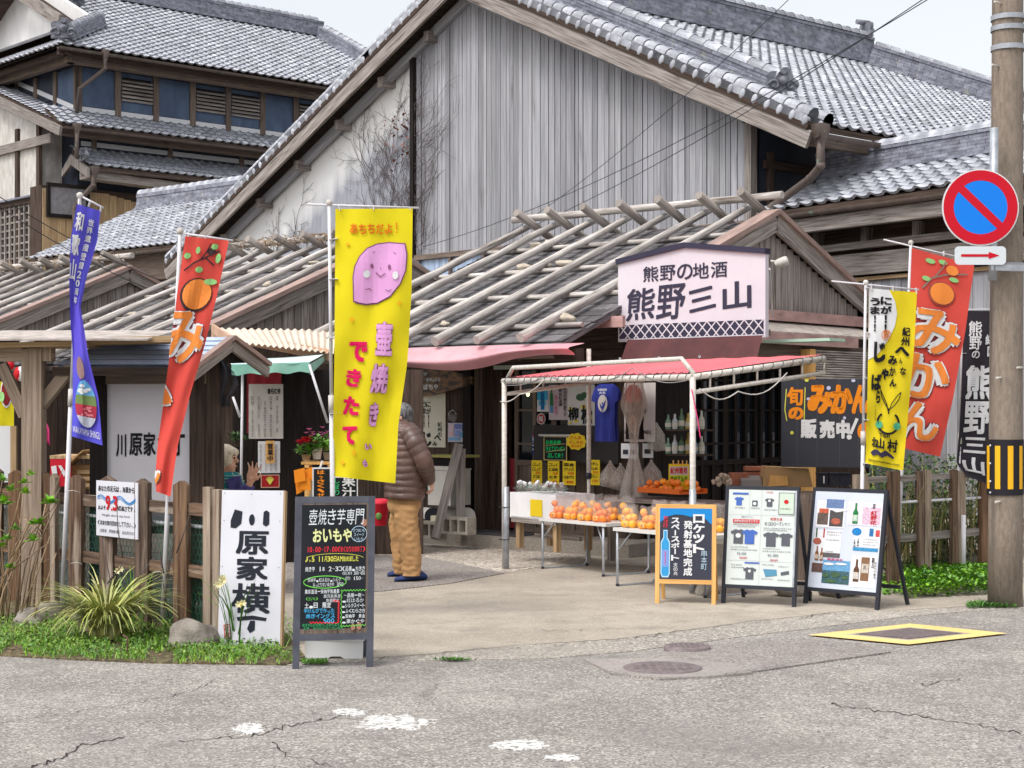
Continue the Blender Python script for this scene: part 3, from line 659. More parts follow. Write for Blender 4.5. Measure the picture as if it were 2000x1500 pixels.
# climber stems on the plaster
def climber(name, label, base, n, spread, hgt, seed, cat='climbing plant'):
    random.seed(seed); tw = MB(); lf = MB()
    def grow(a, z, da, r_, L, d):
        pts = []; aa, zz = a, z; k = max(4, int(L/.12)); ang = da
        for i in range(k):
            pts.append(GB.p(aa, -.03 if aa < TB else -.16, zz)); ang += U(-.32, .32); ang *= .93; aa += math.sin(ang)*L/k; zz += math.cos(ang)*L/k
            if d < 3 and R() < .42: grow(aa, zz, ang+random.choice((-1, 1))*U(.5, 1.2), r_*.6, L*U(.22, .5), d+1)
        tw.tube(pts, [r_*(1-.7*i/len(pts)) for i in range(len(pts))], 4, cap=False)
    for i in range(n): grow(base[0]+U(-spread, spread), base[1]+U(-.2, .6), U(-.35, .35), .010, hgt*U(.6, 1), 0)
    t_ = thing(name, label, cat, GB.p(base[0], -.1, 0)); obj('stems', tw, mk('dark_twig', srgb(96, 84, 84), srgb(66, 58, 58), coord='Object', rough=.9), t_)
    return t_
c1 = climber('climbing_plant', 'leafless climber branching over the grey plaster left of the boards', (TB-.7, 4.1), 14, .55, 3.1, 5)
lf = MB()
for i in range(60):
    q = GB.p(TB-.25-abs(random.gauss(0, .45)), -.06-.05*R(), 7.0-abs(random.gauss(0, .55))); s_ = U(.012, .032); a = V((U(-1, 1), U(-1, 1), U(-1, 1))).normalized()*s_; b_ = a.orthogonal()*1.3
    lf.add([q-a, q+b_, q+a, q-b_], [(0, 1, 2, 3)])
obj('dry_leaves', lf, mk('dry_red_leaf', srgb(136, 74, 56), srgb(96, 60, 50), coord='Object', var=.4, rough=.8), c1, kind='stuff')
climber('climbing_plant', 'thin bare climber creeping up the first silvery boards', (TB+.25, 4.3), 4, .1, 2.0, 11)
climber('climbing_plant', 'low bare twigs at the foot of the plaster wall, behind the log roof', (TB-4.1, 4.4), 5, .7, 1.3, 21)

# ================================================================== upper building, far left
TW = Fr(-12.34, 48, 48)      # a: outwards to the right-front, b: receding along the long wall
tb = thing('merchant_house', 'tall old house with slate-blue plaster panels and three tiers of tiled roof', 'building', TW.p(0, 0))
EZ, OV, KS = 11.6, 1.08, .5
mb = MB().slab(TW.p(-9, 0, 0), TW.u*9, TW.b*14.5, Z*(EZ+.35)); wl = obj('wall', mb, NAVYW, tb)
for nm, o_, d_, nn_, L_ in (('long', TW.p(0, 0), TW.b, TW.u, 14.5), ('end', TW.p(0, 0), -TW.u, -TW.b, 9)):
    n_ = int(L_/1.24)
    for k in range(n_+1):
        q = o_+d_*(k*1.24)
        obj('wall_post', MB().slab(q-d_*.09+Z*10.0, d_*.18, nn_*.09, Z*1.3), W_BROWN, tb)
        if k < n_:
            if nm == 'long': pnl = obj('wall_panel', MB().slab(q+d_*.1+Z*10.18, d_*1.04, nn_*.03, Z*1.1), BLUEW, tb)
            else: pnl = obj('wall_panel', MB().slab(q+d_*.1+Z*(10.18+max(0, k-.2)*.43), d_*1.04, nn_*.03, Z*max(.2, 1.1-max(0, k-.2)*.43)), BLUEW if k == 0 else NAVYW, tb)
            if nm == 'long' and k in (1, 3, 4, 6, 7):
                lv = obj('louvre', MB().slab(q+d_*.14+Z*10.5, d_*.96, nn_*.04, Z*.66), W_BLACK, tb)
                for j in range(6): obj('slat', MB().slab(q+d_*.12+Z*(10.5+j*.11)+nn_*.04, d_*1.0, nn_*.06-Z*.035, Z*.05), W_GREY, lv)
    if nm == 'long':
        obj('white_band', MB().slab(o_+Z*10.02, d_*L_, nn_*.06, Z*.14), WHITE, tb)
    else:
        obj('white_band', MB().slab(o_+Z*10.02, d_*L_+Z*(.34*L_), nn_*.06, Z*.14), WHITE, tb)
    obj('eave_beam', MB().slab(o_-d_*.6+nn_*.35+Z*11.25, d_*(L_+.8), nn_*.22, Z*.3), W_BROWN, tb)
    obj('eave_beam', MB().slab(o_-d_*1.0+nn_*.7+Z*11.38, d_*(L_+1.2), nn_*.14, Z*.16), W_DARK, tb)
sl_ = math.hypot(1, KS); Dm = 6.3; HB = 3.0
evR = (-TW.u+Z*KS)/sl_; evL = (TW.b+Z*KS)/sl_
co = TW.p(OV, -OV, EZ)
rs_ = MB()
def corner(s, d): return TW.p(OV-d, -OV+s, EZ-.06+KS*d)
rs_.add([corner(0, 0), corner(16.8, 0), corner(14, Dm), corner(1.6, Dm), corner(1.6, HB), corner(HB, HB)], [(0, 1, 2, 3, 4)])
rs_.add([corner(0, 0), corner(HB, HB), TW.p(OV-13, -OV+HB, EZ-.06+KS*HB), TW.p(OV-13, -OV, EZ-.06)], [(0, 1, 2, 3)])
roof1 = obj('roof', rs_, W_DARK, tb)
rows = int(Dm*sl_/.27); rng_ = []
for r_ in range(rows):
    d = r_*.27/sl_; s0 = d if d < HB-.6 else 2.2; s1 = 13.2+1.2 if d > 3 else 16.8-d; rng_.append((s0, s1))
tile_field(roof1, co, TW.b, evR, rng_, .3, .27, nind=150, seed=3)
tile_field(roof1, TW.p(OV-13, -OV, EZ), TW.u, evL, [(0, 13-r_*.27/sl_) for r_ in range(int(HB*sl_/.27))], .3, .27, nind=60, seed=4)
ridge(roof1, TW.p(OV-Dm, -OV+1.2, EZ+KS*Dm), TW.p(OV-Dm, -OV+13.3, EZ+KS*Dm), h=.55, w=.4, layers=7)
for s_, e_ in ((2.6, 4.4), (13.1, 1.4)):
    ridge(roof1, corner(s_, e_)+Z*.08, corner(s_, Dm-.1)+Z*.08, h=.4, w=.34, layers=5); onigawara(roof1, corner(s_, e_-.15)+Z*.3, TW.u, .62)
ridge(roof1, corner(.35, .35)+Z*.08, corner(2.7, 2.7)+Z*.08, h=.34, w=.32, layers=5); onigawara(roof1, corner(.2, .2)+Z*.35, (TW.u-TW.b*.6).normalized(), .7)
ridge(roof1, corner(16.6, .2)+Z*.05, corner(14.2, 2.6)+Z*.08, h=.34, w=.32, layers=5)
# white gable above the lower slope
gz = EZ+KS*HB-.1
gp = MB().prism([(-1, gz), (-Dm*2+2.6, gz), (-Dm+OV+.1, EZ+KS*Dm+.25)][::-1], TW.p(0, -OV+2.0), TW.u, Z, TW.b*.2)
obj('gable_wall', gp, PLAST, tb)
for sg in (1, -1): obj('bargeboard', MB().beam(TW.p(OV-Dm, -OV+1.3, EZ+KS*Dm-.1), TW.p(OV-Dm+sg*(Dm-HB+.4), -OV+1.3, EZ+KS*(HB-.4)+.0), .08, .34), W_GREY, tb)
obj('roof', MB().slab(TW.p(OV-Dm, -OV+1.2, EZ+KS*Dm-.02), TW.b*13, -TW.u*(Dm)-Z*KS*Dm, Z*.06), W_DARK, tb)
gutter(tb, TW.p(OV+.05, -OV-.1, EZ-.08), TW.p(OV+.05, 15, EZ-.08), .07, False)
# second and third pent roofs
for (zt, z0, outw, s0, nm) in ((10.0, 9.45, 1.0, -1.0, 2), (8.95, 8.35, 1.05, -.2, 3)):
    k2 = (zt-z0)/outw; s2 = math.hypot(1, k2); ev2 = (-TW.u+Z*k2)/s2
    pr_ = obj('pent_roof', MB().slab(TW.p(outw, s0, z0-.1), TW.b*(15-s0), -TW.u*outw+Z*(zt-z0), Z*.08), W_DARK, tb)
    tile_field(pr_, TW.p(outw, s0, z0), TW.b, ev2, [(0, 15)]*int(outw*s2/.27+1), .3, .27, nind=70, seed=nm)
    gutter(tb, TW.p(outw+.06, s0, z0-.1), TW.p(outw+.06, 14, z0-.1), .065, False)
    obj('eave_beam', MB().slab(TW.p(outw-.45, s0, z0-.28), TW.b*(15-s0), TW.u*.16, Z*.2), W_BROWN, tb)
for k in range(6): obj('wall_post', MB().slab(TW.p(0, .4+k*2.48, 7.4), TW.b*.16, TW.u*.08, Z*2.4), W_BROWN, tb)
obj('white_band', MB().slab(TW.p(0, .1, 9.05), TW.b*14, TW.u*.05, Z*.13), WHITE, tb)
onigawara(tb, TW.p(1.0, -.3, 8.6), (-TW.b).normalized(), .45)
mb = MB().prism([(1.15, 8.25), (.2, 8.75), (-.35, 8.35), (-.35, 8.15), (.2, 8.45), (1.15, 8.0)][::-1], TW.p(0, -.32), TW.u, Z, TW.b*.1); obj('bargeboard', mb, W_GREY, tb)
# front wing whose low roof falls to the right
kW = .35; sW = math.hypot(1, kW); evW = (-TW.u+Z*kW)/sW
wr = obj('pent_roof', MB().slab(TW.p(1.0, -1.0, 9.35), TW.b*1.0, -TW.u*8+Z*kW*8, Z*.08), W_DARK, tb)
tile_field(wr, TW.p(1.0, -1.0, 9.45), TW.b, evW, [(0, 1.1)]*int(8*sW/.27), .27, .27, nind=60, seed=8)
obj('bargeboard', MB().beam(TW.p(1.05, -1.06, 9.22), TW.p(-7, -1.06, 9.22+kW*8.05), .08, .26), W_GREY, tb)
ww = MB().prism([(-.9, 0), (-9, 0), (-9, 9.1+kW*9.5), (-.9, 9.1+kW*1.6)], TW.p(0, -.72), TW.u, Z, TW.b*.7); obj('wing_wall', ww, OFFW, tb)
for a_ in (-.95, -2.3): obj('wall_post', MB().slab(TW.p(a_, -.8, 5.3), TW.u*.18, TW.b*.1, Z*4.4), W_DARK, tb)
obj('wall_beam', MB().slab(TW.p(-6, -.84, 9.05), TW.u*6, TW.b*.12, Z*.26), W_GREY, tb); obj('wall_beam', MB().slab(TW.p(-6, -.9, 7.45), TW.u*5.4, TW.b*.3, Z*.2), W_DARK, tb)
obj('wall_beam', MB().slab(TW.p(-6, -1.0, 7.6), TW.u*5.4, TW.b*.4, Z*.05), TILE_R, tb)
lat = obj('lattice_window', MB().slab(TW.p(-3.9, -.78, 5.6), TW.u*2.6, TW.b*.05, Z*1.85), W_BLACK, tb)
for k in range(9): obj('lattice_bar', MB().slab(TW.p(-3.85+k*.31, -.84, 5.6), TW.u*.08, TW.b*.06, Z*1.85), W_GREY, lat)
for k in range(9): obj('lattice_rung', MB().slab(TW.p(-3.9, -.81, 5.7+k*.21), TW.u*2.6, TW.b*.03, Z*.05), W_GREY, lat)
# plank wall at the corner with a grey shutter
pk = obj('plank_wall', MB().slab(TW.p(-.5, -1.2, 3), TW.b*9, TW.u*.68, Z*4.8), W_DARK, tb)
for k in range(38):
    obj('plank', MB().slab(TW.p(.19, -1.18+k*.23, 3), TW.b*.222, TW.u*.025, Z*(4.72-max(0, (k-8))*.04)), W_TAN, pk)
obj('shutter', MB().slab(TW.p(.23, -.98, 7.02), TW.b*1.1, TW.u*.04, Z*.78), mk('grey_shutter', srgb(140, 138, 142), srgb(120, 116, 118), coord='Object', rough=.6), tb)
for z_ in (6.92, 7.78): obj('shutter_rail', MB().slab(TW.p(.23, -1.08, z_), TW.b*1.3, TW.u*.08, Z*.1), W_BLACK, tb)
for b_ in (-1.08, .12): obj('shutter_rail', MB().slab(TW.p(.23, b_, 7.0), TW.b*.1, TW.u*.08, Z*.8), W_BLACK, tb)
obj('eave_beam', MB().slab(TW.p(.5, -.2, 8.0), TW.b*9-Z*.25, TW.u*.5, Z*.22), W_GREY, tb)
downpipe(tb, [TW.p(OV+.05, .25, EZ-.1), TW.p(OV+.05, .25, EZ-.5), TW.p(.35, -.12, EZ-1.0), TW.p(.2, -.14, 9.9)], .055)
downpipe(tb, [TW.p(1.1, -.6, 9.35), TW.p(1.1, -.6, 8.5)], .06); downpipe(tb, [TW.p(1.15, -.1, 8.2), TW.p(1.1, -.1, 7.8), TW.p(.6, -.3, 7.35), TW.p(.5, -.35, 7.2), TW.p(.5, -.35, 5.2), TW.p(.9, -1.5, 4.9)], .07)

# ================================================================== low tiled wing between them
LL = Fr(-12.26, 43, 42)
lw = thing('tiled_outbuilding', 'low tiled outbuilding tucked between the blue-panelled house and the white gable', 'building', LL.p(0, 0))
e0 = 5.37; kL = .47; sL = math.hypot(1, kL); evl = (LL.b+Z*kL)/sL; DL = 3.4
lr = obj('roof', MB().slab(LL.p(-.1, 0, e0-.09), LL.u*10.5, LL.b*DL+Z*kL*DL, Z*.07), W_DARK, lw)
tile_field(lr, LL.p(-.1, 0, e0), LL.u, evl, [(0, 10.5)]*int(DL*sL/.25), .27, .25, nind=230, seed=5)
ridge(lr, LL.p(0, DL, e0+kL*DL-.05), LL.p(9.5, DL, e0+kL*DL-.05), h=.42, w=.36, layers=4)
obj('bargeboard', MB().beam(LL.p(-.12, 0, e0-.12), LL.p(-.12, DL, e0+kL*DL-.12), .05, .2), W_TAN, lw)
obj('wall', MB().slab(LL.p(.1, .7, 0), LL.u*10, LL.b*2.5, Z*(e0+.1)), PLAST, lw)
obj('wall_beam', MB().slab(LL.p(.3, .25, e0-.75), LL.u*10, LL.b*.5, Z*.62), W_BROWN, lw)
gutter(lw, LL.p(-.1, -.08, e0-.1), LL.p(9.5, -.08, e0-.1), .07, False); downpipe(lw, [LL.p(-.2, -.05, e0-.15), LL.p(-.2, -.05, e0-.55), LL.p(.2, .45, e0-1.0), LL.p(.2, .5, 3.6)], .07)
obj('plank_wall', MB().slab(LL.p(2.2, .1, 0), LL.u*6, LL.b*.1, Z*4.45), W_SIDE, lw)

# ================================================================== low tiled building on the right
LR = Fr(3.64, 24.5, 56)
rb = thing('tiled_annex', 'low tiled annex with greyed board walls behind the right-hand banners', 'building', LR.p(0, 0))
eR = 4.43; kR = .42; sR = math.hypot(1, kR); evr = (LR.b+Z*kR)/sR; DR = 1.45
rr_ = obj('roof', MB().slab(LR.p(-.1, 0, eR-.09), LR.u*9, LR.b*DR+Z*kR*DR, Z*.07), W_DARK, rb)
tile_field(rr_, LR.p(-.1, 0, eR), LR.u, evr, [(0, 9)]*int(DR*sR/.25+1), .27, .25, nind=200, seed=6)
ridge(rr_, LR.p(-.3, DR, eR+kR*DR-.02), LR.p(9, DR, eR+kR*DR-.02), h=.36, w=.32, layers=7)
gutter(rb, LR.p(-.1, -.07, eR-.1), LR.p(9, -.07, eR-.1), .06)
obj('wall', MB().slab(LR.p(0, .62, 0), LR.u*9, LR.b*1.6, Z*(eR+.15)), W_DARK, rb)
for z_, h_, pr in ((eR-.36, .2, .0), (eR-.62, .1, .42), (eR-.98, .3, .46)): obj('wall_beam', MB().slab(LR.p(-.2, pr, z_), LR.u*9.2, LR.b*.14, Z*h_), W_GREY, rb)
for k in range(9): obj('wall_beam', MB().slab(LR.p(.5+k*.95, .5, eR-.62), LR.u*.12, LR.b*.12, Z*.3), W_GREY, rb)
pw = obj('plank_wall', MB().slab(LR.p(0, .6, 0), LR.u*9, LR.b*.02, Z*(eR-.98)), W_BLACK, rb); t = 0
while t < 6.2:
    w = U(.12, .2); obj('plank', MB().slab(LR.p(t, .57+.012*R(), .2), LR.u*(w-.008), LR.b*.02, Z*(eR-1.2)), W_SIDE, pw); t += w
obj('plank_rail', MB().slab(LR.p(0, .52, eR-1.06), LR.u*8, LR.b*.08, Z*.05), W_TAN, rb)
# ================================================================== log-roofed shop huts (one ridge line, three huts)
HU = Fr(-.707, 18.5, 40)
ZE, KH, BR = 2.26, .4, 4.05          # eave height, slope, ridge distance
sH = math.hypot(1, KH); evH = (HU.b+Z*KH)/sH; evB = (-HU.b+Z*KH)/sH
def HZ(b): return ZE+KH*(b if b < BR else 2*BR-b)
def logm(a, b0, b1, lift=.145, r=.048, seed=0):
    mb = MB(); n = 7; pts = []
    for i in range(n+1):
        b = b0+(b1-b0)*i/n; pts.append(HU.p(a+.04*hsh(i, seed), b, (ZE+KH*b if b0 < b1 else HZ(b))+lift+.02*hsh(seed, i, 4)))
    return mb.tube(pts, [r*(1.1-.03*i+.12*hsh(i, seed, 7)) for i in range(n+1)], 10, wob=.2)
def hut(name, label, a0, a1, bend, logs, detailed):
    t = thing(name, label, 'shop', HU.p(a1, 1.5))
    rf = obj('roof', MB().slab(HU.p(a0, -.05, ZE-.06), HU.u*(a1-a0), HU.b*BR+Z*KH*BR, Z*.05), W_SHING, t)
    mb = MB().slab(HU.p(a0, BR, HZ(BR)-.06), HU.u*(a1-a0), HU.b*(bend-BR)-Z*KH*(bend-BR), Z*.05); obj('rear_roof', mb, W_SHING, t)
    # lapped board shingles
    row = .2; nr = int(BR*sH/row); tw = .3; me = None
    for r_ in range(nr):
        k = a0-(r_ % 2)*.15+.03*hsh(r_)
        while k < a1-.05:
            x0 = max(k, a0); x1 = min(k+tw-.006, a1)
            if x1 > x0+.03:
                o_ = HU.p(x0, r_*row/sH, ZE+KH*r_*row/sH+.012+.006*abs(hsh(k, r_)))+Z*.012
                m2 = MB().slab(o_, HU.u*(x1-x0), evH*.24-Z*.016, Z*.014)
                if r_*tw < 99: obj('shingle', m2, W_SHING, rf)
            k += tw
    # battens under the logs
    for i, b in enumerate((.35, 1.35, 2.35, 3.3)):
        m2 = MB().tube([HU.p(a0+(a1-a0)*j/6, b+.02*hsh(j, i), HZ(b)+.075+.01*hsh(i, j)) for j in range(7)], .03, 7, wob=.1); obj('batten', m2, W_LOG, t)
    for i, a in enumerate(logs): obj('log', logm(a, -.22, BR+.22, seed=i+a0), W_LOG, t)
    for i, a in enumerate(logs):
        a_ = a+.22
        if a_ < a1+.1: m2 = MB().tube([HU.p(a_, BR-.38, HZ(BR)+.18+KH*.38), HU.p(a_, BR+.5, HZ(BR)+.2-KH*.5), HU.p(a_, bend-.1, HZ(bend)+.14)], .055, 8, wob=.1); obj('log', m2, W_GREY, t)
    m2 = MB().tube([HU.p(a0-.1+(a1-a0+.3)*j/8, BR+.02*hsh(j), HZ(BR)+.29+.012*hsh(j, 3)) for j in range(9)], .05, 8, wob=.1); obj('ridge_pole', m2, W_LOG, t)
    # stones that hold the shingles down
    for i in range(int((a1-a0)*2.4)):
        a = U(a0+.2, a1-.2); b = random.choice((.42, 1.42, 2.42, 3.36)); m2 = MB().sph(HU.p(a, b+.05, HZ(b)+.12), (U(.06, .12), U(.05, .08), U(.03, .055)), 9, wob=.7)
        obj('roof_stone', m2, mk('pale_stone', srgb(202, 190, 172), srgb(160, 150, 136), st=(9, 9, 9), coord='Object', rough=.9, bump=.4), t)
    # gable end: battened boards, bargeboards with flat caps
    tri = obj('gable_wall', MB().prism([(1.1, 2.4), (1.1, HZ(1.1)-.1), (BR, HZ(BR)-.1), (bend-.3, HZ(bend-.3)-.1), (bend-.3, 2.4)][::-1], HU.p(a1-.02, 0), HU.b, Z, -HU.u*.08), W_DARK, t)
    b = 1.1
    while b < bend-.35:
        w = U(.12, .17); z1 = HZ(b+w/2)-.12
        if z1 > 2.72: obj('gable_board', MB().slab(HU.p(a1-.018, b, 2.68), HU.b*(w-.012), HU.u*.03, Z*(z1-2.68)), W_GREY, tri)
        b += w
    for b0, b1 in ((BR, 1.16 if detailed else -.12), (BR, bend)):
        z0, z1 = HZ(BR)+.02, ZE+KH*(b1 if b1 < BR else 2*BR-b1)+.02
        obj('bargeboard', MB().beam(HU.p(a1+.10, b0, z0-.06), HU.p(a1+.10, b1, z1-.06), .05, .2), W_GREY, t)
        obj('verge_cap', MB().beam(HU.p(a1+.06, b0, z0+.08), HU.p(a1+.06, b1, z1+.08), .22, .06), mk('pinkish_flashing', srgb(170, 142, 132), srgb(140, 118, 110), st=(6, 2, 1), rough=.6), t)
    gutter(t, HU.p(a0, -.1, ZE-.1), HU.p(a1, -.1, ZE-.1), .055)
    obj('eave_beam', MB().slab(HU.p(a0, .25, ZE-.2), HU.u*(a1-a0), HU.b*.12, Z*.16), W_DARK, t)
    return t, rf
L3 = [-2.3, -1.78, -1.19, -.60, 0, .62, 1.22]
hut3, rf3 = hut('log_roof_shop', 'log-roofed shop behind the red canopy, timber gable at its right end', -2.35, 1.6, 6.5, L3, True)
hut2, rf2 = hut('log_roof_shop', 'middle log-roofed hut, partly hidden by the yellow potato banner', -8.4, -5.03, 6.9, [-8.35, -7.72, -7.1, -6.48, -5.87, -5.25], False)
hut1, rf1 = hut('log_roof_shop', 'farthest-left log-roofed hut with a small boarded gable', -16, -11.05, 6.6, [-15.6, -15.0, -14.4, -13.8, -13.2, -12.6, -12.0, -11.4], False)
# straw tied on the middle hut's ridge
mb = MB()
for i in range(320):
    k = R(); a = -5.1-3.4*k; q = HU.p(a, BR+U(-.25, .1), HZ(BR)+.3+U(-.06, .06)); d = HU.u*U(-.2, .2)+HU.b*U(-.15, .1)+Z*U(-.1, .05); mb.tube([q, q+d*.5+Z*.01, q+d], .006, 3, cap=False)
for i in range(200):
    a = U(-15.5, -11.2); q = HU.p(a, BR+U(-.25, .1), HZ(BR)+.3+U(-.06, .06)); d = HU.u*U(-.2, .2)+HU.b*U(-.15, .1)+Z*U(-.1, .05); mb.tube([q, q+d*.5+Z*.01, q+d], .006, 3, cap=False)
obj('straw', mb, DRY, None, kind='stuff')
# ---- raised floor slab shared by the shops
FZ = .15
mb = MB(); mb.slab(HU.p(-17, .75, 0), HU.u*18.9, HU.b*7, Z*FZ)
struct('raised_walkway', mb, ground_mat('walkway_concrete', srgb(158, 150, 140), srgb(140, 132, 122), (srgb(166, 158, 148), srgb(116, 108, 100)), 120, c3=srgb(120, 112, 100), bump=.15))
mb = MB(); mb.slab(HU.p(1.9, 1.5, 0), HU.u*4.2, HU.b*6, Z*(FZ-.004)); struct('raised_walkway', mb, MT.get('x') or CONCG)
# ---- hut walls
WB = 1.5
def planks(parent, a0, a1, b, z0, z1, m, w0=.12, w1=.2, fr=HU, side='u', th=.02, kind=None):
    t = a0; big = MB()
    while t < a1-.02:
        w = min(U(w0, w1), a1-t); o_ = fr.p(t, b-.02-.008*R(), z0) if side == 'u' else fr.p(b+.0+.008*R(), t, z0); d = fr.u if side == 'u' else fr.b; n = -fr.b if side == 'u' else fr.u
        m2 = big if kind else MB(); m2.slab(o_, d*(w-.006), n*th, Z*(z1-z0))
        if not kind: obj('plank', m2, m, parent)
        t += w
    if kind: obj('planks', big, m, parent, kind='stuff')
def wallbox(t, a0, a1, m=W_DARK, z1=ZE+.5): return obj('wall', MB().slab(HU.p(a0, WB, FZ), HU.u*(a1-a0), HU.b*.1, Z*(z1-FZ)), m, t)
w3 = wallbox(hut3, -2.35, -.42); planks(w3, -2.3, -.45, WB, FZ, 2.45, W_DARK, .1, .16)
for px in (912, 935): a = HU.ua(px, WB-.1); obj('door_post', MB().slab(HU.p(a, WB-.18, FZ), HU.u*.13, HU.b*.14, Z*2.25), W_BLACK if px == 912 else W_DARK, hut3)
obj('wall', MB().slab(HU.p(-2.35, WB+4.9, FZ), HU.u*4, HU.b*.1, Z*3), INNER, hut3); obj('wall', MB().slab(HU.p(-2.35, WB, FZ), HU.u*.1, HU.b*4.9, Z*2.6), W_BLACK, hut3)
obj('lintel', MB().slab(HU.p(-.5, WB-.06, 2.08), HU.u*2.1, HU.b*.14, Z*.5), W_DARK, hut3)
obj('floor', MB().slab(HU.p(-2.3, WB+.1, FZ), HU.u*4, HU.b*4.8, Z*.01), W_DARK, hut3)
# doorway: shelves with goods and a red cloth
ad0, ad1 = HU.ua(950, WB), HU.ua(1010, WB)
rs = thing('shop_shelf', 'dark shelf with red boards and brown packets inside the doorway', 'shelf', HU.p(ad0, WB+.7, FZ))
REDB = flat('red_board', 150, 44, 44, .6)
for z_ in (.92, 1.32, 1.72): obj('shelf_board', MB().slab(HU.p(ad0-.35, WB+.5, z_), HU.u*1.1, HU.b*.4, Z*.025), REDB, rs)
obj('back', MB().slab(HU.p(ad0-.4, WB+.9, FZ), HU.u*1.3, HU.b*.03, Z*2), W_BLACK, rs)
for s_ in (-.38, .76): obj('upright', MB().slab(HU.p(ad0+s_, WB+.5, FZ), HU.u*.03, HU.b*.42, Z*2), REDB, rs)
goods = [flat('goods_tan', 176, 140, 92), flat('goods_yellow', 204, 170, 60), flat('goods_brown', 104, 72, 50), flat('goods_white', 206, 200, 190), flat('goods_red', 170, 40, 40), flat('goods_green', 90, 120, 70)]
for z_ in (.945, 1.345, 1.745, .5):
    a = ad0-.3
    while a < ad1+.3:
        w = U(.05, .11); h = U(.1, .26); k = int(R()*6); g_ = MB()
        if R() < .5: g_.lathe([(w*.45, 0), (w*.48, h*.6), (w*.2, h*.8), (w*.18, h), (.001, h)], HU.p(a+w/2, WB+.66, z_), 8)
        else: g_.box(HU.p(a+w/2, WB+.64, z_), w*.9, .09, h, HU)
        cnt = int((a-ad0+.3)/.09); solo('packet' , g_, goods[k], ['first', 'second', 'third', 'fourth', 'fifth', 'sixth', 'seventh', 'eighth', 'ninth', 'tenth', 'last'][min(cnt, 10)]+' from the left, '+['tan', 'yellow', 'brown', 'white', 'red', 'green'][k]+(' bottle-shaped ' if len(g_.f) > 20 else ' boxy ')+'packet on the '+{.945: 'second', 1.345: 'third', 1.745: 'top', .5: 'lowest'}[z_]+' doorway shelf', 'packet', 'goods on the doorway shelf'); a += w+.012
cl = MB()
def cloth(o_, r_, w, h, amp=.03, n=6, ph=0):
    nn = V((r_.y, -r_.x, 0))
    return lambda u, v: o_+r_*(w*u)-Z*(h*v)+nn*(amp*math.sin(u*n*6.28+ph)*(.35+.65*v)+amp*.4*hsh(u*5, v*2, ph))
cl.grid(cloth(HU.p(ad0-.05, WB+.05, 1.0), HU.u, ad1-ad0+.2, .82, .025, 3.5), 40, 6)
solo('table_cloth', cl, mk('red_cloth', srgb(172, 50, 62), srgb(140, 36, 48), st=(3, 3, 3), coord='Object', rough=.9), 'dusty red cloth hanging in folds below the doorway shelf', 'cloth')
tb_ = MB()
for i in range(14): q = HU.p(U(ad0, ad1+.1), WB+.15, 1.02+.02*R()); tb_.sph(q, (U(.03, .06), .04, U(.02, .04)), 7, wob=.5)
solo('dried_goods', tb_, goods[2], 'brown dried goods heaped above the red cloth', 'food')
# glazed door leaves
def door(name, label, a0, a1, b, z0, z1, pan, parent=None, m=W_BROWN, rows=(.52, .72, .9), fr=HU, side='u', gm=None):
    d = fr.u if side == 'u' else fr.b; n = -fr.b if side == 'u' else fr.u
    P0 = (lambda a, z, k=0: fr.p(a, b, z)+n*k) if side == 'u' else (lambda a, z, k=0: fr.p(b, a, z)+n*k)
    dt = thing(name, label, 'door', P0(a0, z0)); w = a1-a0; H_ = z1-z0
    obj('glass', MB().slab(P0(a0, z0+H_*.4), d*w, n*.01, Z*H_*.58), gm or GLASSD, dt)
    obj('lower_panel', MB().slab(P0(a0, z0), d*w, n*.02, Z*H_*.4), m, dt)
    for s_ in range(pan+1):
        obj('stile', MB().slab(P0(a0+(w-.05)*s_/pan, z0, .02), d*.05, n*.03, Z*H_), m, dt)
    for f_ in (0, .4)+tuple(rows)+(.97,): obj('rail', MB().slab(P0(a0, z0+H_*f_, .021), d*w, n*.026, Z*(.06 if f_ < .45 else .028)), m, dt)
    return dt
g0, g1 = HU.ua(1008, WB), HU.ua(1168, WB)
door('shop_door', 'greyed wooden sliding door with glass panes covered in posters', g0, (g0+g1)/2, WB+.02, FZ, 2.1, 2, m=W_BROWN)
door('shop_door', 'second greyed sliding door, partly behind the hanging shirts', (g0+g1)/2+.01, g1, WB-.03, FZ, 2.1, 2, m=W_BROWN)
wallR = obj('wall', MB().slab(HU.p(g1, WB, FZ), HU.u*(1.6-g1), HU.b*.1, Z*2.3), W_BLACK, hut3); planks(wallR, g1, 1.58, WB, FZ, 2.3, W_DARK, .1, .16)
# gable-end side: dark glazed doors, pent roof, trim
door('dark_shop_door', 'dark glazed sliding door left of the mandarin sign, nearest the white pole', 2.35, 3.1, 1.55, FZ, 2.1, 3, m=W_BLACK, side='b')
door('dark_shop_door', 'dark glazed sliding door, middle leaf, in the shade of the canopy', 3.12, 3.85, 1.52, FZ, 2.1, 3, m=W_BLACK, side='b')
door('dark_shop_door', 'dark glazed sliding door, last leaf beside the black mandarin sign', 3.87, 4.6, 1.55, FZ, 2.1, 3, m=W_BLACK, side='b')
obj('wall', MB().slab(HU.p(1.5, 1.5, FZ), HU.b*.85, HU.u*.1, Z*2.5), W_BLACK, hut3); obj('wall', MB().slab(HU.p(1.5, 4.6, FZ), HU.b*1.8, HU.u*.1, Z*2.5), W_DARK, hut3)
obj('lintel', MB().slab(HU.p(1.5, 1.2, 2.1), HU.b*5.1, HU.u*.12, Z*.4), W_BLACK, hut3)
PINKT = mk('faded_pink_trim', srgb(196, 158, 152), srgb(160, 128, 122), st=(5, 2, 1), rough=.7, c3=srgb(122, 100, 92), st3=(8, 2, 1), th3=.6)
obj('trim_board', MB().slab(HU.p(1.64, 1.16, 2.66), HU.b*5.3, HU.u*.05, Z*.13), PINKT, hut3)
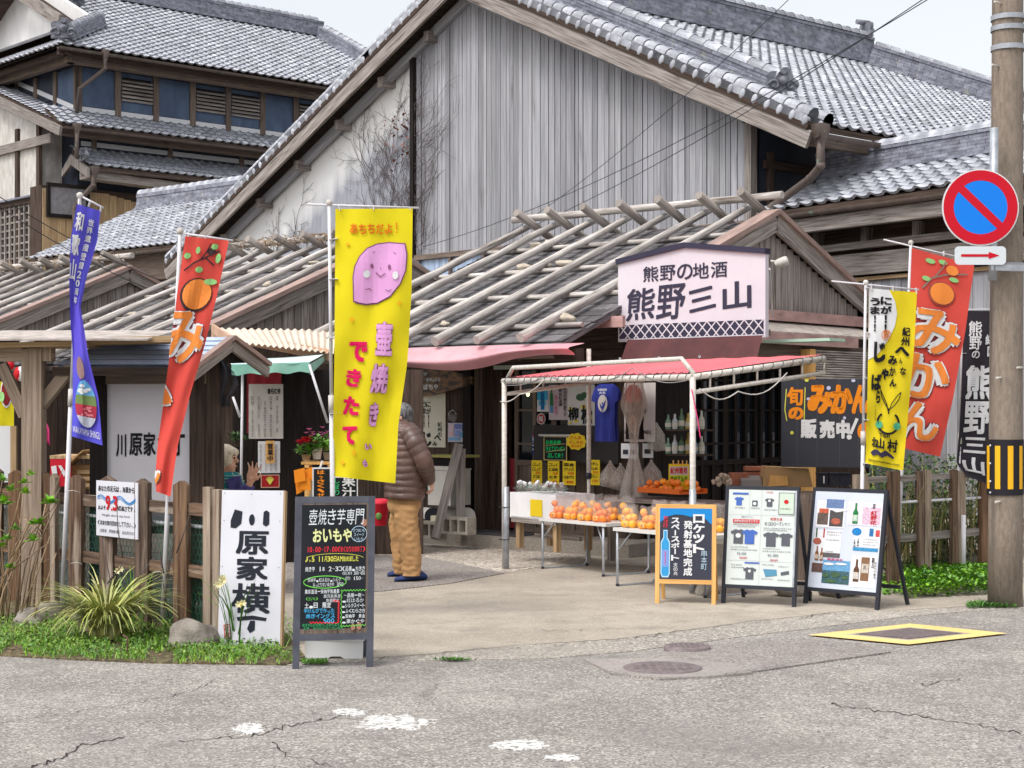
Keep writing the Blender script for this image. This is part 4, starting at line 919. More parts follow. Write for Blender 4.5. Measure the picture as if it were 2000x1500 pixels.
obj('pent_roof', MB().slab(HU.p(1.6, 1.16, 2.62), HU.b*5, HU.u*.55-Z*.16, Z*.03), mk('pale_sheet', srgb(196, 186, 178), srgb(150, 140, 132), coord='Object'), hut3)
obj('pent_fascia', MB().slab(HU.p(2.16, 1.3, 2.34), HU.b*3.9, HU.u*.04, Z*.13), PINKT, hut3); obj('pent_beam', MB().slab(HU.p(1.7, 1.2, 2.2), HU.b*4.6, HU.u*.35, Z*.16), W_BROWN, hut3)
obj('trim_board', MB().slab(HU.p(1.25, .85, 2.46), HU.u*.5, HU.b*.05, Z*.12), PINKT, hut3)
obj('corner_post', MB().slab(HU.p(1.44, 1.4, FZ), HU.u*.13, HU.b*.13, Z*2.2), W_DARK, hut3)
obj('corner_post', MB().slab(HU.p(2.05, 4.05, 0), HU.u*.13, HU.b*.13, Z*2.3), W_PINE, hut3)
# louvred wall and rolled blind right of the pine post
slt = thing('bamboo_blind', 'greyed bamboo blind hanging right of the new pine post', 'blind', HU.p(2.1, 4.3, 1.4))
for k in range(34): obj('slat', MB().tube([HU.p(2.08, 4.25, 1.3+k*.03), HU.p(2.08, 5.7, 1.3+k*.03)], .012, 6), W_LOG, slt)
# louvre screen behind the man
lo = thing('slatted_screen', 'dark upright-slat screen behind the man in the brown jacket', 'screen', HU.p(-2.3, 1.2, FZ))
a = -3.3
obj('backing', MB().slab(HU.p(-3.4, 1.75, FZ), HU.u*1.3, HU.b*.04, Z*2.1), INNER, lo)
while a < -2.15: obj('slat', MB().slab(HU.p(a, 1.68, FZ), HU.u*.035, HU.b*.05, Z*2.1), W_BLACK, lo); a += .085
obj('brace', MB().beam(HU.p(-3.3, 1.62, 1.1), HU.p(-2.1, 1.62, 1.85), .03, .1), W_DARK, lo)
# middle hut fronts
for t_, a0, a1, be in ((hut2, -8.4, -5.03, 6.6), (hut1, -16, -11.05, 6.3)):
    w_ = wallbox(t_, a0, a1); planks(w_, a0, a1, WB, FZ, 2.5, W_DARK, .14, .22, kind='stuff')
    w_ = obj('side_wall', MB().slab(HU.p(a1-.1, WB, FZ), HU.b*(be-WB), HU.u*.08, Z*2.35), W_BLACK, t_); planks(w_, WB, be-.1, a1-.02, FZ, 2.45, W_DARK, .14, .22, side='b', kind='stuff')
# ================================================================== signs on and beside the right-hand shop
SG = Fr(1.15, 18.3, 42)
st = thing('shop_sign', 'large peaked white shop sign with brush characters and a lattice border', 'sign', SG.p(0, 0, 2.3))
sw, z0_, zl, zr = 1.89, 2.31, 3.17, 3.17
pk = [(0, 0), (sw, 0), (sw, .875), (sw*.47, 1.0), (0, .875)]
SIGNM = mk('sign_pale_lilac', srgb(212, 205, 212), srgb(204, 196, 204), st=(2, 2, 2), coord='Object', rough=.5)
obj('sign_panel', MB().prism(pk, SG.p(0, 0, z0_), SG.u, Z, SG.b*.06), SIGNM, st)
NAVY = flat('sign_navy', 62, 60, 80, .6)
for p, q in (((-.015, .868), (sw*.47, .993)), ((sw*.47, .993), (sw+.015, .868))): obj('peaked_cap', MB().beam(SG.p(p[0], .02, z0_+p[1]), SG.p(q[0], .02, z0_+q[1]), .1, .055), NAVY, st)
pl = Pl(SG.p(0, -.002, z0_+1.0), SG.u, -Z, sw/287, 1.0/195)      # 287 x 195 units
band = Txt().rect(3, 159, 281, 32); pl.txt(band, NAVY, st, .002, 'lattice_band')
lat = Txt()
n_ = 16
for k in range(n_+1):
    x = 3+281*k/n_; d = 281/n_
    for (x0, x1) in ((x, x+d*1.35), (x, x-d*1.35)):
        if x1 > 284: f_ = (284-x0)/(x1-x0); lat.stroke([(x0, 159), (284, 159+32*f_)], 2.2)
        elif x1 < 3: f_ = (x0-3)/(x0-x1); lat.stroke([(x0, 159), (3, 159+32*f_)], 2.2)
        else: lat.stroke([(x0, 159), (x1, 191)], 2.2)
lat.stroke([(3, 159), (284, 159)], 2); lat.stroke([(3, 190), (284, 190)], 2)
pl.txt(lat, SIGNM, st, .004, 'lattice_lines')
t1 = Txt(); xs = [52, 86, 120, 151, 186]
for c, x in zip('熊野の地酒', xs): t1.ch(c, x, 40, 31, 32, .014)
pl.txt(t1, NAVY, st, .003, 'lettering')
t2 = Txt(); t2.ch('熊', 18, 84, 58, 66, .016, -4, .12); t2.ch('野', 80, 80, 56, 72, .016, -3, .12); t2.ch('三', 142, 92, 52, 44, .022, -12, .1); t2.ch('山', 208, 82, 54, 56, .024, -6, .1)
pl.txt(t2, NAVY, st, .003, 'brush_lettering')
mb = MB(); mb.tube([SG.p(.3, .1, 2.5), SG.p(.3, 1.2, 3.0)], .02, 6); obj('stay_rod', mb, GREYM, st)
mb = MB(); mb.tube([SG.p(1.9, .06, 3.0), HU.p(1.75, 3.9, 2.7)], .012, 6); obj('stay_rod', mb, POLE_W, st)
obj('backing_frame', MB().slab(SG.p(.02, .07, 2.33), SG.u*1.86, SG.b*.04, Z*.06).slab(SG.p(.02, .07, 3.05), SG.u*1.86, SG.b*.04, Z*.06), W_BROWN, st, kind='stuff')
# spotlight on the gable
sp = thing('spotlight', 'small white outdoor spotlight on the timber gable', 'lamp', P(1528, 512, 18.6)); q = P(1528, 512, 18.6)
obj('lamp_head', MB().lathe([(.02, -.09), (.05, -.05), (.055, .03), (.05, .06), (.001, .07)], q, 10, ax=Mx.Rotation(rad(70), 3, 'Y')), OFFW, sp)
obj('arm', MB().tube([q, q+V((-.16, .05, .02)), HU.p(1.66, 2.9, q.z+.05)], .014, 6), OFFW, sp)
# maroon tarp below the sign and the recess around it
DRK = mk('maroon_tarp', srgb(92, 46, 46), srgb(70, 34, 36), st=(3, 3, 3), coord='Object', rough=.8)
tm = MB(); o_ = P(1226, 664, 18.1); r_ = SG.u
tm.grid(lambda u, v: o_+r_*(1.72*u)-Z*((.22+.06*u)*v)+SG.b*(-.02*math.sin(u*9)-.12*v), 24, 4)
tpt = solo('tarp', tm, DRK, 'sagging maroon tarpaulin strip under the big white sign', 'tarpaulin')
eye = MB()
for u in (.02, .32, .62): eye.lathe([(.006, 0), (.014, 0), (.014, .006)], o_+r_*(1.72*u)-Z*.2-SG.b*.18, 8, ax=Mx.Rotation(rad(90), 3, 'X'))
obj('eyelets', eye, WHITE, tpt, kind='stuff')
mtl = MB(); mtl.slab(P(1490, 664, 17.6), SG.u*.8, SG.b*.3, -Z*.03); solo('green_edging', mtl, flat('mint_edge', 196, 226, 206), 'mint-green edging strip beside the big sign, under the eave', 'trim')

# ================================================================== red canopy on a white pipe frame
FL = G(985, 1113); FR_ = G(1353, 1162)
dC = (FR_-FL); LC = dC.length; uC = dC.normalized(); bC = V((-uC.y, uC.x, 0)); bC = bC if bC.y > 0 else -bC
hL, hR = 1.86, 1.86; DEP = 1.6
cn = thing('pipe_canopy', 'rust-spotted white pipe frame carrying the red canopy', 'canopy frame', FL)
cf = lambda a, b, z=0: FL+uC*a+bC*b+Z*z
for p in ((0, 0), (LC, 0)): obj('pole', MB().tube([cf(*p, 0), cf(*p, hL)], .026, 12), PIPE_W, cn)
obj('front_rail', MB().tube([cf(-.02, 0, hL), cf(LC, 0, hL+.0)], .028, 12), PIPE_W, cn)
obj('upper_rail', MB().tube([cf(.02, .02, hL+.02), cf(.12, .02, hL+.13), cf(LC-.16, .02, hL+.16), cf(LC, .02, hL+.02)], .022, 10), PIPE_W, cn)
SLP = .115
for a in (0, LC):
    obj('side_rail', MB().tube([cf(a, 0, hL), cf(a, DEP, hL+SLP*DEP)], .028, 12), PIPE_W, cn)
    obj('side_rail', MB().tube([cf(a, 0, hL-.13), cf(a, DEP, hL+SLP*DEP-.13)], .02, 10), PIPE_W, cn)
    for k in range(6): obj('rung', MB().tube([cf(a, .2+k*.28, hL+SLP*(.2+k*.28)-.13), cf(a, .2+k*.28, hL+SLP*(.2+k*.28))], .01, 6), PIPE_W, cn)
obj('rear_rail', MB().tube([cf(0, DEP, hL+SLP*DEP), cf(LC, DEP, hL+SLP*DEP)], .02, 10), PIPE_W, cn)
obj('foot', MB().tube([cf(.03, .0, 0), cf(.03, 0, .82)], .03, 10), GREYM, cn); obj('clamp', MB().tube([cf(LC, 0, .02), cf(LC, 0, .9)], .031, 10), GREYM, cn)
for k, z_ in enumerate((.3, .62)): obj('cable_tie', MB().tube([cf(.0+.06*math.cos(i*.7), .05*math.sin(i*.7), z_) for i in range(10)], .004, 5), BLACKM, cn)
CANV = mk('red_canvas', srgb(222, 108, 114), srgb(206, 90, 98), st=(1.5, 1.5, 1.5), coord='Object', rough=.7)
CANV.node_tree.nodes['Principled BSDF'].inputs['Transmission Weight'].default_value = 0
mb = MB(); mb.grid(lambda u, v: cf(LC*u, .03+(DEP-.05)*v, hL+.035+SLP*DEP*v-.03*math.sin(u*math.pi)*math.sin(v*math.pi)+.004*math.sin(u*40)), 40, 14); cvs = solo('canopy', mb, CANV, 'faded coral-red canvas canopy stretched over the white pipe frame', 'canopy')
mb = MB(); 
for k in range(26):
    a = LC*(k+.5)/26; mb.tube([cf(a+.02*math.cos(i*.9), .0+.034*math.sin(i*.9)*1.0, hL+.01+.036*math.cos(i*.9)) for i in range(8)], .003, 4)
for k in range(13):
    b = DEP*(k+.5)/13; mb.tube([cf(LC+.034*math.sin(i*.9), b+.02*math.cos(i*.9), hL+SLP*b+.036*math.cos(i*.9)) for i in range(8)], .003, 4)
obj('lacing', mb, BLACKM, cvs, kind='stuff')
def cable(name, label, pts, r, m, sag=0, cat='cable'):
    q = []
    for i in range(len(pts)-1):
        for k in range(8):
            f_ = k/8; p = V(pts[i]).lerp(V(pts[i+1]), f_); p.z -= sag*math.sin(f_*math.pi)*(1+.2*i); q.append(p)
    q.append(V(pts[-1])); return solo(name, MB().tube(q, r, 6), m, label, cat)
cable('cable', 'grey cable looped along the front rail of the red canopy', [cf(.05, -.03, hL-.04), cf(.75, -.03, hL+.06), cf(1.3, -.03, hL-.0), cf(2.0, -.03, hL+.09), cf(LC-.05, -.03, hL-.03)], .004, flat('cable_grey', 150, 148, 150), .04)
cable('cable', 'white cable sagging under the right side of the canopy', [cf(LC+.03, .05, hL-.1), cf(LC+.03, .5, hL-.12), cf(LC+.03, 1.1, hL+.05)], .006, OFFW, .08)
cable('cable', 'thin cable wound round the left corner pole of the canopy', [cf(-.04, -.02, hL-.2), cf(.3, -.03, hL-.13), cf(.7, -.03, hL+.01)], .006, OFFW, .03)
PINKS = flat('pink_string', 232, 70, 130, .7)
cable('string', 'pink string hanging from the right front canopy pole', [cf(LC+.02, -.03, hL-.1), cf(LC+.1, -.03, hL-.38), cf(LC+.13, -.03, hL-.52)], .005, PINKS, 0, 'string')
# pole and drooping pink awning on the shop's own eave
ph = P(1150, 700, 17.3)
ap = thing('awning_pole', 'slim rusty white pole standing behind the bags of mandarins', 'pole', (ph.x, ph.y, 0))
obj('upper_tube', MB().tube([(ph.x, ph.y, .9), (ph.x, ph.y, 2.2)], .024, 10), PIPE_W, ap); obj('lower_tube', MB().tube([(ph.x, ph.y, 0), (ph.x, ph.y, 1.0)], .018, 10), PIPE_W, ap); obj('collar', MB().tube([(ph.x, ph.y, .87), (ph.x, ph.y, .93)], .03, 10), BLACKM, ap)
PINKA = mk('faded_pink_cloth', srgb(212, 160, 166), srgb(194, 136, 144), st=(2, 2, 2), coord='Object', rough=.8)
A0 = HU.p(HU.ua(786, .1)-.25, .0); A1 = V((ph.x, ph.y, 0))
def awn(u, v):
    p = A0.lerp(A1, u); top = 2.27; hgt = .2+.07*math.sin(min(u*1.4, 1)*math.pi)-.06*u
    return V((p.x, p.y, top-hgt*v+.03*math.sin(u*9)*v-.01))-HU.b*(.1+.22*math.sin(v*2.6)+.035*math.sin(v*9+u*4))
mb = MB(); mb.grid(awn, 50, 14); solo('awning', mb, PINKA, 'faded pink awning bunched up under the log eave', 'awning')
# small dark-green hanging signs up under the eave and the carved wooden plank sign
dd = HU.u
def card(name, label, cat, px0, py0, px1, py1, off, bgm, th=.008, base=None, r=None, group=None):
    b_ = base if base is not None else HU.p(0, WB-off); r = r or HU.u
    t = thing(name, label, cat, on(px0, py1, b_, V((r.y, -r.x, 0))), group); pl = poster(px0, py0, px1, py1, b_, r)
    obj('sheet', pl.slab(MB(), px0, py0, px1-px0, py1-py0, th, -th), bgm, t); return t, pl
t, pl = card('eave_sign', 'pale green sign with brush writing hidden behind the pink awning', 'sign', 964, 677, 1086, 722, .95, flat('pale_green_sign', 190, 204, 190))
pl.txt(Txt().line('どげんや', 985, 678, 90, 30, .03), INK, t)
t, pl = card('wooden_plank_sign', 'rough carved driftwood sign with small white characters', 'sign', 814, 722, 926, 776, .14, INNER)
for c in list(t.children): bpy.data.objects.remove(c)
q = [(814, 724), (840, 722), (880, 724), (926, 738), (925, 752), (905, 758), (880, 764), (860, 770), (838, 774), (816, 776), (814, 750)]
dwo = pl.o; mbq = MB(); mbq.prism([((x-814)*pl.kx, -(y-722)*pl.ky) for x, y in q][::-1], dwo, HU.u, Z, -HU.b*.04)
obj('board', mbq, mk('burnt_wood', srgb(132, 96, 62), srgb(52, 42, 38), st=(9, 9, 22), coord='Object', rough=.6, lo=.42, hi=.58), t)
pl.txt(Txt().line('よふやげ', 814, 727, 26, 8, .02).line('紀州ふどら', 838, 738, 28, 8, .02).line('つぼちや', 822, 750, 40, 12, .035), WHITE, t, .045)
t, pl = card('hanging_sheet', 'long cream poster with black brush writing beside the doorway', 'poster', 823, 768, 870, 873, .06, flat('cream_paper', 226, 222, 204))
pl.txt(Txt().col('うま!!', 824, 784, 9, 52, .02).col('にが!!', 833, 784, 9, 52, .02).ch('じ', 826, 844, 17, 28, .04).col('紀州の', 855, 824, 8, 30, .01).ch('へ', 848, 850, 14, 10, .03).ch('み', 845, 862, 9, 9, .03), INK, t)
t, pl = card('photo_poster', 'small blue and pink photo poster pinned to the dark planks', 'poster', 875, 826, 915, 863, .06, flat('photo_paper', 214, 214, 228))
for (x, y, w, h, c) in ((877, 829, 10, 12, (226, 200, 210)), (889, 828, 12, 10, (120, 130, 200)), (903, 828, 10, 14, (90, 130, 220)), (889, 840, 10, 12, (140, 160, 220)), (877, 843, 10, 8, (230, 190, 200)), (901, 844, 11, 10, (80, 170, 226)), (877, 854, 22, 6, (130, 180, 224)), (903, 856, 9, 5, (230, 214, 214))):
    pl.txt(Txt().rect(x, y, w, h), flat('print_%d_%d_%d' % c, *c), t, .009, 'print')
lm = thing('wall_lamp', 'round glass wall lamp on the dark planks', 'lamp', HU.p(HU.ua(884, WB), WB-.06, 1.25)); q = on(884, 816, HU.p(0, WB-.1), HU.b)
obj('shade', MB().sph(q, (.055, .05, .055), 12), CLEARP, lm); obj('ring', MB().tube([q+HU.u*.06*math.cos(i*.4)+Z*(.03+.06*math.sin(i*.4)) for i in range(9)], .007, 6), GREYM, lm)
# posters on the glazed doors
def rects(pl, t, items, off=.009):
    for (x, y, w, h, c) in items: pl.txt(Txt().rect(x, y, w, h), flat('print_%d_%d_%d' % c, *c, .5), t, off, 'print')
t, pl = card('poster', 'poster with a bright blue bottle on white', 'poster', 1049, 756, 1071, 804, .16, WHITE); rects(pl, t, [(1050, 757, 20, 24, (60, 184, 230)), (1057, 762, 7, 38, (20, 130, 200)), (1053, 782, 14, 10, (110, 200, 236))])
t, pl = card('poster', 'narrow poster of a green sake bottle with pink lettering', 'poster', 1072, 752, 1109, 820, .15, flat('rose_paper', 226, 208, 214))
rects(pl, t, [(1075, 770, 6, 22, (40, 130, 70)), (1076.5, 762, 3, 9, (40, 130, 70)), (1075, 792, 6, 14, (90, 150, 200))]); pl.txt(Txt().col('熊野伝わる酒', 1092, 754, 7, 40, .02).col('紀州の梅の酒です', 1101, 756, 6, 58, .01), INK, t, .009); pl.txt(Txt().col('桃の香り', 1084, 772, 6, 40, .01), flat('pink_ink', 220, 90, 150), t, .009)
t, pl = card('sticker', 'round red sticker on the door glass', 'sticker', 1049, 807, 1066, 829, .05, INNER)
for c in list(t.children): bpy.data.objects.remove(c)
obj('disc', MB().prism([(8.5*pl.kx*(1+math.cos(i*.3927)), 11*pl.ky*(-1+math.sin(i*.3927))) for i in range(16)], pl.o, HU.u, Z, -HU.b*.006), WHITE, t); pl.txt(Txt().ell(1057.5, 818, 7, 9), REDI, t, .009, 'red_disc'); pl.txt(Txt().ch('梅', 1053, 812, 9, 12, .02), WHITE, t, .011)
t, pl = card('brush_poster', 'large poster of yellow flowers with bold brush characters', 'poster', 1109, 752, 1161, 841, .22, flat('warm_white_paper', 230, 226, 222))
for (x, y, r_) in ((1116, 800, 5), (1126, 822, 4), (1140, 795, 5), (1152, 815, 5), (1114, 826, 3), (1135, 832, 3)): pl.txt(Txt().ell(x, y, r_, r_), flat('petal_yellow', 238, 212, 96), t, .009, 'flower')
pl.txt(Txt().ch('柳', 1111, 795, 20, 26, .03).ch('松', 1136, 792, 22, 36, .04), INK, t, .011); pl.txt(Txt().ell(1135, 776, 9, 7).ell(1142, 772, 6, 6), flat('pine_green', 70, 104, 74), t, .009, 'pine_drawing')
t, pl = card('poster', 'dark blue poster left of the green chalk sign', 'poster', 1039, 846, 1060, 889, .14, flat('night_blue', 44, 60, 118)); rects(pl, t, [(1041, 853, 9, 8, (200, 214, 236)), (1041, 863, 12, 2, (236, 236, 240)), (1041, 868, 14, 3, (236, 236, 240)), (1041, 876, 10, 3, (236, 236, 240)), (1052, 874, 7, 11, (190, 70, 160)), (1051, 849, 6, 14, (110, 150, 220)), (1041, 848, 5, 4, (210, 50, 60))])
t, pl = card('chalk_sign', 'small blackboard with bright green handwriting hanging on the door', 'sign', 1063, 853, 1107, 898, .3, flat('chalk_black', 30, 34, 36, .6))
pl.txt(Txt().stroke([(1063, 853), (1107, 853), (1107, 898), (1063, 898), (1063, 853)], 1.6), flat('gold_edge', 206, 186, 120), t, .004, 'edge'); pl.txt(Txt().line('お飲み物', 1066, 859, 30, 9, .02, .1).line('冷えてガンガン', 1066, 871, 38, 10, .02, .1).line('汲して来!', 1070, 884, 32, 10, .02, .1), flat('neon_green', 20, 226, 120, .5), t, .004)
pl.txt(Txt().stroke([(1066, 870), (1104, 866)], 1).stroke([(1067, 883), (1104, 877)], 1), flat('gold_edge', 206, 186, 120), t, .005, 'rule')
obj('hanging_rod', MB().tube([pl.f(.03)(1056, 850), pl.f(.03)(1134, 850)], .014, 8), OFFW, t)
t, pl = card('burst_sign', 'yellow cloud-shaped price card with orange writing', 'sign', 1107, 846, 1145, 878, .34, INNER)
for c in list(t.children): bpy.data.objects.remove(c)
yb = flat('price_yellow', 250, 216, 40, .5); q = [((1126-1107+19*math.cos(i*.2244)*(1+.09*math.cos(i*2.0)))*pl.kx, (-(16)+16*math.sin(i*.2244)*(1+.09*math.cos(i*2.0)))*pl.ky) for i in range(28)]
obj('card', MB().prism(q, pl.o, HU.u, Z, -HU.b*.006), yb, t); pl.txt(Txt().line('さんま', 1113, 851, 24, 7, .02).line('すし弁当', 1112, 860, 28, 7, .02).line('あります', 1116, 868, 22, 6, .02), flat('price_orange', 230, 96, 30), t, .009)
PRI = flat('price_orange', 230, 96, 30)
for (x0, y0, x1, y1, tx, lb) in ((1038, 899, 1058, 946, ('こにゃく', 'こにゃり', '200', 'さつま', '350'), 'first yellow price card from the left, by the door stile'), (1070, 900, 1092, 945, ('こにゃく', 'と油揚', '160', 'と芋', '180'), 'second yellow price card, directly under the green chalk sign'), (1099, 900, 1124, 947, ('国産', 'ブリス', '味も新鮮', 'はまぐり', '800'), 'third yellow price card, leaning on the dark board'), (1150, 898, 1171, 947, ('かぎん', '山水', '白米', 'やさしい', '150'), 'fourth yellow price card, behind the slim pole')):
    t, pl = card('price_card', lb, 'price card', x0, y0, x1, y1, .32, yb, group='yellow handwritten price cards'); w = x1-x0
    pl.txt(Txt().line(tx[0], x0+2, y0+4, w-4, 7, .02).line(tx[1], x0+2, y0+13, w-4, 7, .02).line(tx[3], x0+3, y0+28, w-6, 7, .02), INK, t, .004); pl.txt(Txt().line(tx[2], x0+w*.4, y0+21, w*.5, 6, .02).line(tx[4], x0+w*.3, y0+38, w*.55, 6, .02), PRI, t, .004)
obj_b = solo('backing_board', MB().slab(HU.p(HU.ua(1042, WB-.25), WB-.25, .98), HU.u*1.2, HU.b*.02, Z*.42), flat('dark_backing', 56, 52, 52), 'dark board the yellow price cards lean on', 'board')
# hanging shirts
def shirt(name, label, x, y, w, h, Y, m, r=None, emb=None, vneck=True, folds=.018):
    r = r or SG.u; o_ = P(x, y, Y); k = Y/F; nn = V((r.y, -r.x, 0)); t = thing(name, label, 't-shirt', o_-Z*h*k)
    # width profile: shoulders, sleeves, body
    rows = [(0, .30, .70), (.04, .16, .84), (.10, .06, .94), (.2, .0, 1.0), (.30, -.02, 1.02), (.31, .14, .86), (.6, .15, .85), (1.0, .13, .87)]
    def fn(u, v):
        for i in range(len(rows)-1):
            if rows[i][0] <= v <= rows[i+1][0]: f_ = (v-rows[i][0])/(rows[i+1][0]-rows[i][0]); a = rows[i][1]*(1-f_)+rows[i+1][1]*f_; b_ = rows[i][2]*(1-f_)+rows[i+1][2]*f_; break
        uu = a+(b_-a)*u
        return o_+r*(w*k/abs(1)*uu)-Z*(h*k*v-(.0 if v > .03 else .0))+nn*(folds*math.sin(uu*19)*v+.012*hsh(uu*4, v*3))
    mb = MB(); mb.grid(fn, 26, 24)
    def fb(u, v): return fn(1-u, v)-nn*.05
    mb.grid(fb, 10, 12); obj('cloth', mb, m, t); pl = Pl(o_+nn*.02, r, -Z, w*k, h*k); return t, pl, nn
NAVYC = mk('royal_blue_cotton', srgb(46, 58, 150), srgb(34, 44, 122), st=(4, 4, 2), coord='Object', rough=.9)
t, pl, nn = shirt('t_shirt', 'royal blue T-shirt with a white oval crow emblem', 1156, 750, 66, 112, 17.75, NAVYC)
def emblem(pl, t, x, y, rx, ry, c1, c2, off=.03):
    pl.txt(Txt().ell(x, y, rx, ry), c1, t, off, 'emblem'); b = Txt(); b.poly([(x-rx*.6, y-ry*.1), (x-rx*.1, y+ry*.35), (x+rx*.75, y-ry*.5), (x+rx*.5, y+ry*.25), (x+rx*.05, y+ry*.8), (x-rx*.45, y+ry*.45)]); b.ell(x+.0, y+ry*.0, rx*.14, ry*.14); b.stroke([(x, y+ry*.6), (x-rx*.2, y+ry*.9)], rx*.1); b.stroke([(x+rx*.1, y+ry*.6), (x+rx*.15, y+ry*.92)], rx*.1)
    pl.txt(b, c2, t, off+.003, 'emblem_bird')
emblem(pl, t, .52, .34, .18, .15, OFFW, NAVYC); pl.txt(Txt().line('kumano', .34, .08, .34, .045, .04).line('大社', .38, .13, .26, .05, .04), WHITE, t, .03)
WCOT = mk('white_cotton', srgb(214, 208, 204), srgb(188, 182, 178), st=(4, 4, 2), coord='Object', rough=.9)
fl = thing('printed_towel', 'white printed cloth with a large red circle behind the black bag', 'cloth', P(1217, 872, 17.9)); o_ = P(1219, 748, 17.9)
mb = MB(); mb.grid(lambda u, v: o_+SG.u*(.42*u)-Z*(.62*v)+SG.b*(.02*math.sin(u*12)*(.3+v)), 26, 12); obj('cloth', mb, WCOT, fl); pf = Pl(o_-SG.b*.03, SG.u, -Z, .42, .62)
pf.txt(Txt().ell(.37, .28, .3, .25, 28), flat('deep_red', 164, 40, 52), fl, .012, 'red_circle'); pf.txt(Txt().line('KUMANO HONGU', .02, .8, .9, .07, .05), INK, fl, .012)
t, pl, nn = shirt('tote_bag', 'black cloth bag with a peach oval crow emblem, on a cord', 1217, 786, 50, 72, 17.3, flat('black_cotton', 48, 40, 42, .9), folds=.01)
t['category'] = 'bag'; emblem(pl, t, .62, .58, .2, .26, flat('peach_print', 232, 176, 150), flat('black_cotton', 48, 40, 42, .9)); pl.txt(Txt().line('熊野', .48, .17, .26, .09, .04), WHITE, t, .03)
obj('cord', MB().tube([P(1240, 742, 17.3), P(1236, 786, 17.3)], .008, 6), OFFW, t); tg = pl.f(.045); obj('price_tag', MB().prism([(0, 0), (.045, .02), (.02, .13), (-.03, .11)], P(1221, 806, 17.2), SG.u, Z, -SG.b*.003), WHITE, t)
# twisted clear plastic curtain
mb = MB()
def curt(u, v):
    w = (.16, .24, .10, .06, .16, .26)[min(5, int(v*5))]*(1-(v*5) % 1)+(.24, .10, .06, .16, .26, .26)[min(5, int(v*5))]*((v*5) % 1); a = u*2*math.pi
    p = P(1238, 745+225*v, 17.05); return p+V((math.cos(a)*w*.5*(1+.2*math.sin(7*a)), math.sin(a)*w*.35*(1+.2*math.sin(5*a)), 0))
mb.grid(curt, 40, 24); solo('plastic_curtain', mb, mk('cloudy_plastic', srgb(214, 206, 196), rough=.25, alpha=.42, bump=.5, st=(20, 3, 1), c2=srgb(170, 160, 150)), 'cloudy plastic curtain gathered and tied in the middle', 'curtain')
for i, (x, y) in enumerate(((1192, 930), (1272, 928), (1212, 935))):
    q = P(x, y, 17.2); mb = MB(); mb.lathe([(.012, .16), (.02, .13), (.045, .1), (.1, .03), (.115, -.04), (.1, -.1), (.001, -.12)], q, 12)
    solo('plastic_bag', mb, MT['cloudy_plastic'], ['knotted clear produce bag left of the plastic curtain', 'knotted clear produce bag right of the plastic curtain', 'low knotted bag tucked against the curtain'][i], 'bag')
t, pl = card('notice', 'pair of small notices with shirt pictures on the dark wall, left one', 'notice', 1213, 866, 1246, 895, 0, WHITE, base=P(1240, 870, 18.0), r=SG.u); rects(pl, t, [(1217, 878, 10, 9, (60, 60, 70)), (1231, 878, 11, 9, (60, 60, 70))], .004)
t, pl = card('notice', 'small notice with a dark shirt picture, right of the plastic curtain', 'notice', 1255, 866, 1275, 894, 0, WHITE, base=P(1240, 870, 18.0), r=SG.u); rects(pl, t, [(1259, 877, 12, 9, (50, 50, 58))], .004)
mb = MB(); q = P(1282, 858, 17.9); mb.lathe([(.01, .18), (.03, .14), (.09, .05), (.1, -.08), (.09, -.12), (.001, -.13)], q, 12); solo('plastic_bag', mb, MT['cloudy_plastic'], 'clear bag hanging below the white printed cloth', 'bag')
# black mandarin board
bt, pl = card('mandarin_board', 'black corrugated board reading mandarins on sale in orange and white', 'sign', 1526, 741, 1700, 912, 0, flat('black_board', 62, 64, 72, .5), base=P(1610, 800, 16.4), r=V((.97, -.24, 0)).normalized(), th=.02)
ORI = flat('orange_paint', 252, 150, 34, .5)
o1 = Txt().ch('旬', 1537, 756, 32, 36, .04).ch('の', 1540, 795, 30, 25, .05).ch('み', 1578, 752, 48, 56, .055).ch('か', 1622, 752, 44, 56, .055).ch('ん', 1664, 752, 34, 56, .055).ell(1690, 842, 15, 18)
pl.txt(o1, ORI, bt); pl.txt(Txt().ch('販', 1564, 818, 32, 38, .05).ch('売', 1601, 820, 30, 36, .05).ch('中', 1634, 820, 26, 36, .06).stroke([(1674, 818), (1662, 846)], 6).ell(1659, 853, 5, 5), WHITE, bt, .004)
pl.txt(Txt().stroke([(1536, 760), (1533, 800), (1537, 822)], 2).stroke([(1573, 757), (1571, 820)], 2).ell(1547, 845, 3.4, 3.4).ell(1576, 743, 4, 3), CH_Y, bt, .004, 'yellow_marks'); pl.txt(Txt().ell(1619, 758, 4, 4).ell(1579, 779, 3, 3).ell(1650, 816, 3, 3).ell(1667, 744, 4, 3), flat('lilac_dot', 206, 206, 236), bt, .004, 'dots')
for x in (1557, 1596, 1640, 1676): pl.txt(Txt().rect(x, 742, .8, 168), flat('board_rib', 92, 94, 100), bt, .002, 'rib')

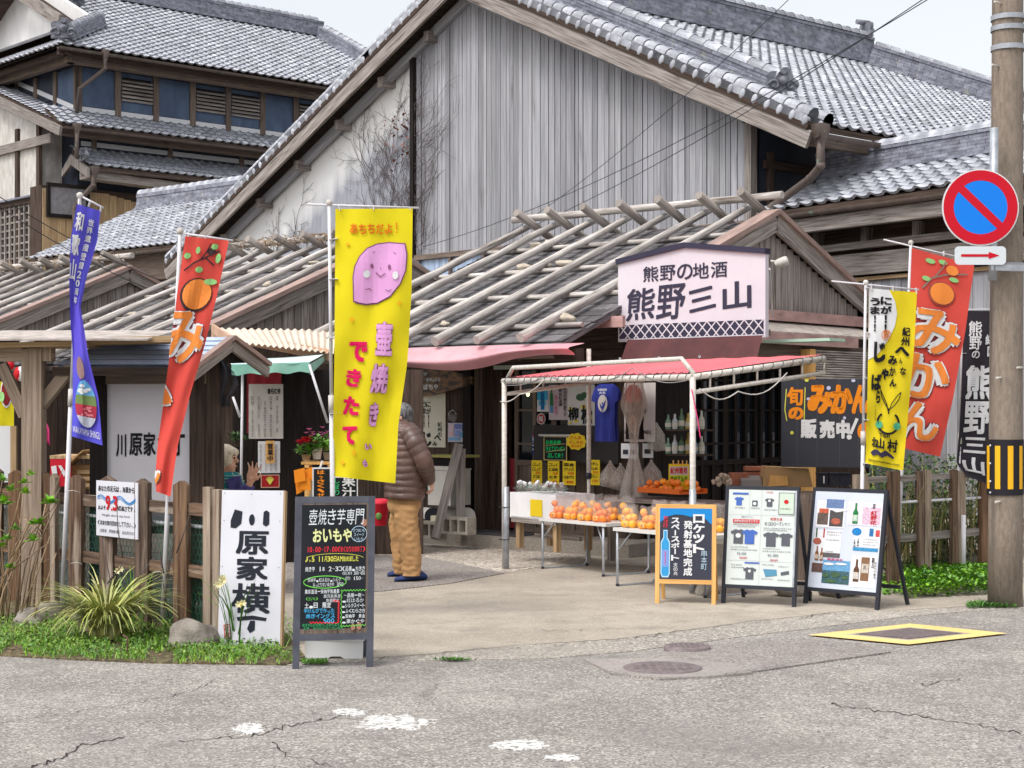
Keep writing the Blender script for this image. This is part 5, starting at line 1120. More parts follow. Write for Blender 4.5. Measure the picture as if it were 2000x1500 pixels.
# glimpses inside: a warm bulb by the doorway, bottles and jars on a dim shelf at the right
wl_ = thing('hanging_bulb', 'small lit yellow bulb hanging inside the doorway', 'lamp', P(1031, 765, 19.6)); obj('bulb', MB().sph(P(1031, 768, 19.5), (.022, .022, .04), 10), mk('lit_bulb', srgb(255, 240, 170), emit=2.5), wl_); obj('cord', MB().tube([P(1031, 762, 19.5), P(1031, 740, 19.5)], .003, 4), BLACKM, wl_)
bs_ = thing('bottle_shelf', 'dim shelf behind the right canopy pole holding bottles', 'shelf', P(1325, 892, 18.9)); obj('board', MB().slab(P(1300, 886, 18.6), SG.u*.5, SG.b*.2, -Z*.02), W_DARK, bs_); obj('board', MB().slab(P(1300, 838, 18.6), SG.u*.5, SG.b*.2, -Z*.02), W_DARK, bs_)
for i in range(12):
    x = 1305+(i % 6)*13; y = 886 if i < 6 else 838; h = U(.16, .24); c_ = [(120, 150, 130), (200, 196, 180), (150, 170, 190), (196, 170, 80), (90, 120, 90), (210, 210, 214)][(i*5) % 6]
    q = P(x, y, 18.65); t = thing('sake_bottle', '%s %s from the left on the %s board of the dim bottle shelf' % (['first', 'second', 'third', 'fourth', 'fifth', 'sixth'][i % 6], 'bottle', 'lower' if i < 6 else 'upper'), 'bottle', q)
    obj('glass', MB().lathe([(.032, 0), (.034, h*.55), (.014, h*.72), (.013, h), (.001, h)], q, 12), flat('bottle_%d_%d_%d' % c_, *c_, .2, spec=.5), t); obj('label', MB().tube([q+Z*h*.15, q+Z*h*.42], .0352, 12, cap=False), flat('label_pale', 222, 216, 200), t)
# ================================================================== banners
def lerp(a, b, t): return a+(b-a)*t
class Cloth:                  # a hung cloth given by photo rows (v, xl, yl, xr, yr, dl, dr) at distance Y
    def __init__(s, Y, rows, rip=.02, freq=2.2, ph=0, skew=.0): s.Y = Y; s.rows = rows; s.rip = rip; s.fr = freq; s.ph = ph
    def __call__(s, u, v, off=0):
        R_ = s.rows
        for i in range(len(R_)-1):
            if v <= R_[i+1][0] or i == len(R_)-2:
                t = (v-R_[i][0])/(R_[i+1][0]-R_[i][0]); t = t if t < 0 or t > 1 else t; q = [lerp(a, b, t) for a, b in zip(R_[i], R_[i+1])]; break
        _, xl, yl, xr, yr, dl, dr = q
        d = s.Y+lerp(dl, dr, u)+s.rip*1.3*math.sin((u*s.fr+v*1.3)*2*math.pi+s.ph)*(.25+.75*v)*(1-.2*u)+s.rip*hsh(u*2.5+s.ph, v*5, 2)+s.rip*.5*hsh(u*6+s.ph, v*2.2, 7)
        p = P(lerp(xl, xr, u), lerp(yl, yr, u), d); return p-V((0, off, 0))
def banner(name, label, fn, m, nu=14, nv=40, cat='banner'):
    t = thing(name, label, cat, fn(0, 1)); mb = MB(); mb.grid(lambda u, v: fn(u, v, -.002), nu, nv); mb.grid(lambda u, v: fn(1-u, v, 0), nu, nv) if False else None
    obj('cloth', mb, m, t); t['_n'] = 0
    del t['_n']; t_ = (t, fn, nu, nv); return t_
def btext(bn, tx, m, off=.008, name='lettering', clip=None):
    t, fn, nu, nv = bn
    cuts = [(0, [i/nu for i in range(1, nu)]), (1, [j/nv for j in range(1, nv)])]
    tx.put(name, lambda u, v: fn(u, v, off*2-.006), m, t, cuts, clip, nv=V((0, -3, 0)))
CLIP = [((0, 0, 0), (-1, 0, 0)), ((1, 0, 0), (1, 0, 0)), ((0, 1, 0), (0, 1, 0))]
def fab(name, r, g, b, tr=.25):
    m = mk(name, tuple(x*.8 for x in srgb(r, g, b)), tuple(x*.74 for x in srgb(r, g, b)), st=(2.5, 2.5, 2.5), coord='Object', rough=.85, bump=.12, bst=(160, 160, 160), spec=.2); return m
def pole(name, label, px0, py0, px1, py1, Y, r=.014, arm=None, ties=(), Yt=None, tipc=None):
    a, b_ = P(px0, py0, Y), P(px1, py1, Yt or Y); t = thing(name, label, 'banner pole', a); m_ = a.lerp(b_, .5)
    obj('lower_tube', MB().tube([a, m_+ (b_-a)*.02], r*1.15, 10), POLE_W, t); obj('upper_tube', MB().tube([m_, b_], r*.85, 10), POLE_W, t); obj('joint', MB().tube([m_-(b_-a)*.012, m_+(b_-a)*.03], r*1.5, 10), OFFW, t)
    if arm: obj('arm', MB().tube([P(arm[0], arm[1], Y), P(arm[2], arm[3], Y)], r*.5, 8), POLE_W, t); obj('arm_socket', MB().sph(b_, r*1.7, 8), OFFW, t)
    for (x0, y0, x1, y1) in ties:
        p, q = P(x0, y0, Y-.012), P(x1, y1, Y-.012); d = (q-p).normalized(); obj('loop', MB().beam(p, q, .045, .004, up=V((0, -1, 0)).cross(d)), WHITE, t)
    return t
class TA(Txt):              # drawn in panel heights x widths of one unit, then squeezed to u, v
    def asp(s, k): s.g = [([(a, b_*k) for a, b_ in q], f) for q, f in s.g]; return s
# yellow sweet-potato banner
YB = fab('banner_yellow', 244, 226, 34)
fy = Cloth(12.8, [(0, 655, 408, 806, 407, 0, 0), (.3, 654, 560, 804, 565, 0, .02), (.55, 653, 700, 796, 705, -.02, .04), (.8, 651, 830, 778, 830, -.02, .08), (1, 648, 930, 772, 944, 0, .1)], .022, 1.6)
by = banner('potato_banner', 'tall yellow banner with a smiling pink sweet potato', fy, YB, 16, 44)
pole('banner_pole', 'white pole of the yellow sweet-potato banner', 652, 1196, 643, 396, 12.82, .016, (600, 399, 818, 406), [(643, 468, 660, 466), (643, 545, 660, 545), (643, 660, 660, 660), (643, 808, 658, 806), (662, 402, 664, 412), (730, 404, 730, 412), (800, 405, 802, 412)])
yu = lambda x: (x-655)/151; yv = lambda y: (y-408)/528
def T2(fx, fy_):          # a Txt whose coordinates are photo pixels mapped by fx, fy
    class TT(Txt):
        def done(s): s.g = [([(fx(a), fy_(b_)) for a, b_ in q], f) for q, f in s.g]; return s
    return TT()
PKL = flat('potato_outline', 150, 92, 132); PKF = flat('potato_pink', 236, 172, 226); ORN = flat('banner_orange', 240, 130, 20); MAG = flat('banner_magenta', 236, 20, 96)
pot = [(791, 479), (795, 500), (793, 530), (783, 556), (764, 580), (740, 593), (718, 596), (703, 594), (694, 591), (693, 570), (692, 545), (695, 525), (704, 505), (718, 489), (738, 480), (760, 477)]
ctr = (745, 538); big = [(ctr[0]+(x-ctr[0])*1.045, ctr[1]+(y-ctr[1])*1.045) for x, y in pot]
rev = lambda q: q[::-1] if sum(q[i][0]*q[(i+1) % len(q)][1]-q[(i+1) % len(q)][0]*q[i][1] for i in range(len(q))) < 0 else q
btext(by, T2(yu, yv).poly(rev(big)).done(), PKL, .006, 'potato_outline'); btext(by, T2(yu, yv).poly(rev(pot)).done(), PKF, .009, 'potato')
btext(by, T2(yu, yv).ell(728, 523, 3, 5).ell(762, 524, 3, 5).stroke([(736, 536), (745, 544), (754, 537)], 2).ell(745, 527, .9, 2).stroke([(716, 570), (724, 568), (728, 572)], 1.4).stroke([(755, 569), (762, 572), (766, 568)], 1.4).stroke([(729, 497), (734, 494)], 1.2).stroke([(770, 494), (774, 498)], 1.2).done(), PKL, .012, 'potato_face')
btext(by, T2(yu, yv).ell(718, 539, 7, 8).ell(774, 540, 6, 8).done(), WHITE, .012, 'cheeks')
t = T2(yu, yv)
for i, c in enumerate('あちちだよ'): t.ch(c, 684+i*17, 438+(i % 2), 15, 20, .03)
t.stroke([(775, 436), (775, 449)], 2.2).ell(775, 455, 1.5, 1.6)
btext(by, t.done(), ORN, .008)
t = T2(yu, yv)
for c, x, y, w, h in (('で', 685, 665, 38, 38), ('き', 681, 718, 32, 36), ('た', 677, 773, 36, 38), ('て', 676, 832, 34, 36)): t.ch(c, x, y, w, h, .045, 4)
btext(by, t.done(), MAG, .008, 'red_lettering')
for m_, o_, b_ in ((PKL, .007, .075), (PKF, .010, .035)):
    t = T2(yu, yv)
    for c, x, y, w, h in (('壷', 739, 628, 34, 62), ('焼', 734, 706, 36, 60), ('き', 737, 785, 20, 48), ('い', 731, 866, 16, 12), ('も', 727, 897, 12, 14)): t.ch(c, x, y, w, h, b_)
    btext(by, t.done(), m_, o_, 'pink_lettering')
t = T2(yu, yv)
for x, y, s_ in ((680, 480, 6), (690, 626, 7), (784, 593, 6), (706, 885, 8), (680, 906, 7)): t.poly(rev([(x, y-s_), (x+s_*.3, y-s_*.3), (x+s_, y), (x+s_*.3, y+s_*.3), (x, y+s_), (x-s_*.3, y+s_*.3), (x-s_, y), (x-s_*.3, y-s_*.3)]))
btext(by, t.done(), flat('sparkle', 250, 190, 30), .008, 'sparkles')
# left red mandarin banner, folded
RB_ = fab('banner_red', 226, 84, 74)
fr1 = Cloth(12.1, [(0, 362, 461, 447, 470, 0, .05), (.22, 346, 572, 424, 576, .02, .06), (.42, 334, 672, 400, 674, .03, .05), (.6, 322, 765, 372, 768, .04, .03), (.8, 308, 868, 347, 870, .04, 0), (.92, 303, 930, 338, 932, .03, 0), (1, 305, 960, 333, 970, .02, 0)], .02, 1.2, 1)
br1 = banner('mandarin_banner', 'red mandarin banner twisted narrow, standing left at the fence', fr1, RB_, 10, 44)
pole('banner_pole', 'white pole of the twisted red banner, rising beside the fence', 318, 1206, 352, 452, 12.24, .016, (350, 455, 455, 470), [(362, 456, 364, 466), (400, 460, 402, 468), (444, 467, 446, 474)])
ORB = flat('fruit_orange', 246, 146, 66); LBR = flat('branch_dark', 70, 50, 52); LGR = flat('leaf_print', 150, 206, 130)
t = TA().stroke([(.1, .66), (.3, .5), (.55, .38), (.85, .22)], .035).stroke([(.45, .42), (.55, .28), (.62, .1)], .03).stroke([(.55, .38), (.78, .52)], .03).asp(.2)
btext(br1, t, LBR, .007, 'branch', CLIP); btext(br1, Txt().ell(.12, .075, .08, .012).ell(.45, .125, .09, .012).ell(.72, .03, .08, .012).ell(.85, .075, .06, .02).ell(.35, .05, .05, .014), LGR, .008, 'leaf_print', CLIP)
btext(br1, Txt().ell(.48, .225, .4, .068).ell(.66, .05, .1, .014), LBR, .007, 'fruit_outline', CLIP); btext(br1, Txt().ell(.5, .222, .36, .06), ORB, .009, 'fruit', CLIP); btext(br1, Txt().ell(.78, .17, .16, .012), LGR, .010, 'leaf_print', CLIP)
for m_, b_, o_ in ((flat('shadow_line', 130, 60, 70), .085, .007), (WHITE, .07, .009), (ORB, .02, .012)):
    t = Txt().ch('み', -.3, .29, 1.25, .2, b_).ch('か', -2.3, .54, 2.65, .17, b_).ch('ん', -1.0, .83, 1.3, .13, b_)
    btext(br1, t, m_, o_, 'lettering', CLIP)
# blue/violet banner, twisted
BV = mk('banner_violet', srgb(74, 72, 190), srgb(96, 74, 200), st=(2, 2, 1.2), coord='Object', rough=.8)
fb1 = Cloth(12.9, [(0, 150, 398, 196, 412, 0, .08), (.14, 139, 460, 190, 470, .02, .1), (.3, 135, 540, 168, 545, .02, .1), (.42, 136, 592, 157, 600, .04, .06), (.5, 138, 635, 164, 640, .05, .03), (.62, 142, 690, 172, 694, .04, 0), (.8, 142, 770, 192, 776, .02, 0), (1, 140, 852, 200, 870, 0, 0)], .02, 1.1, 2)
bb1 = banner('heritage_banner', 'violet-blue banner twisted thin in the middle, with a coastal photo oval', fb1, BV, 10, 48)
pole('banner_pole', 'tall white pole of the violet-blue banner at the left fence', 121, 1186, 156, 382, 13.04, .016, (150, 379, 202, 406), [(157, 388, 155, 402), (176, 394, 173, 404), (198, 402, 196, 414)])
t = Txt()
for i, c in enumerate('和歌山'): t.ch(c, .08-.02*i, .03+i*.1, .32, .085, .03)
btext(bb1, t, WHITE, .008, 'lettering', CLIP); t = Txt()
for i, c in enumerate('世界遺産登録20周年'): t.ch(c, .58-.02*i, .05+i*.037, .24, .03, .02)
btext(bb1, t, WHITE, .008, 'lettering', CLIP)
def photo_oval(bn, cx, cy, rx, ry):
    def band(y0, y1, c, o_, n=18):
        q = []
        for i in range(n+1): y = y0+(y1-y0)*i/n; k = max(0, 1-((y-cy)/ry)**2)**.5; q.append((cx+rx*k, y))
        for i in range(n, -1, -1): y = y0+(y1-y0)*i/n; k = max(0, 1-((y-cy)/ry)**2)**.5; q.append((cx-rx*k, y))
        btext(bn, Txt().poly(rev(q)), c, o_, 'photo_print', CLIP)
    band(cy-ry, cy+ry, flat('print_sky', 110, 176, 226), .008); band(cy-ry*.35, cy+ry*.2, flat('print_hill', 116, 142, 84), .0095); band(cy+ry*.05, cy+ry*.6, flat('print_crimson', 176, 50, 72), .011); band(cy+ry*.55, cy+ry, flat('print_bay', 196, 200, 216), .012)
    t_ = Txt(); random.seed(3)
    for i in range(9): x = cx+U(-.6, .6)*rx; y = cy-ry*.75+U(0, .3)*ry; t_.ell(x, y, rx*U(.15, .3), ry*.07)
    btext(bn, t_, WHITE, .0095, 'photo_print', CLIP); t_ = Txt()
    for i in range(12): x = cx+U(-.6, .6)*rx; y = cy+U(.1, .5)*ry; t_.ell(x, y, rx*U(.08, .16), ry*.05)
    btext(bn, t_, flat('print_rose', 226, 130, 140), .0125, 'photo_print', CLIP)
photo_oval(bb1, .52, .835, .40, .105)
btext(bb1, Txt().ell(.42, .68, .2, .05), flat('print_stone', 150, 120, 120), .008, 'photo_print', CLIP); btext(bb1, Txt().ch('WAKAYAMA SHINGU', .04, .948, .92, .03, .0), WHITE, .008, 'lettering', CLIP)
# right yellow citrus banner
fy2 = Cloth(14.7, [(0, 1697, 563, 1791, 571, 0, 0), (.3, 1696, 670, 1786, 675, 0, .02), (.6, 1694, 780, 1776, 784, -.01, .03), (1, 1690, 905, 1764, 919, 0, .04)], .016, 1.3, .4)
b2 = banner('citrus_banner', 'yellow and white citrus banner with brush characters, right of the black board', fy2, fab('banner_yellow2', 244, 220, 40), 12, 40)
pole('banner_pole', 'white pole of the yellow and white citrus banner', 1680, 1170, 1691, 552, 14.72, .015, (1624, 549, 1795, 566), [(1690, 562, 1698, 562), (1690, 650, 1698, 650), (1688, 738, 1696, 738), (1686, 820, 1696, 820), (1684, 905, 1694, 905), (1701, 554, 1702, 566), (1743, 558, 1744, 570), (1788, 562, 1790, 574)])
q = [(0, 0), (.42, 0), (.55, .06), (.6, .13), (.56, .2), (.42, .28), (.2, .36), (0, .39)]
btext(b2, Txt().poly(rev(q)), WHITE, .005, 'white_field', CLIP)
t = Txt().col('うま!!', .03, .05, .2, .19, .04).col('にが!!', .24, .04, .24, .2, .04).ch('じ', .12, .29, .26, .11, .05).ch('ゃ', .3, .43, .17, .06, .05).ch('ば', .08, .46, .24, .09, .05).ch('ら', .2, .55, .1, .07, .04)
t.ch('紀', .72, .2, .17, .05, .03).ch('州', .7, .255, .18, .05, .03).ch('へ', .58, .31, .32, .05, .04).ch('ん', .68, .37, .08, .03, .03).ch('な', .72, .42, .14, .04, .03).ch('み', .44, .36, .2, .05, .04).ch('か', .48, .42, .14, .05, .03).ch('ん', .5, .485, .16, .04, .04)
t.col('じゃばらは北山村', .18, .63, .04, .1, 0).ch('じ', .3, .78, .1, .02).line('下地村', .3, .8, .3, .028, .02).ch('北', .14, .83, .12, .06, .04).ch('山', .26, .83, .2, .065, .04).ch('村', .54, .83, .26, .075, .03)
btext(b2, t, INK, .008, 'lettering', CLIP)
AK = 94/348.
btext(b2, TA().ring(.52, 2.72, .26, .24, .05, -50, 230).asp(AK), INK, .008, 'citrus_ring', CLIP)
btext(b2, TA().stroke([(.50, 2.45), (.46, 2.3), (.36, 2.12), (.3, 2.02), (.33, 2.15), (.42, 2.3), (.50, 2.4)], .02).stroke([(.53, 2.45), (.58, 2.28), (.7, 2.12), (.78, 2.05), (.74, 2.2), (.64, 2.34), (.53, 2.42)], .02).stroke([(.51, 2.4), (.52, 2.52)], .03).asp(AK), INK, .008, 'sprout', CLIP); btext(b2, Txt().ell(.3, .75, .09, .022).ell(.74, .75, .09, .022), flat('cheek_green', 90, 186, 140), .010, 'green_spots', CLIP)
btext(b2, TA().ring(.38, .93, .1, .1, .012).asp(AK), ORN, .009, 'stamp', CLIP); btext(b2, Txt().ch('邪', .31, .23, .13, .04, .02), ORN, .010, 'stamp', CLIP)
btext(b2, Txt().poly(rev([(.12, .925), (.2, .905), (.3, .903), (.38, .92), (.5, .9), (.62, .915), (.74, .935), (.7, .945), (.55, .93), (.42, .948), (.3, .932), (.18, .945)])), flat('mountain_ink', 60, 54, 80), .008, 'mountain_print', CLIP); btext(b2, Txt().ch('kitayamamura.com', .08, .965, .8, .018, .01), INK, .008, 'lettering', CLIP)
# right red banner
fr2 = Cloth(15.3, [(0, 1781, 484, 1903, 518, 0, 0), (.35, 1776, 626, 1886, 644, 0, 0), (.7, 1771, 768, 1862, 776, 0, 0), (1, 1768, 876, 1836, 892, 0, 0)], .014, .9, .8)
b3 = banner('mandarin_banner', 'bright red mandarin banner leaning behind the yellow citrus banner', fr2, RB_, 12, 40)
pole('banner_pole', 'white pole of the right red mandarin banner', 1752, 1140, 1779, 474, 15.34, .015, (1726, 468, 1905, 510), [(1780, 474, 1780, 486), (1843, 490, 1843, 500)])
t = TA().stroke([(.2, .6), (.35, .4), (.6, .28), (.9, .2)], .03).stroke([(.4, .36), (.5, .2), (.55, .08)], .025).asp(.3)
btext(b3, t, flat('branch_grey', 150, 120, 110), .007, 'branch', CLIP); btext(b3, Txt().ell(.3, .04, .08, .012).ell(.5, .03, .07, .012).ell(.25, .13, .07, .012).ell(.7, .105, .08, .012), LGR, .008, 'leaf_print', CLIP)
btext(b3, Txt().ell(.52, .19, .23, .062), flat('fruit_shade', 170, 80, 70), .007, 'fruit_outline', CLIP); btext(b3, Txt().ell(.53, .188, .2, .055).ell(.66, .06, .1, .025), ORB, .009, 'fruit', CLIP)
for m_, b_, o_ in ((flat('shadow_line', 130, 60, 70), .085, .007), (WHITE, .07, .009), (ORB, .02, .012)):
    btext(b3, Txt().ch('み', -.02, .275, .95, .22, b_).ch('か', -.25, .50, 1.1, .22, b_).ch('ん', -.22, .74, 1.02, .2, b_), m_, o_, 'lettering', CLIP)
# black banner
fk = Cloth(15.8, [(0, 1882, 607, 1968, 607, 0, 0), (.4, 1879, 740, 1966, 740, 0, 0), (.7, 1874, 840, 1960, 842, 0, 0), (.9, 1868, 905, 1954, 915, -.02, 0), (1, 1888, 930, 1948, 952, -.05, 0)], .03, 1.4, .3)
b4 = banner('sake_banner', 'black banner with white brush characters, half behind the utility pole', fk, fab('banner_black', 56, 52, 60), 10, 36)
pole('banner_pole', 'pinkish white pole of the black banner beside the utility pole', 1868, 1120, 1881, 602, 15.84, .014, (1876, 605, 1975, 604), [(1880, 690, 1888, 690), (1876, 774, 1886, 774)])
btext(b4, Txt().ch('熊', .12, .06, .3, .09, .02).ch('野', .14, .15, .28, .08, .02).ch('の', .2, .235, .18, .045, .02).ch('紀', .5, .14, .2, .06, .02).ch('国', .55, .21, .2, .06, .02), WHITE, .008, 'lettering', CLIP)
btext(b4, Txt().ch('熊', .08, .32, .62, .2, .03).ch('野', .08, .53, .6, .19, .03).ch('三', .12, .74, .5, .09, .03).ch('山', .12, .855, .5, .1, .03), WHITE, .008, 'brush_lettering', CLIP)
# far-left shop banners under the pergola
fpk = Cloth(19, [(0, 80, 806, 84, 808, 0, 0), (.5, 80, 835, 96, 838, 0, 0), (1, 90, 862, 98, 870, 0, 0)], .02)
banner('pink_flag', 'small crumpled pink flag behind the left pergola post', fpk, fab('banner_pink', 222, 70, 130), 6, 8, 'flag')
fye = Cloth(17, [(0, -30, 745, 27, 745, 0, 0), (1, -30, 910, 27, 912, 0, 0)], .02); b5 = banner('food_banner', 'dark red and yellow food banner at the far left edge', fye, fab('banner_mustard', 214, 200, 30), 6, 12)
btext(b5, Txt().ell(.75, .13, .2, .18).ell(.75, .62, .16, .1).ell(.68, .85, .22, .12), WHITE, .006, 'outline', CLIP); btext(b5, Txt().ell(.75, .13, .17, .155).ell(.75, .62, .13, .08).ell(.68, .85, .19, .1), flat('banner_maroon', 130, 30, 34), .008, 'drawing', CLIP); btext(b5, Txt().ell(.6, .18, .09, .06), LGR, .010, 'leaf_print', CLIP)

# ================================================================== utility pole with the no-parking sign
PB = G(1963, 1184); ub = thing('utility_pole', 'stained concrete utility pole at the right edge with a striped guard', 'utility pole', PB)
obj('shaft', MB().tube([PB+Z*(8*i/12)-Z*.02+V((.035*i/12*1.0, 0, 0)) for i in range(13)], [.137-.002*i for i in range(13)], 32), CONC, ub)
z0 = EYE-(966-HY)*PB.y/F; z1 = EYE-(858-HY)*PB.y/F
gm = MB(); gm.tube([PB+Z*z0, PB+Z*z1], .145, 40, cap=False); gb = obj('striped_guard', gm, flat('guard_black', 40, 38, 44), ub)
YS = flat('guard_yellow', 250, 190, 40, .5)
for k in range(9):
    a0 = rad(-178+k*40); s_ = MB(); s_.grid(lambda u, v: PB+V((math.cos(a0+u*.30+v*.0)*.1475, math.sin(a0+u*.30)*.1475, z0+.05+(z1-z0-.1)*v)), 6, 1); obj('yellow_stripe', s_, YS, gb)
for y_ in (905, 940, 962, 870): q = P(1934, y_, PB.y-.15); obj('rivet', MB().sph(q, .008, 6), WHITE, gb)
for y_ in (57, 95, 36, 520): 
    z_ = EYE-(y_-HY)*PB.y/F; obj('steel_band', MB().tube([PB+Z*(z_-.02)+V((.03, 0, 0)), PB+Z*(z_+.02)+V((.03, 0, 0))], .142, 32, cap=False), GREYM, ub)
for (x_, y_) in ((1946, 4), (1940, 127), (1950, 738), (1990, 718), (1948, 980)): q = P(x_, y_, PB.y-.14); obj('step_bolt', MB().tube([q+V((.06, .06, 0)), q+V((-.02, -.02, .0))], .009, 6), OFFW, ub)
SY = PB.y-.26
sp_ = thing('no_parking_sign', 'round blue no-parking sign with a red ring, on a grey tube', 'traffic sign', P(1940, 548, SY)); k_ = SY/F
obj('tube', MB().tube([P(1942, 250, SY+.04), P(1939, 548, SY+.04)], .034, 14), GREYM, sp_)
ctr_ = P(1915, 405, SY); rr_ = 75*k_
obj('disc', MB().tube([ctr_+V((0, .012, 0)), ctr_], rr_, 56), mk('sign_white', srgb(214, 214, 216), rough=.35), sp_)
pd = Pl(ctr_, V((1, 0, 0)), -Z, k_)
def annulus(r0, r1, n=56):
    t_ = Txt()
    for i in range(n):
        a0_, a1_ = 2*math.pi*i/n, 2*math.pi*(i+1)/n; t_.poly([(r0*math.cos(a0_), r0*math.sin(a0_)), (r1*math.cos(a0_), r1*math.sin(a0_)), (r1*math.cos(a1_), r1*math.sin(a1_)), (r0*math.cos(a1_), r0*math.sin(a1_))])
    return t_
SR = flat('sign_red', 212, 22, 44, .35); SB = flat('sign_blue', 24, 134, 244, .35)
obj('blue_field', MB().add([pd.f(.0025)(53*math.cos(2*math.pi*i/48), 53*math.sin(2*math.pi*i/48)) for i in range(48)], [list(range(48))]), SB, sp_)
annulus(52.5, 72.5).put('red_ring', pd.f(.004), SR, sp_); c45 = .72; s45 = .69
obj('red_bar', MB().add([pd.f(.0045)(*q) for q in ((-54*c45-5, -54*s45+6), (-54*c45+5, -54*s45-6), (54*c45+5, 54*s45-6), (54*c45-5, 54*s45+6))], [(0, 1, 2, 3)]), SR, sp_)
ar = thing('arrow_plate', 'small white plate with a red arrow under the no-parking sign', 'traffic sign', P(1915, 517, SY)); pa = Pl(P(1865, 481, SY), V((1, 0, 0)), -Z, k_)
q = []
for (cx, cy, a0_) in ((92, 8, -90), (92, 28, 0), (8, 28, 90), (8, 8, 180)):
    for i in range(5): a_ = rad(a0_+i*22.5); q.append((cx+8*math.cos(a_), cy+8*math.sin(a_)))
obj('plate', MB().prism([(x*k_, -y*k_) for x, y in q][::-1], pa.o, V((1, 0, 0)), Z, V((0, .01, 0))), mk('plate_white', srgb(204, 210, 214), rough=.35), ar)
pa.txt(Txt().rect(12, 15.5, 60, 5).poly([(66, 11), (87, 18), (66, 25)]), SR, ar, .003, 'red_arrow')
obj('bracket', MB().beam(P(1935, 522, SY+.02), P(2000, 524, SY+.05), .03, .05), GREYM, ar)
# overhead wires
def wire(label, a, b_, r=.006, sag=.1):
    q = []
    for i in range(25): t_ = i/24; p = a.lerp(b_, t_); p.z -= sag*4*t_*(1-t_); q.append(p)
    return solo('overhead_wire', MB().tube(q, r, 5), BLACKM, label, 'wire')
wire('upper overhead wire crossing in front of the silvery boards', P(1830, -12, 15), P(826, 482, 26.5), .005, .25)
wire('second overhead wire running beside the upper one', P(1860, -40, 15.2), P(938, 484, 26), .005, .2)
wire('steep thin wire crossing the storehouse roof', P(1560, -20, 17), P(920, 500, 25.5), .004, .2)
wire('upper of two thin wires over the low tiled outbuilding', P(-20, 372, 22), P(338, 556, 27), .006, .1)
wire('lower of two thin wires over the low tiled outbuilding', P(-20, 392, 22), P(330, 580, 27), .006, .1)
X1 = V((1, 0, 0))
# ================================================================== roofed name board of the alley (left)
NB = thing('roofed_notice_board', 'dark timber notice board under its own little metal roof, white panel with brush characters', 'sign', P(290, 970, 14))
nf = Fr(P(208, 796, 14.0).x, 14.0, 3)
wN = (374-208)*14/F; zt = EYE-(750-HY)*14/F; zb = .62
obj('panel', MB().slab(nf.p(0, .02, zb), nf.u*wN, nf.b*.03, Z*(zt-zb)), mk('pale_panel', srgb(206, 203, 208), srgb(196, 193, 199), st=(1, 1, 1), coord='Object', rough=.5), NB)
pn = Pl(nf.p(0, .018, zt), nf.u, -Z, wN/166)
pn.txt(Txt().ch('川', 18, 98, 20, 44, .03).ch('原', 44, 96, 26, 44, .025).ch('家', 72, 94, 24, 46, .025).ch('横', 100, 96, 24, 44, .025).ch('丁', 128, 98, 26, 42, .035), INK, NB, .003, 'brush_lettering')
for a_, w_ in ((-.13, .13), (wN, .12)): obj('post', MB().slab(nf.p(a_, -.04, 0), nf.u*w_, nf.b*.14, Z*2.0), W_BLACK if a_ < 0 else W_DARK, NB)
obj('side_board', MB().slab(nf.p(wN+.12, -.0, .3), (nf.u*.86+nf.b*.5)*.16, nf.b*.03, Z*1.68), W_DARK, NB); obj('lintel', MB().slab(nf.p(-.13, -.03, zt), nf.u*(wN+.26), nf.b*.12, Z*.1), W_BROWN, NB); obj('lintel', MB().slab(nf.p(-.13, .02, zt+.12), nf.u*(wN+.3), nf.b*.12, Z*.12), W_BLACK, NB)
obj('sill', MB().slab(nf.p(-.13, -.03, .56), nf.u*(wN+.26), nf.b*.12, Z*.06), W_DARK, NB); obj('back_board', MB().slab(nf.p(0, .06, .6), nf.u*wN, nf.b*.02, Z*1.35), W_BLACK, NB)
# roof: ridge to the right, small gable facing right-front
RF = Fr(P(375, 796, 13.6).x, 13.6, 40-22); eL = 1.12; zf = EYE-(713-HY)*13.6/F; zrg = 2.19
BLUM = mk('blue_grey_sheet', srgb(190, 204, 228), srgb(156, 170, 196), st=(3, 1, 1), rough=.45, bump=.05)
gdir = V((.35, .94, 0)); hl = .58; ldir = V((-1, .0, 0))
A_ = P(375, 713, 13.6); Bm = A_+gdir*hl+Z*(zrg-zf); C_ = A_+gdir*hl*2.0+Z*.05; Ln = ldir*eL
def quad(a, b, c, d, th, up): return MB().prism([(0, 0), (1, 0), (1, 1), (0, 1)], a, b-a, d-a, up*th)
rfp = obj('roof', MB().add([A_, Bm, Bm+Ln*.86, A_+Ln], [(0, 1, 2, 3)]).add([p-Z*.03 for p in (A_, Bm, Bm+Ln*.86, A_+Ln)], [(3, 2, 1, 0)]).add([C_, Bm, Bm+Ln*.86, C_+Ln], [(3, 2, 1, 0)]), BLUM, NB)
for k in range(6):
    f_ = k/6; p0, p1 = A_.lerp(Bm, f_), (A_+Ln).lerp(Bm+Ln*.86, f_); obj('roof_seam', MB().beam(p0+Z*.008, p1+Z*.006, .008, .005), flat('seam_dark', 110, 118, 136), rfp)
obj('fascia', MB().beam(A_-Z*.05, A_+Ln-Z*.05, .03, .07), W_DARK, NB)
for p, q in ((Bm, A_), (Bm, C_)): e_ = (q-p)*1.08; obj('bargeboard', MB().beam(p-Z*.07-Ln*.02, p+e_-Z*.07-Ln*.02, .035, .085), W_GREY, NB); obj('verge_cap', MB().beam(p+Z*.0-Ln*.03, p+e_+Z*.0-Ln*.03, .06, .035), MT['pinkish_flashing'], NB)
obj('gable_board', MB().add([A_+Z*.0+Ln*.04, C_+Ln*.04, Bm+Ln*.04-Z*.03], [(0, 1, 2)]), W_BLACK, NB)
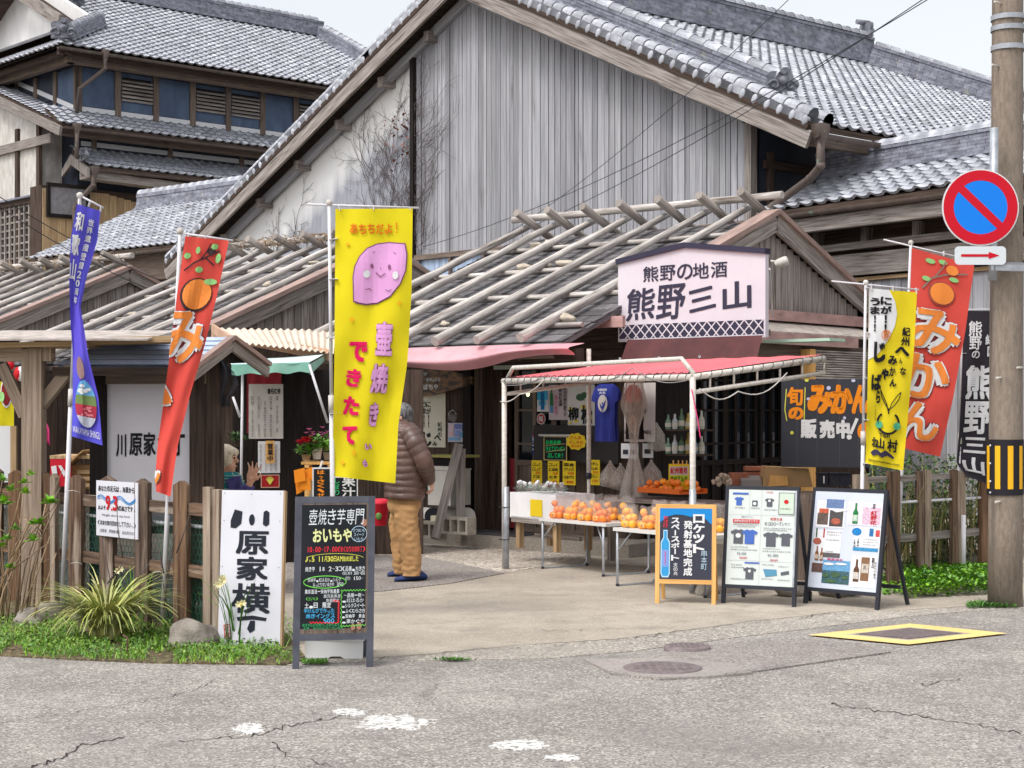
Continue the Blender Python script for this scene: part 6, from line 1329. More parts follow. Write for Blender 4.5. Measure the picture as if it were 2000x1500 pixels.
# netting by the notice board
def net(name, label, fn, n, r=.0022, m=BLACKM):
    mb = MB()
    for s_ in (1, -1):
        for k in range(-n, n):
            q = []
            for i in range(12):
                v = i/11; u = (k/n)+s_*v
                if 0 <= u <= 1: q.append(fn(u, v))
            if len(q) > 1: mb.tube(q, r, 3, cap=False)
    return solo(name, mb, m, label, 'net')
net('bird_net', 'dark netting bunched beside the right post of the notice board', lambda u, v: P(430+u*(34*math.sin(min(v*1.25, 1)*2.6)+3), 704+v*90, 13.95+.06*math.sin(u*9+v*5)), 20)
net('bird_net', 'dark netting hanging behind the left pergola post', lambda u, v: P(74+u*34*(1-v*.3), 706+v*60, 14.3+.05*math.sin(u*9)), 14)
# ================================================================== timber pergola at the left
pg = thing('pergola', 'weathered timber pergola post with diagonal braces at the left edge', 'pergola', G(66, 1180))
PY_ = 13.6
pp = lambda x, y, d=0: P(x, y, PY_+d)
W_PERG = wood('pergola_wood', (168, 150, 132), (124, 108, 94), c3=(92, 78, 66), th3=.62)
obj('post', MB().slab(V((pp(47, 0).x, PY_-.08, 0)), X1*.16, V((0, .16, 0)), Z*(pp(0, 682).z)), W_PERG, pg)
for (x0, x1, y) in ((-60, 47, 704), (85, 104, 704)): obj('beam', MB().slab(V((pp(x0, 0).x, PY_-.07, pp(0, 706).z)), X1*((x1-x0)*PY_/F), V((0, .14, 0)), Z*.12), W_PERG, pg)
obj('roof_board', MB().slab(V((pp(-60, 0).x, PY_-.2, pp(0, 682).z+.0)), X1*.99+Z*.02, V((0, .5, .0)), Z*.04), W_TAN, pg); obj('roof_board', MB().slab(V((pp(76, 0).x, PY_-.12, pp(0, 676).z)), X1*1.1+Z*.03, V((0, .4, .0)), Z*.05), W_TAN, pg)
obj('roof_sheet', MB().slab(V((pp(-60, 0).x, PY_-.3, pp(0, 668).z)), X1*1.5-Z*.0, V((0, 1.2, .12)), Z*.015), MT['pale_sheet'], pg)
obj('brace', MB().beam(pp(3, 712), pp(49, 812), .09, .07, up=V((0, 1, 0))), W_PERG, pg); obj('brace', MB().beam(pp(140, 715, .05), pp(80, 792, .03), .09, .09, up=V((0, 1, 0))), W_PERG, pg)
# lanterns
for i, (x, y, rx, c) in enumerate(((20, 713, 8, 'red'), (41, 730, 12, 'redwhite'))):
    q = P(x, y, 16.5); lt = thing('paper_lantern', ['small red paper lantern under the far-left eave', 'red and white round paper lantern under the far-left eave'][i], 'lantern', q); k_ = 16.5/F
    obj('shade', MB().sph(q, (rx*k_, rx*k_, rx*1.25*k_), 14), REDI if c == 'red' else WHITE, lt)
    if c != 'red': obj('red_half', MB().sph(q-X1*.012, (rx*k_*.99, rx*k_*1.01, rx*1.2*k_), 14), REDI, lt)
    obj('cap', MB().tube([q+Z*rx*1.2*k_, q+Z*(rx*1.2*k_+.03)], .02, 8), BLACKM, lt)
# ================================================================== furniture of the yard, seen between boards
def onh(px, py, a=None, b=None):   # point on a hut-parallel plane
    return on(px, py, HU.p(0, b), HU.b) if b is not None else on(px, py, HU.p(a, 0), HU.u)
t, pl = card('whiteboard', 'white board on legs at the far left edge', 'board', -12, 832, 20, 942, 0, WHITE, base=P(0, 900, 14.5), r=X1); obj('leg', MB().slab(P(20, 832, 14.5), X1*.05, V((0, .04, 0)), -Z*.75), W_TAN, t)
bxp = P(165, 955, 15.5); bx = thing('vending_cart', 'wooden cart with a red and white striped front behind the left fence', 'cart', (bxp.x, 15.5, 0))
obj('top', MB().slab(P(97, 896, 15.5), X1*.4, V((0, .5, 0)), Z*.03), W_TAN, bx); obj('front', MB().slab(P(98, 950, 15.5), X1*.19, V((0, .02, 0)), Z*.25), flat('cart_red', 214, 36, 56), bx)
pc = Pl(P(98, 897, 15.49), X1, -Z, 15.5/F); pc.txt(Txt().poly([(2, 14), (12, 12), (17, 50), (8, 54)][::-1]).poly([(16, 12), (22, 12), (32, 28), (27, 34)][::-1]), WHITE, bx, .006, 'stripe')
for s_ in (.02, .36): obj('leg', MB().slab(P(98, 1060, 15.5)+X1*s_, X1*.04, V((0, .04, 0)), Z*.55), W_TAN, bx)
bsk = thing('cardboard_stack', 'tan cardboard and slatted crate heaped behind the left fence', 'box', P(158, 960, 15.7)); q = P(136, 955, 15.6)
obj('carton', MB().slab(q, X1*.3, V((0, .3, 0)), Z*.22), flat('cardboard', 192, 156, 112, .9), bsk); obj('flap', MB().beam(q+Z*.22, q+Z*.36+X1*.16, .3, .01), MT['cardboard'], bsk)
for k in range(3): obj('crate_slat', MB().slab(P(150, 918+k*13, 15.55), X1*.2, V((0, .02, 0)), -Z*.035), W_TAN, bsk)
# lattice doors behind pergola
door('lattice_door', 'dark lattice door behind the violet banner', -12.4, -11.2, .9, FZ, 2.15, 6, rows=(.5, .62, .74, .86), m=W_BLACK)
# beige corrugated canopy and green awning in front of the middle hut
cb = thing('corrugated_canopy', 'beige corrugated sheet canopy left of the yellow banner', 'canopy', P(530, 670, 18.5)); c0_, c1_, c2_, c3_ = P(415, 641, 19.5), P(655, 645, 20.4), P(652, 690, 18.2), P(455, 668, 17.6)
mb = MB()
def cor(u, v): a_ = c0_.lerp(c1_, u); b_ = c3_.lerp(c2_, u); p = a_.lerp(b_, v); return p+Z*(.012*math.sin(u*34*math.pi))
mb.grid(cor, 136, 3, smooth=False); obj('sheet', mb, mk('beige_sheet', srgb(222, 206, 188), srgb(200, 184, 166), st=(2, 2, 2), coord='Object', rough=.6), cb)
obj('fascia', MB().beam(c0_-Z*.06, P(644, 694, 18.2), .03, .12), mk('tan_fascia', srgb(204, 166, 138), srgb(180, 144, 118), st=(2, 2, 2), rough=.6), cb); obj('edge', MB().beam(c0_, c3_, .03, .1), MT['tan_fascia'], cb)
ga = thing('green_awning', 'mint-green canvas awning on white poles beside the notice board', 'awning', P(545, 710, 17)); g0_, g1_, g2_, g3_ = P(440, 700, 17.6), P(636, 690, 18.4), P(605, 707, 16.6), P(452, 712, 16.3)
GRN = mk('mint_canvas', srgb(166, 214, 196), srgb(130, 188, 168), st=(2, 2, 2), coord='Object', rough=.8); PALEG = mk('pale_canvas_top', srgb(206, 226, 226), srgb(188, 210, 212), st=(2, 2, 2), coord='Object', rough=.8)
obj('canvas', MB().grid(lambda u, v: g0_.lerp(g1_, u).lerp(g3_.lerp(g2_, u), v)-Z*(.02*math.sin(u*3.14)), 12, 4), PALEG, ga)
obj('valance', MB().grid(lambda u, v: g3_.lerp(g2_, u)-Z*(.10*v+.01*math.sin(u*20)*v)-V((0, .01*math.sin(u*14), 0)), 24, 3), GRN, ga)
obj('side_valance', MB().grid(lambda u, v: g2_.lerp(g1_, u)-Z*(.02+(.11-.06*u)*v), 10, 2), GRN, ga)
for (x0, y0, x1, y1) in ((474, 716, 470, 1010), (469, 815, 455, 775), (604, 712, 640, 826)): obj('pole', MB().tube([P(x0, y0, 16.5), P(x1, y1, 16.5)], .013, 8), POLE_W, ga)
# posters on the middle hut's side
HB2 = HU.p(-5.03, 0)+HU.u*.03
def carda(name, label, cat, px0, py0, px1, py1, off, bgm): return card(name, label, cat, px0, py0, px1, py1, 0, bgm, base=P((px0+px1)/2, py0, 16.9-off), r=V((.97, .24, 0)).normalized())
rc = MB(); o_ = P(482, 722, 17.0); rc.grid(lambda u, v: o_+X1*(.33*u)-Z*(.64*v)+V((0, .12*u+.01*math.sin(u*20), 0)), 16, 6); solo('red_drape', rc, MT['red_cloth'], 'dark red drape behind the wrinkled menu sheet', 'cloth')
obj_ = solo('dark_partition', MB().slab(P(455, 722, 17.15), V((1.05, .26, 0)), V((0, .04, 0)), -Z*2.0), W_BLACK, 'dark plank partition carrying the menu sheets under the green awning', 'partition')
t, pl = carda('menu_sheet', 'wrinkled grey sheet of dense handwriting with a bold heading', 'poster', 486, 750, 553, 857, 0, mk('wrinkled_paper', srgb(196, 190, 182), srgb(178, 172, 166), st=(6, 9, 3), coord='Object', rough=.8, bump=.8, bst=(14, 10, 6), bdist=.03))
pl.txt(Txt().line('富らむ茶', 522, 758, 26, 12, .03), INK, t, .01); random.seed(5); ls = Txt()
kan = '春夏秋冬山川海里茶豆米味香花木石水火土風雨空月日'
for c in range(5):
    for r_ in range(9):
        if R() < .85: ls.col(''.join(random.choice(kan) for _ in range(2)), 491+c*12, 774+r_*9, 4.5, 8.2, 0)
pl.txt(ls, flat('grey_ink', 92, 88, 88), t, .01, 'small_lettering')
t, pl = carda('menu_sheet', 'second paler handwritten sheet, below the wrinkled one', 'poster', 504, 862, 547, 924, .02, mk('paper2', srgb(202, 202, 204), rough=.8)); ls = Txt()
for c in range(4):
    for r_ in range(6): ls.col(''.join(random.choice(kan) for _ in range(2)), 507+c*10, 868+r_*9, 4, 8, 0)
pl.txt(ls, MT['grey_ink'], t, .01, 'small_lettering')
t, pl = carda('wooden_tag', 'orange wooden tag with black characters meaning open for business', 'sign', 519, 861, 536, 905, .06, W_PINE); pl.txt(Txt().col('営業中', 522, 866, 11, 36, .03), INK, t, .01)
t, pl = carda('picture_card', 'small red card with a golden flower drawing', 'picture', 510, 928, 545, 952, .02, flat('card_red', 172, 36, 40)); pl.txt(Txt().stroke([(510, 928), (545, 928), (545, 952), (510, 952), (510, 928)], 1.5), flat('card_edge', 206, 170, 150), t, .009, 'edge'); ft = Txt()
for k in range(7): ft.stroke([(527, 946), (527+8*math.cos(rad(-150+20*k)), 940+9*math.sin(rad(-150+20*k)))], 1.5)
pl.txt(ft, CH_Y, t, .010, 'flower_drawing')
dw = thing('dark_window', 'dark window with blue things behind glass, left of the yellow banner', 'window', P(580, 860, 18.2)); w0 = P(574, 725, 18.2)
obj('glass', MB().slab(w0, X1*.42, V((0, .02, 0)), -Z*.9), GLASSD, dw)
for x in (574, 604, 640): obj('frame', MB().slab(P(x, 722, 18.18), X1*.03, V((0, .02, 0)), -Z*.95), W_DARK, dw)
for y in (794, 830, 870): obj('glazing_bar', MB().slab(P(574, y, 18.17), X1*.4, V((0, .02, 0)), -Z*.015), W_DARK, dw)
obj('blue_bottle', MB().prism([(0, 0), (.06, 0), (.05, -.17), (.025, -.17)][::-1], P(594, 800, 18.19), X1, Z, V((0, .005, 0))), flat('window_blue', 30, 90, 150), dw)
solo('dark_hut_wall', MB().slab(P(556, 722, 18.3), X1*1.5, V((0, .05, 0)), -Z*2.0), W_DARK, 'dark timber wall with the window behind the flower stand', 'wall')
# flower stand
fs = thing('flower_stand', 'tall pine stool carrying the flower pots', 'stand', P(620, 1060, 15.8)); k_ = 15.8/F
obj('top', MB().slab(P(588, 902, 15.8), X1*(62*k_), V((0, .3, 0)), -Z*.025), W_PINE, fs)
for x, d in ((595, 0), (640, 0), (600, .26), (644, .26)): obj('leg', MB().slab(P(x, 908, 15.8+d), X1*.04, V((0, .04, 0)), -Z*.9), W_PINE, fs)
obj('rail', MB().slab(P(595, 914, 15.8), X1*.22, V((0, .02, 0)), -Z*.04), W_PINE, fs)
def leaf(mb, p, d, n, L, W, m=0):     # folded pointed leaf, 4 triangles
    d = d.normalized(); s = d.cross(n); s = s.normalized() if s.length > 1e-5 else d.orthogonal().normalized(); n2 = s.cross(d)
    mb.add([p, p+d*L*.5+s*W*.5+n2*W*.14, p+d*L-n2*L*.12, p+d*L*.5-s*W*.5+n2*W*.14, p+d*L*.5-n2*W*.04], [(0, 1, 4), (1, 2, 4), (2, 3, 4), (3, 0, 4)], m=m)
def rv(): return V((random.gauss(0, 1), random.gauss(0, 1), random.gauss(0, 1))).normalized()
def potplant(name, label, px, py, Y, rpot, hpot, potm, leafs, flow, spread=.12, lm=None, fm=None, cat='potted plant'):
    q = P(px, py, Y); t = thing(name, label, cat, q); obj('pot', MB().lathe([(rpot*.7, 0), (rpot, hpot), (rpot*1.08, hpot), (rpot*.95, hpot*.96), (.001, hpot*.9)], q, 16), potm, t)
    mb = MB()
    for i in range(leafs): d = rv(); d.z = abs(d.z)*.8+.1; p = q+Z*hpot+d*spread*U(.2, 1); leaf(mb, p, d+rv()*.6, Z, U(.04, .075), U(.03, .05))
    obj('foliage', mb, lm or LEAF, t, kind='stuff')
    if flow:
        mb = MB()
        for i in range(flow):
            d = rv(); d.z = abs(d.z)+.5; d.normalize(); c_ = q+Z*(hpot+.06)+d*spread*U(.6, 1.1)
            for k in range(5): leaf(mb, c_, V((math.cos(k*1.26), math.sin(k*1.26), .7)), Z, .035, .026)
        obj('flowers', mb, fm or flat('cyclamen_pink', 230, 130, 190), t, kind='stuff')
    return t
potplant('flower_pot', 'white pot of cyclamen with pink flowers, middle of the stand', 619, 897, 15.9, .05, .1, WHITE, 110, 12, .14)
potplant('flower_pot', 'pale pot of leafy green against the yellow banner', 641, 898, 16.0, .05, .07, OFFW, 90, 3, .13, LEAFY)
potplant('flower_pot', 'small basket pot spilling red flowers at the left of the stand', 598, 900, 15.85, .045, .06, W_TAN, 60, 26, .1, None, flat('flower_red', 214, 30, 60))
potplant('flower_pot', 'dim pot plant hanging behind the white awning pole', 462, 872, 17.0, .04, .05, W_DARK, 60, 0, .1, LEAFD)
t, pl = card('juice_sign', 'black sign with white characters for fruit juice, below the yellow banner', 'sign', 652, 932, 698, 970, 0, flat('chalk_black', 30, 34, 36), base=P(672, 950, 13.6), r=X1); pl.txt(Txt().line('果汁', 664, 933, 1, 1).ch('果', 668, 928, 26, 22, .02).ch('汁', 668, 951, 26, 19, .02), WHITE, t, .004); pl.txt(Txt().col('しぼり', 654, 934, 9, 34, .02), CH_G, t, .004); pl.txt(Txt().stroke([(652, 932), (698, 932), (698, 970)], 2), WHITE, t, .003, 'edge')
t, pl = card('citrus_sign', 'white-framed black sign with orange handwriting, right of the orange bag', 'sign', 610, 913, 648, 972, 0, WHITE, base=P(630, 940, 13.7), r=X1); pl.txt(Txt().rect(613, 916, 32, 56), MT['chalk_black'], t, .009, 'panel'); pl.txt(Txt().col('はっさく、せ', 620, 918, 14, 54, .03), CH_O, t, .011)
pk_ = thing('snack_rack', 'orange snack packets on a rack below the flower stand', 'rack', P(590, 965, 14.2))
for i, (x, y, r_) in enumerate(((576, 928, 8), (586, 940, -10), (592, 928, 12), (579, 950, 20))): obj('packet', MB().prism([(0, 0), (.09, .01), (.08, .12), (-.01, .11)], P(x, y+16, 14.2+i*.02), X1*math.cos(rad(r_))+Z*math.sin(rad(r_)), Z, V((0, .02, 0))), CH_O, pk_)
obj('rack', MB().tube([P(606, 970, 14.3), P(630, 900, 14.3)], .01, 6), OFFW, pk_)
# ---- equipment in front of the plank wall
fz = thing('storage_unit', 'white plastic wheeled freezer box beside the leaning frame', 'box', P(850, 1030, 20.0)); fq = lambda x, y, d=0: P(x, y, 19.6+d); k_ = 19.6/F
GREYP = mk('aged_white_plastic', srgb(214, 210, 202), srgb(192, 188, 180), st=(3, 3, 3), coord='Object', rough=.5)
obj('cabinet', MB().slab(fq(836, 986), HU.u*.35, HU.b*.35, Z*.40), GREYP, fz); obj('lid', MB().slab(fq(834, 918), HU.u*.37, HU.b*.36, Z*.05), GREYP, fz); obj('door_panel', MB().slab(fq(842, 980), HU.u*.14, -HU.b*.012, Z*.33), GREYP, fz)
obj('logo_strip', MB().slab(fq(842, 934), HU.u*.09, -HU.b*.014, Z*.016), flat('logo_grey', 90, 90, 100), fz); obj('base_drum', MB().lathe([(.28, 0), (.3, .04), (.26, .12), (.22, .13)], fq(868, 1012, .25), 18), GREYP, fz)
for x in (846, 912): obj('wheel', MB().tube([fq(x, 1008, -.05), fq(x, 1008, .0)], .1, 20), OFFW if x > 900 else BLACKM, fz)
tp = thing('display_stand', 'low table with a mustard cloth top behind the man', 'table', fq(860, 900)); obj('cloth', MB().slab(fq(829, 893), HU.u*.5, HU.b*.4, Z*.03), mk('mustard_cloth', srgb(176, 168, 96), srgb(150, 144, 84), st=(3, 3, 3), coord='Object', rough=.9), tp); obj('body', MB().slab(fq(832, 914, .02), HU.u*.42, HU.b*.38, Z*.12), W_BLACK, tp)
fr_ = thing('leaning_frame', 'grey wooden A-shaped frame leaning beside the freezer box', 'frame', fq(850, 1050)); obj('leg', MB().beam(fq(850, 1052, -.9), fq(896, 868, -.3), .1, .05, up=V((0, 1, 0))), W_GREY, fr_); obj('leg', MB().beam(fq(899, 1044, -.3), fq(901, 876, -.3), .1, .05, up=V((0, 1, 0))), W_GREY, fr_)
cbk = thing('concrete_block', 'hollow concrete block on the walkway, left of the leaning frame', 'block', P(830, 1045, 20))
def cblock(t, x, y, Y, n=3, w=.39):
    o_ = P(x, y, Y); obj('face', MB().slab(o_, HU.u*w, HU.b*.15, Z*.03).slab(o_+Z*.16, HU.u*w, HU.b*.15, Z*.03), MT['block_grey'], t, kind='stuff'); mb = MB()
    for k in range(n+1): mb.slab(o_+HU.u*((w-.03)*k/n)+Z*.03, HU.u*.03, HU.b*.15, Z*.13)
    obj('web', mb, MT['block_grey'], t, kind='stuff')
mk('block_grey', srgb(176, 168, 156), srgb(148, 140, 130), st=(12, 12, 12), coord='Object', rough=.95)
cblock(cbk, 806, 1050, 19.3); c2k = thing('concrete_block', 'second hollow concrete block, under the freezer box at right', 'block', P(880, 1045, 20)); cblock(c2k, 862, 1042, 19.0); c3k = thing('concrete_block', 'hollow concrete block behind the legs of the man', 'block', P(750, 1045, 20)); cblock(c3k, 742, 1046, 20.2)
crk = thing('plastic_crate', 'small cream perforated crate on the floor by the frame', 'crate', fq(850, 1024)); obj('side', MB().slab(fq(841, 1024, -.1), HU.u*.12, HU.b*.1, Z*.1), flat('cream_plastic', 222, 214, 186), crk)
for i in range(3):
    for j in range(3): obj('hole', MB().slab(fq(843.5+i*5.5, 1021-j*5.5, -.103), HU.u*.018, HU.b*.002, Z*.018), INNER, crk)
bn = thing('red_bin', 'red plastic bucket with a green mark beside the blackboard', 'bucket', P(740, 1030, 16)); q = P(741, 1026, 15.9); obj('bucket', MB().lathe([(.07, 0), (.095, .2), (.1, .21), (.085, .2), (.07, .02)], q, 18), flat('bucket_red', 196, 30, 50), bn); obj('lid', MB().lathe([(.1, .21), (.095, .235), (.06, .25), (.001, .25)], q, 18), flat('lid_pink', 240, 60, 80), bn); obj('green_mark', MB().sph(q+V((.0, -.085, .09)), (.03, .01, .035), 8), LEAF, bn)
mat_ = solo('door_mat', MB().slab(HU.p(-.9, .78, FZ+.002), HU.u*1.2, HU.b*.6, Z*.012), flat('rubber_mat', 84, 82, 84, .9), 'black rubber mat before the curtained doorway', 'mat')
# ================================================================== stands of mandarins
def table(name, label, p, L, W, h, m=GREYM):
    t = thing(name, label, 'folding table', p); u, b_ = uC, bC
    obj('top', MB().slab(p+Z*(h-.03), u*L, b_*W, Z*.03), mk('table_top_white', srgb(214, 212, 208), rough=.4), t)
    for (a, n_) in ((.04, 'left'), (L-.06, 'right')):
        obj('u_leg', MB().tube([p+u*a+b_*.02+Z*(h-.03), p+u*a+b_*.02+Z*.02, p+u*a+b_*.02+b_*.06+Z*.012, p+u*a+b_*(W-.08)+Z*.012, p+u*a+b_*(W-.02)+Z*.06, p+u*a+b_*(W-.02)+Z*(h-.03)], .012, 8), m, t)
        obj('strut', MB().tube([p+u*a+b_*.02+Z*(h*.6), p+u*(a+(.14 if a < .5 else -.14))+b_*.06+Z*(h-.04)], .007, 6), m, t)
        for b2 in (.02, W-.02): obj('foot_cap', MB().tube([p+u*a+b_*b2, p+u*a+b_*b2+Z*.03], .016, 8), BLACKM, t)
    return t
T1p = G(1052, 1112); T1p.z = 0; T2p = G(1197, 1146); T2p.z = 0
table('folding_table', 'white folding table of bagged mandarins nearer the left canopy pole', T1p, 1.05, .6, .51); table('folding_table', 'lower white folding table of bagged mandarins behind the blue sign', T2p, 1.25, .5, .53)
FILM = mk('clear_film', srgb(240, 226, 222), rough=.12, alpha=.13, bump=.8, st=(9, 9, 9), coord='Object', c2=srgb(236, 230, 226), bdist=.03)
OR_ = [mk('mandarin_orange', srgb(250, 170, 44), srgb(242, 144, 30), st=(9, 9, 9), coord='Object', rough=.4, var=.12, bump=.25, bst=(200, 200, 200)), mk('citrus_yellow', srgb(246, 188, 52), srgb(240, 164, 40), st=(9, 9, 9), coord='Object', rough=.4, var=.1, bump=.25, bst=(200, 200, 200)), mk('deep_orange', srgb(244, 140, 44), srgb(232, 116, 36), st=(9, 9, 9), coord='Object', rough=.4, var=.1)]
_om = MB().sph((0, 0, 0), (1, 1, .88), 14).mesh('fruit', OR_[0]); _ms = []
for m_ in OR_: me = _om.copy(); me.materials[0] = m_; _ms.append(me)
def bag(px_, a, b_, p0, z, kind, label, w=.205, h=.2, n=13, r_=.037):
    q = p0+uC*a+bC*b_; q = V((q.x, q.y, z)); t = thing('bag_of_mandarins', label, 'bag of fruit', q, 'clear bags of citrus on the folding tables')
    def bg(u, v):
        an = u*2*math.pi; k = (.8, 1.0, 1.02, .95, .9, .86, .8)[min(6, int(v*6.99))]; ww = w*.5*k; return q+uC*(math.cos(an)*ww*(1+.07*math.sin(5*an+v*9+a*9)))+bC*(math.sin(an)*ww*.75*(1+.07*math.sin(4*an+a*7)))+Z*(h*v+.008*math.sin(an*4+a*5)*v)
    obj('film', MB().grid(bg, 24, 8), FILM, t); random.seed(int(a*1000)+kind*7+int(b_*100))
    for i in range(n):
        lay = 0 if i < n*.55 else (1 if i < n*.88 else 2); an = i*2.4; rr = (w*.34 if lay == 0 else w*.2)*(1 if i else .2)
        o = bpy.data.objects.new('mandarin', _ms[kind]); COL.objects.link(o); setp(o, t); o.matrix_basis = Mx.Translation(q+uC*math.cos(an)*rr+bC*math.sin(an)*rr*.7+Z*(r_*.9+lay*r_*1.5)) @ Mx.Rotation(U(0, 6), 4, rv()) @ Mx.Scale(r_*U(.92, 1.08), 4)
    lb = q-bC*(w*.385)+uC*U(-.03, .01); obj('label', MB().prism([(0, 0), (.05, 0), (.05, .035), (0, .035)], lb+Z*.02, uC, Z, -bC*.002), flat('label_cream', 246, 236, 160), t)
    Pl(lb+Z*.055-bC*.002, uC, -Z, .001).txt(Txt().line('みかん', 5, 6, 40, 14, .02).line('300円', 8, 21, 34, 12, .02), CH_R, t, .001)
    if kind == 0 and int(a*10) == 6: 
        lf = MB(); [leaf(lf, q+Z*(.11+.02*i)+uC*U(-.03, .03)-bC*.03, rv(), Z, .06, .03) for i in range(3)]; obj('leaves', lf, LEAFD, t, kind='stuff')
nm = ['first', 'second', 'third', 'fourth']
for i in range(4):
    bag(0, .16+i*.225, .12, T1p, .51, [2, 0, 0, 2][i], '%s bag of %s from the left, front of left table' % (nm[i], ['deep-orange mandarins', 'mandarins', 'mandarins with green leaves', 'reddish mandarins'][i]), n=13 if i != 1 else 12)
for i in range(4): bag(0, .2+i*.235, .38, T1p, .51, [0, 1, 0, 1][i], '%s bag from the left in the back row of the left table' % nm[i], h=.24)
for i in range(5): bag(0, .1+i*.235, .12, T2p, .53, [1, 0, 1, 0, 1][i], ['yellow citrus bag at the left front corner of the lower table', 'bag of mandarins beside the yellow one at the front of the lower table', 'bag of yellow citrus hidden behind the blue sign', 'bag of mandarins behind the right edge of the blue sign', 'rightmost bag of yellow citrus, between blue sign and shirt board'][i], n=13)
for i in range(4): bag(0, .22+i*.25, .36, T2p, .53, [0, 1, 0, 1][i], '%s bag from the left in the back row of the lower table' % nm[i], h=.24)
# back stand: white cloth table, vegetable bags, orange tray
vt_ = thing('vegetable_table', 'wooden trestle with a white-clothed top left of the mandarins', 'table', P(1040, 1090, 18)); VP = P(996, 1014, 17.5); 
obj('cloth_box', MB().slab(V((VP.x, VP.y, EYE-(1010-HY)*17.5/F)), uC*.78, bC*.5, Z*.26), mk('white_sheet', srgb(232, 230, 230), srgb(216, 214, 216), st=(3, 3, 3), coord='Object', rough=.8), vt_)
obj('yellow_tag', MB().slab(V((VP.x, VP.y, EYE-(1004-HY)*17.5/F))+uC*.36-bC*.004, uC*.2, -bC*.003, Z*.17), yb, vt_)
for a_, b_ in ((.05, .04), (.68, .04), (.05, .44), (.68, .44)): obj('leg', MB().slab(V((VP.x, VP.y, FZ))+uC*a_+bC*b_, uC*.06, bC*.06, Z*.33), W_TAN, vt_)
obj('rail', MB().slab(V((VP.x, VP.y, .42))+uC*.02, uC*.76, bC*.05, Z*.06), W_GREY, vt_); obj('rail', MB().slab(V((VP.x, VP.y, .25))+uC*.02+bC*.3, uC*.76, bC*.04, Z*.04), W_GREY, vt_)
zt_ = EYE-(1010-HY)*17.5/F+.27
for i in range(7):
    q = V((VP.x, VP.y, zt_))+uC*(.08+.1*i)+bC*(.1+.12*(i % 2)); t = thing('vegetable_bag', ['bag of leafy greens and white bulbs, first on the white table', 'bag of white radish bulbs, second on the white table', 'bag of greens in the middle of the white table', 'bag of small bulbs right of the middle on the white table', 'bag of brown bulbs on the white table near the price cards', 'bag of garlic at the back of the white table', 'last produce bag at the right end of the white table'][i], 'bag of vegetables', q)
    for k in range(4): obj('bulb', MB().sph(q+V((U(-.04, .04), U(-.04, .04), .05+U(0, .05))), U(.015, .024), 9), [WHITE, OFFW, goods[2]][(i+k) % 3 if i > 3 else 0], t)
    lf = MB(); [leaf(lf, q+V((U(-.05, .05), U(-.04, .04), U(.0, .05))), V((U(-1, 1), U(-1, 1), .2)), Z, .08, .025) for _ in range(14)]; obj('leaves', lf, mk('blue_green_leaf', srgb(110, 146, 130), srgb(84, 122, 100), coord='Object', var=.3), t, kind='stuff')
    obj('film', MB().sph(q+Z*.04, (.07, .06, .055), 12, wob=.2), FILM, t)
tr = thing('orange_tray', 'shallow orange plastic tray heaped with netted mandarins', 'tray', P(1300, 960, 16.9)); TP = P(1247, 961, 16.9)
obj('tray', MB().slab(TP, uC*.62, bC*.35, Z*.012).slab(TP, uC*.62, -bC*.012, Z*.05).slab(TP, -uC*.012, bC*.35, Z*.05).slab(TP+bC*.35, uC*.62, bC*.012, Z*.05), flat('tray_orange', 240, 120, 50), tr, kind='stuff')
for i in range(34):
    o = bpy.data.objects.new('mandarin', _ms[2 if i % 3 else 0]); COL.objects.link(o); setp(o, tr); o.matrix_basis = Mx.Translation(TP+uC*U(.05, .57)+bC*U(.04, .32)+Z*(.045+.05*(i > 18)+.02*(i > 28))) @ Mx.Scale(U(.03, .035), 4)
bt_ = thing('display_table', 'dim back table under the orange tray, draped in clear film', 'table', P(1330, 990, 17)); obj('top', MB().slab(P(1180, 972, 17.0), uC*1.5, bC*.6, -Z*.03), W_GREY, bt_)
for a_ in (.05, 1.38): obj('leg', MB().slab(P(1180, 974, 17.0)+uC*a_, uC*.06, bC*.06, -Z*.62), W_GREY, bt_)
pr_ = card('price_board', 'yellow hand-lettered mandarin price board clipped above the orange tray', 'price card', 1306, 906, 1346, 957, 0, yb, base=P(1320, 930, 16.75), r=X1); t, pl = pr_
pl.txt(Txt().rect(1308, 911, 36, 17), OFFW, t, .003, 'white_band'); pl.txt(Txt().line('紀州蜜柑', 1309, 912, 34, 14, .03), REDI, t, .005); pl.txt(Txt().rect(1308, 929, 36, 13), flat('lime_band', 190, 226, 40), t, .003, 'lime_band'); pl.txt(Txt().line('極甘マルチ', 1309, 930, 34, 11, .03), INK, t, .005)
for x in (1314, 1324, 1332, 1340): obj('clip', MB().slab(P(x, 908, 16.74), X1*.012, V((0, .01, 0)), Z*.045), W_PINE, t)
# crates, stump, boxes at the right rear
bk = thing('stacked_crate', 'red-brown slatted crate stack beyond the shirt board', 'crate', P(1470, 950, 17))
for i in range(4): obj('crate_slat', MB().slab(P(1457, 951-i*10.5, 16.9), X1*.22, V((0, .2, 0)), Z*.04), mk('crate_red', srgb(168, 104, 76), srgb(136, 80, 60), st=(9, 3, 1)), bk)
b2k = thing('produce_crate', 'low dark crate of newspaper bundles left of the reddish crates', 'crate', P(1440, 950, 16.8)); obj('side', MB().slab(P(1428, 948, 16.7), X1*.17, V((0, .2, 0)), Z*.12), mk('crate_red'  , srgb(168, 104, 76)), b2k); obj('bundle', MB().slab(P(1448, 952, 16.6), X1*.2, V((0, .2, .04)), Z*.07), flat('newsprint', 150, 144, 140), b2k)
gc = thing('garlic_bundle', 'heap of pale garlic bulbs in netting by the canopy pole', 'vegetables', P(1410, 950, 16.6))
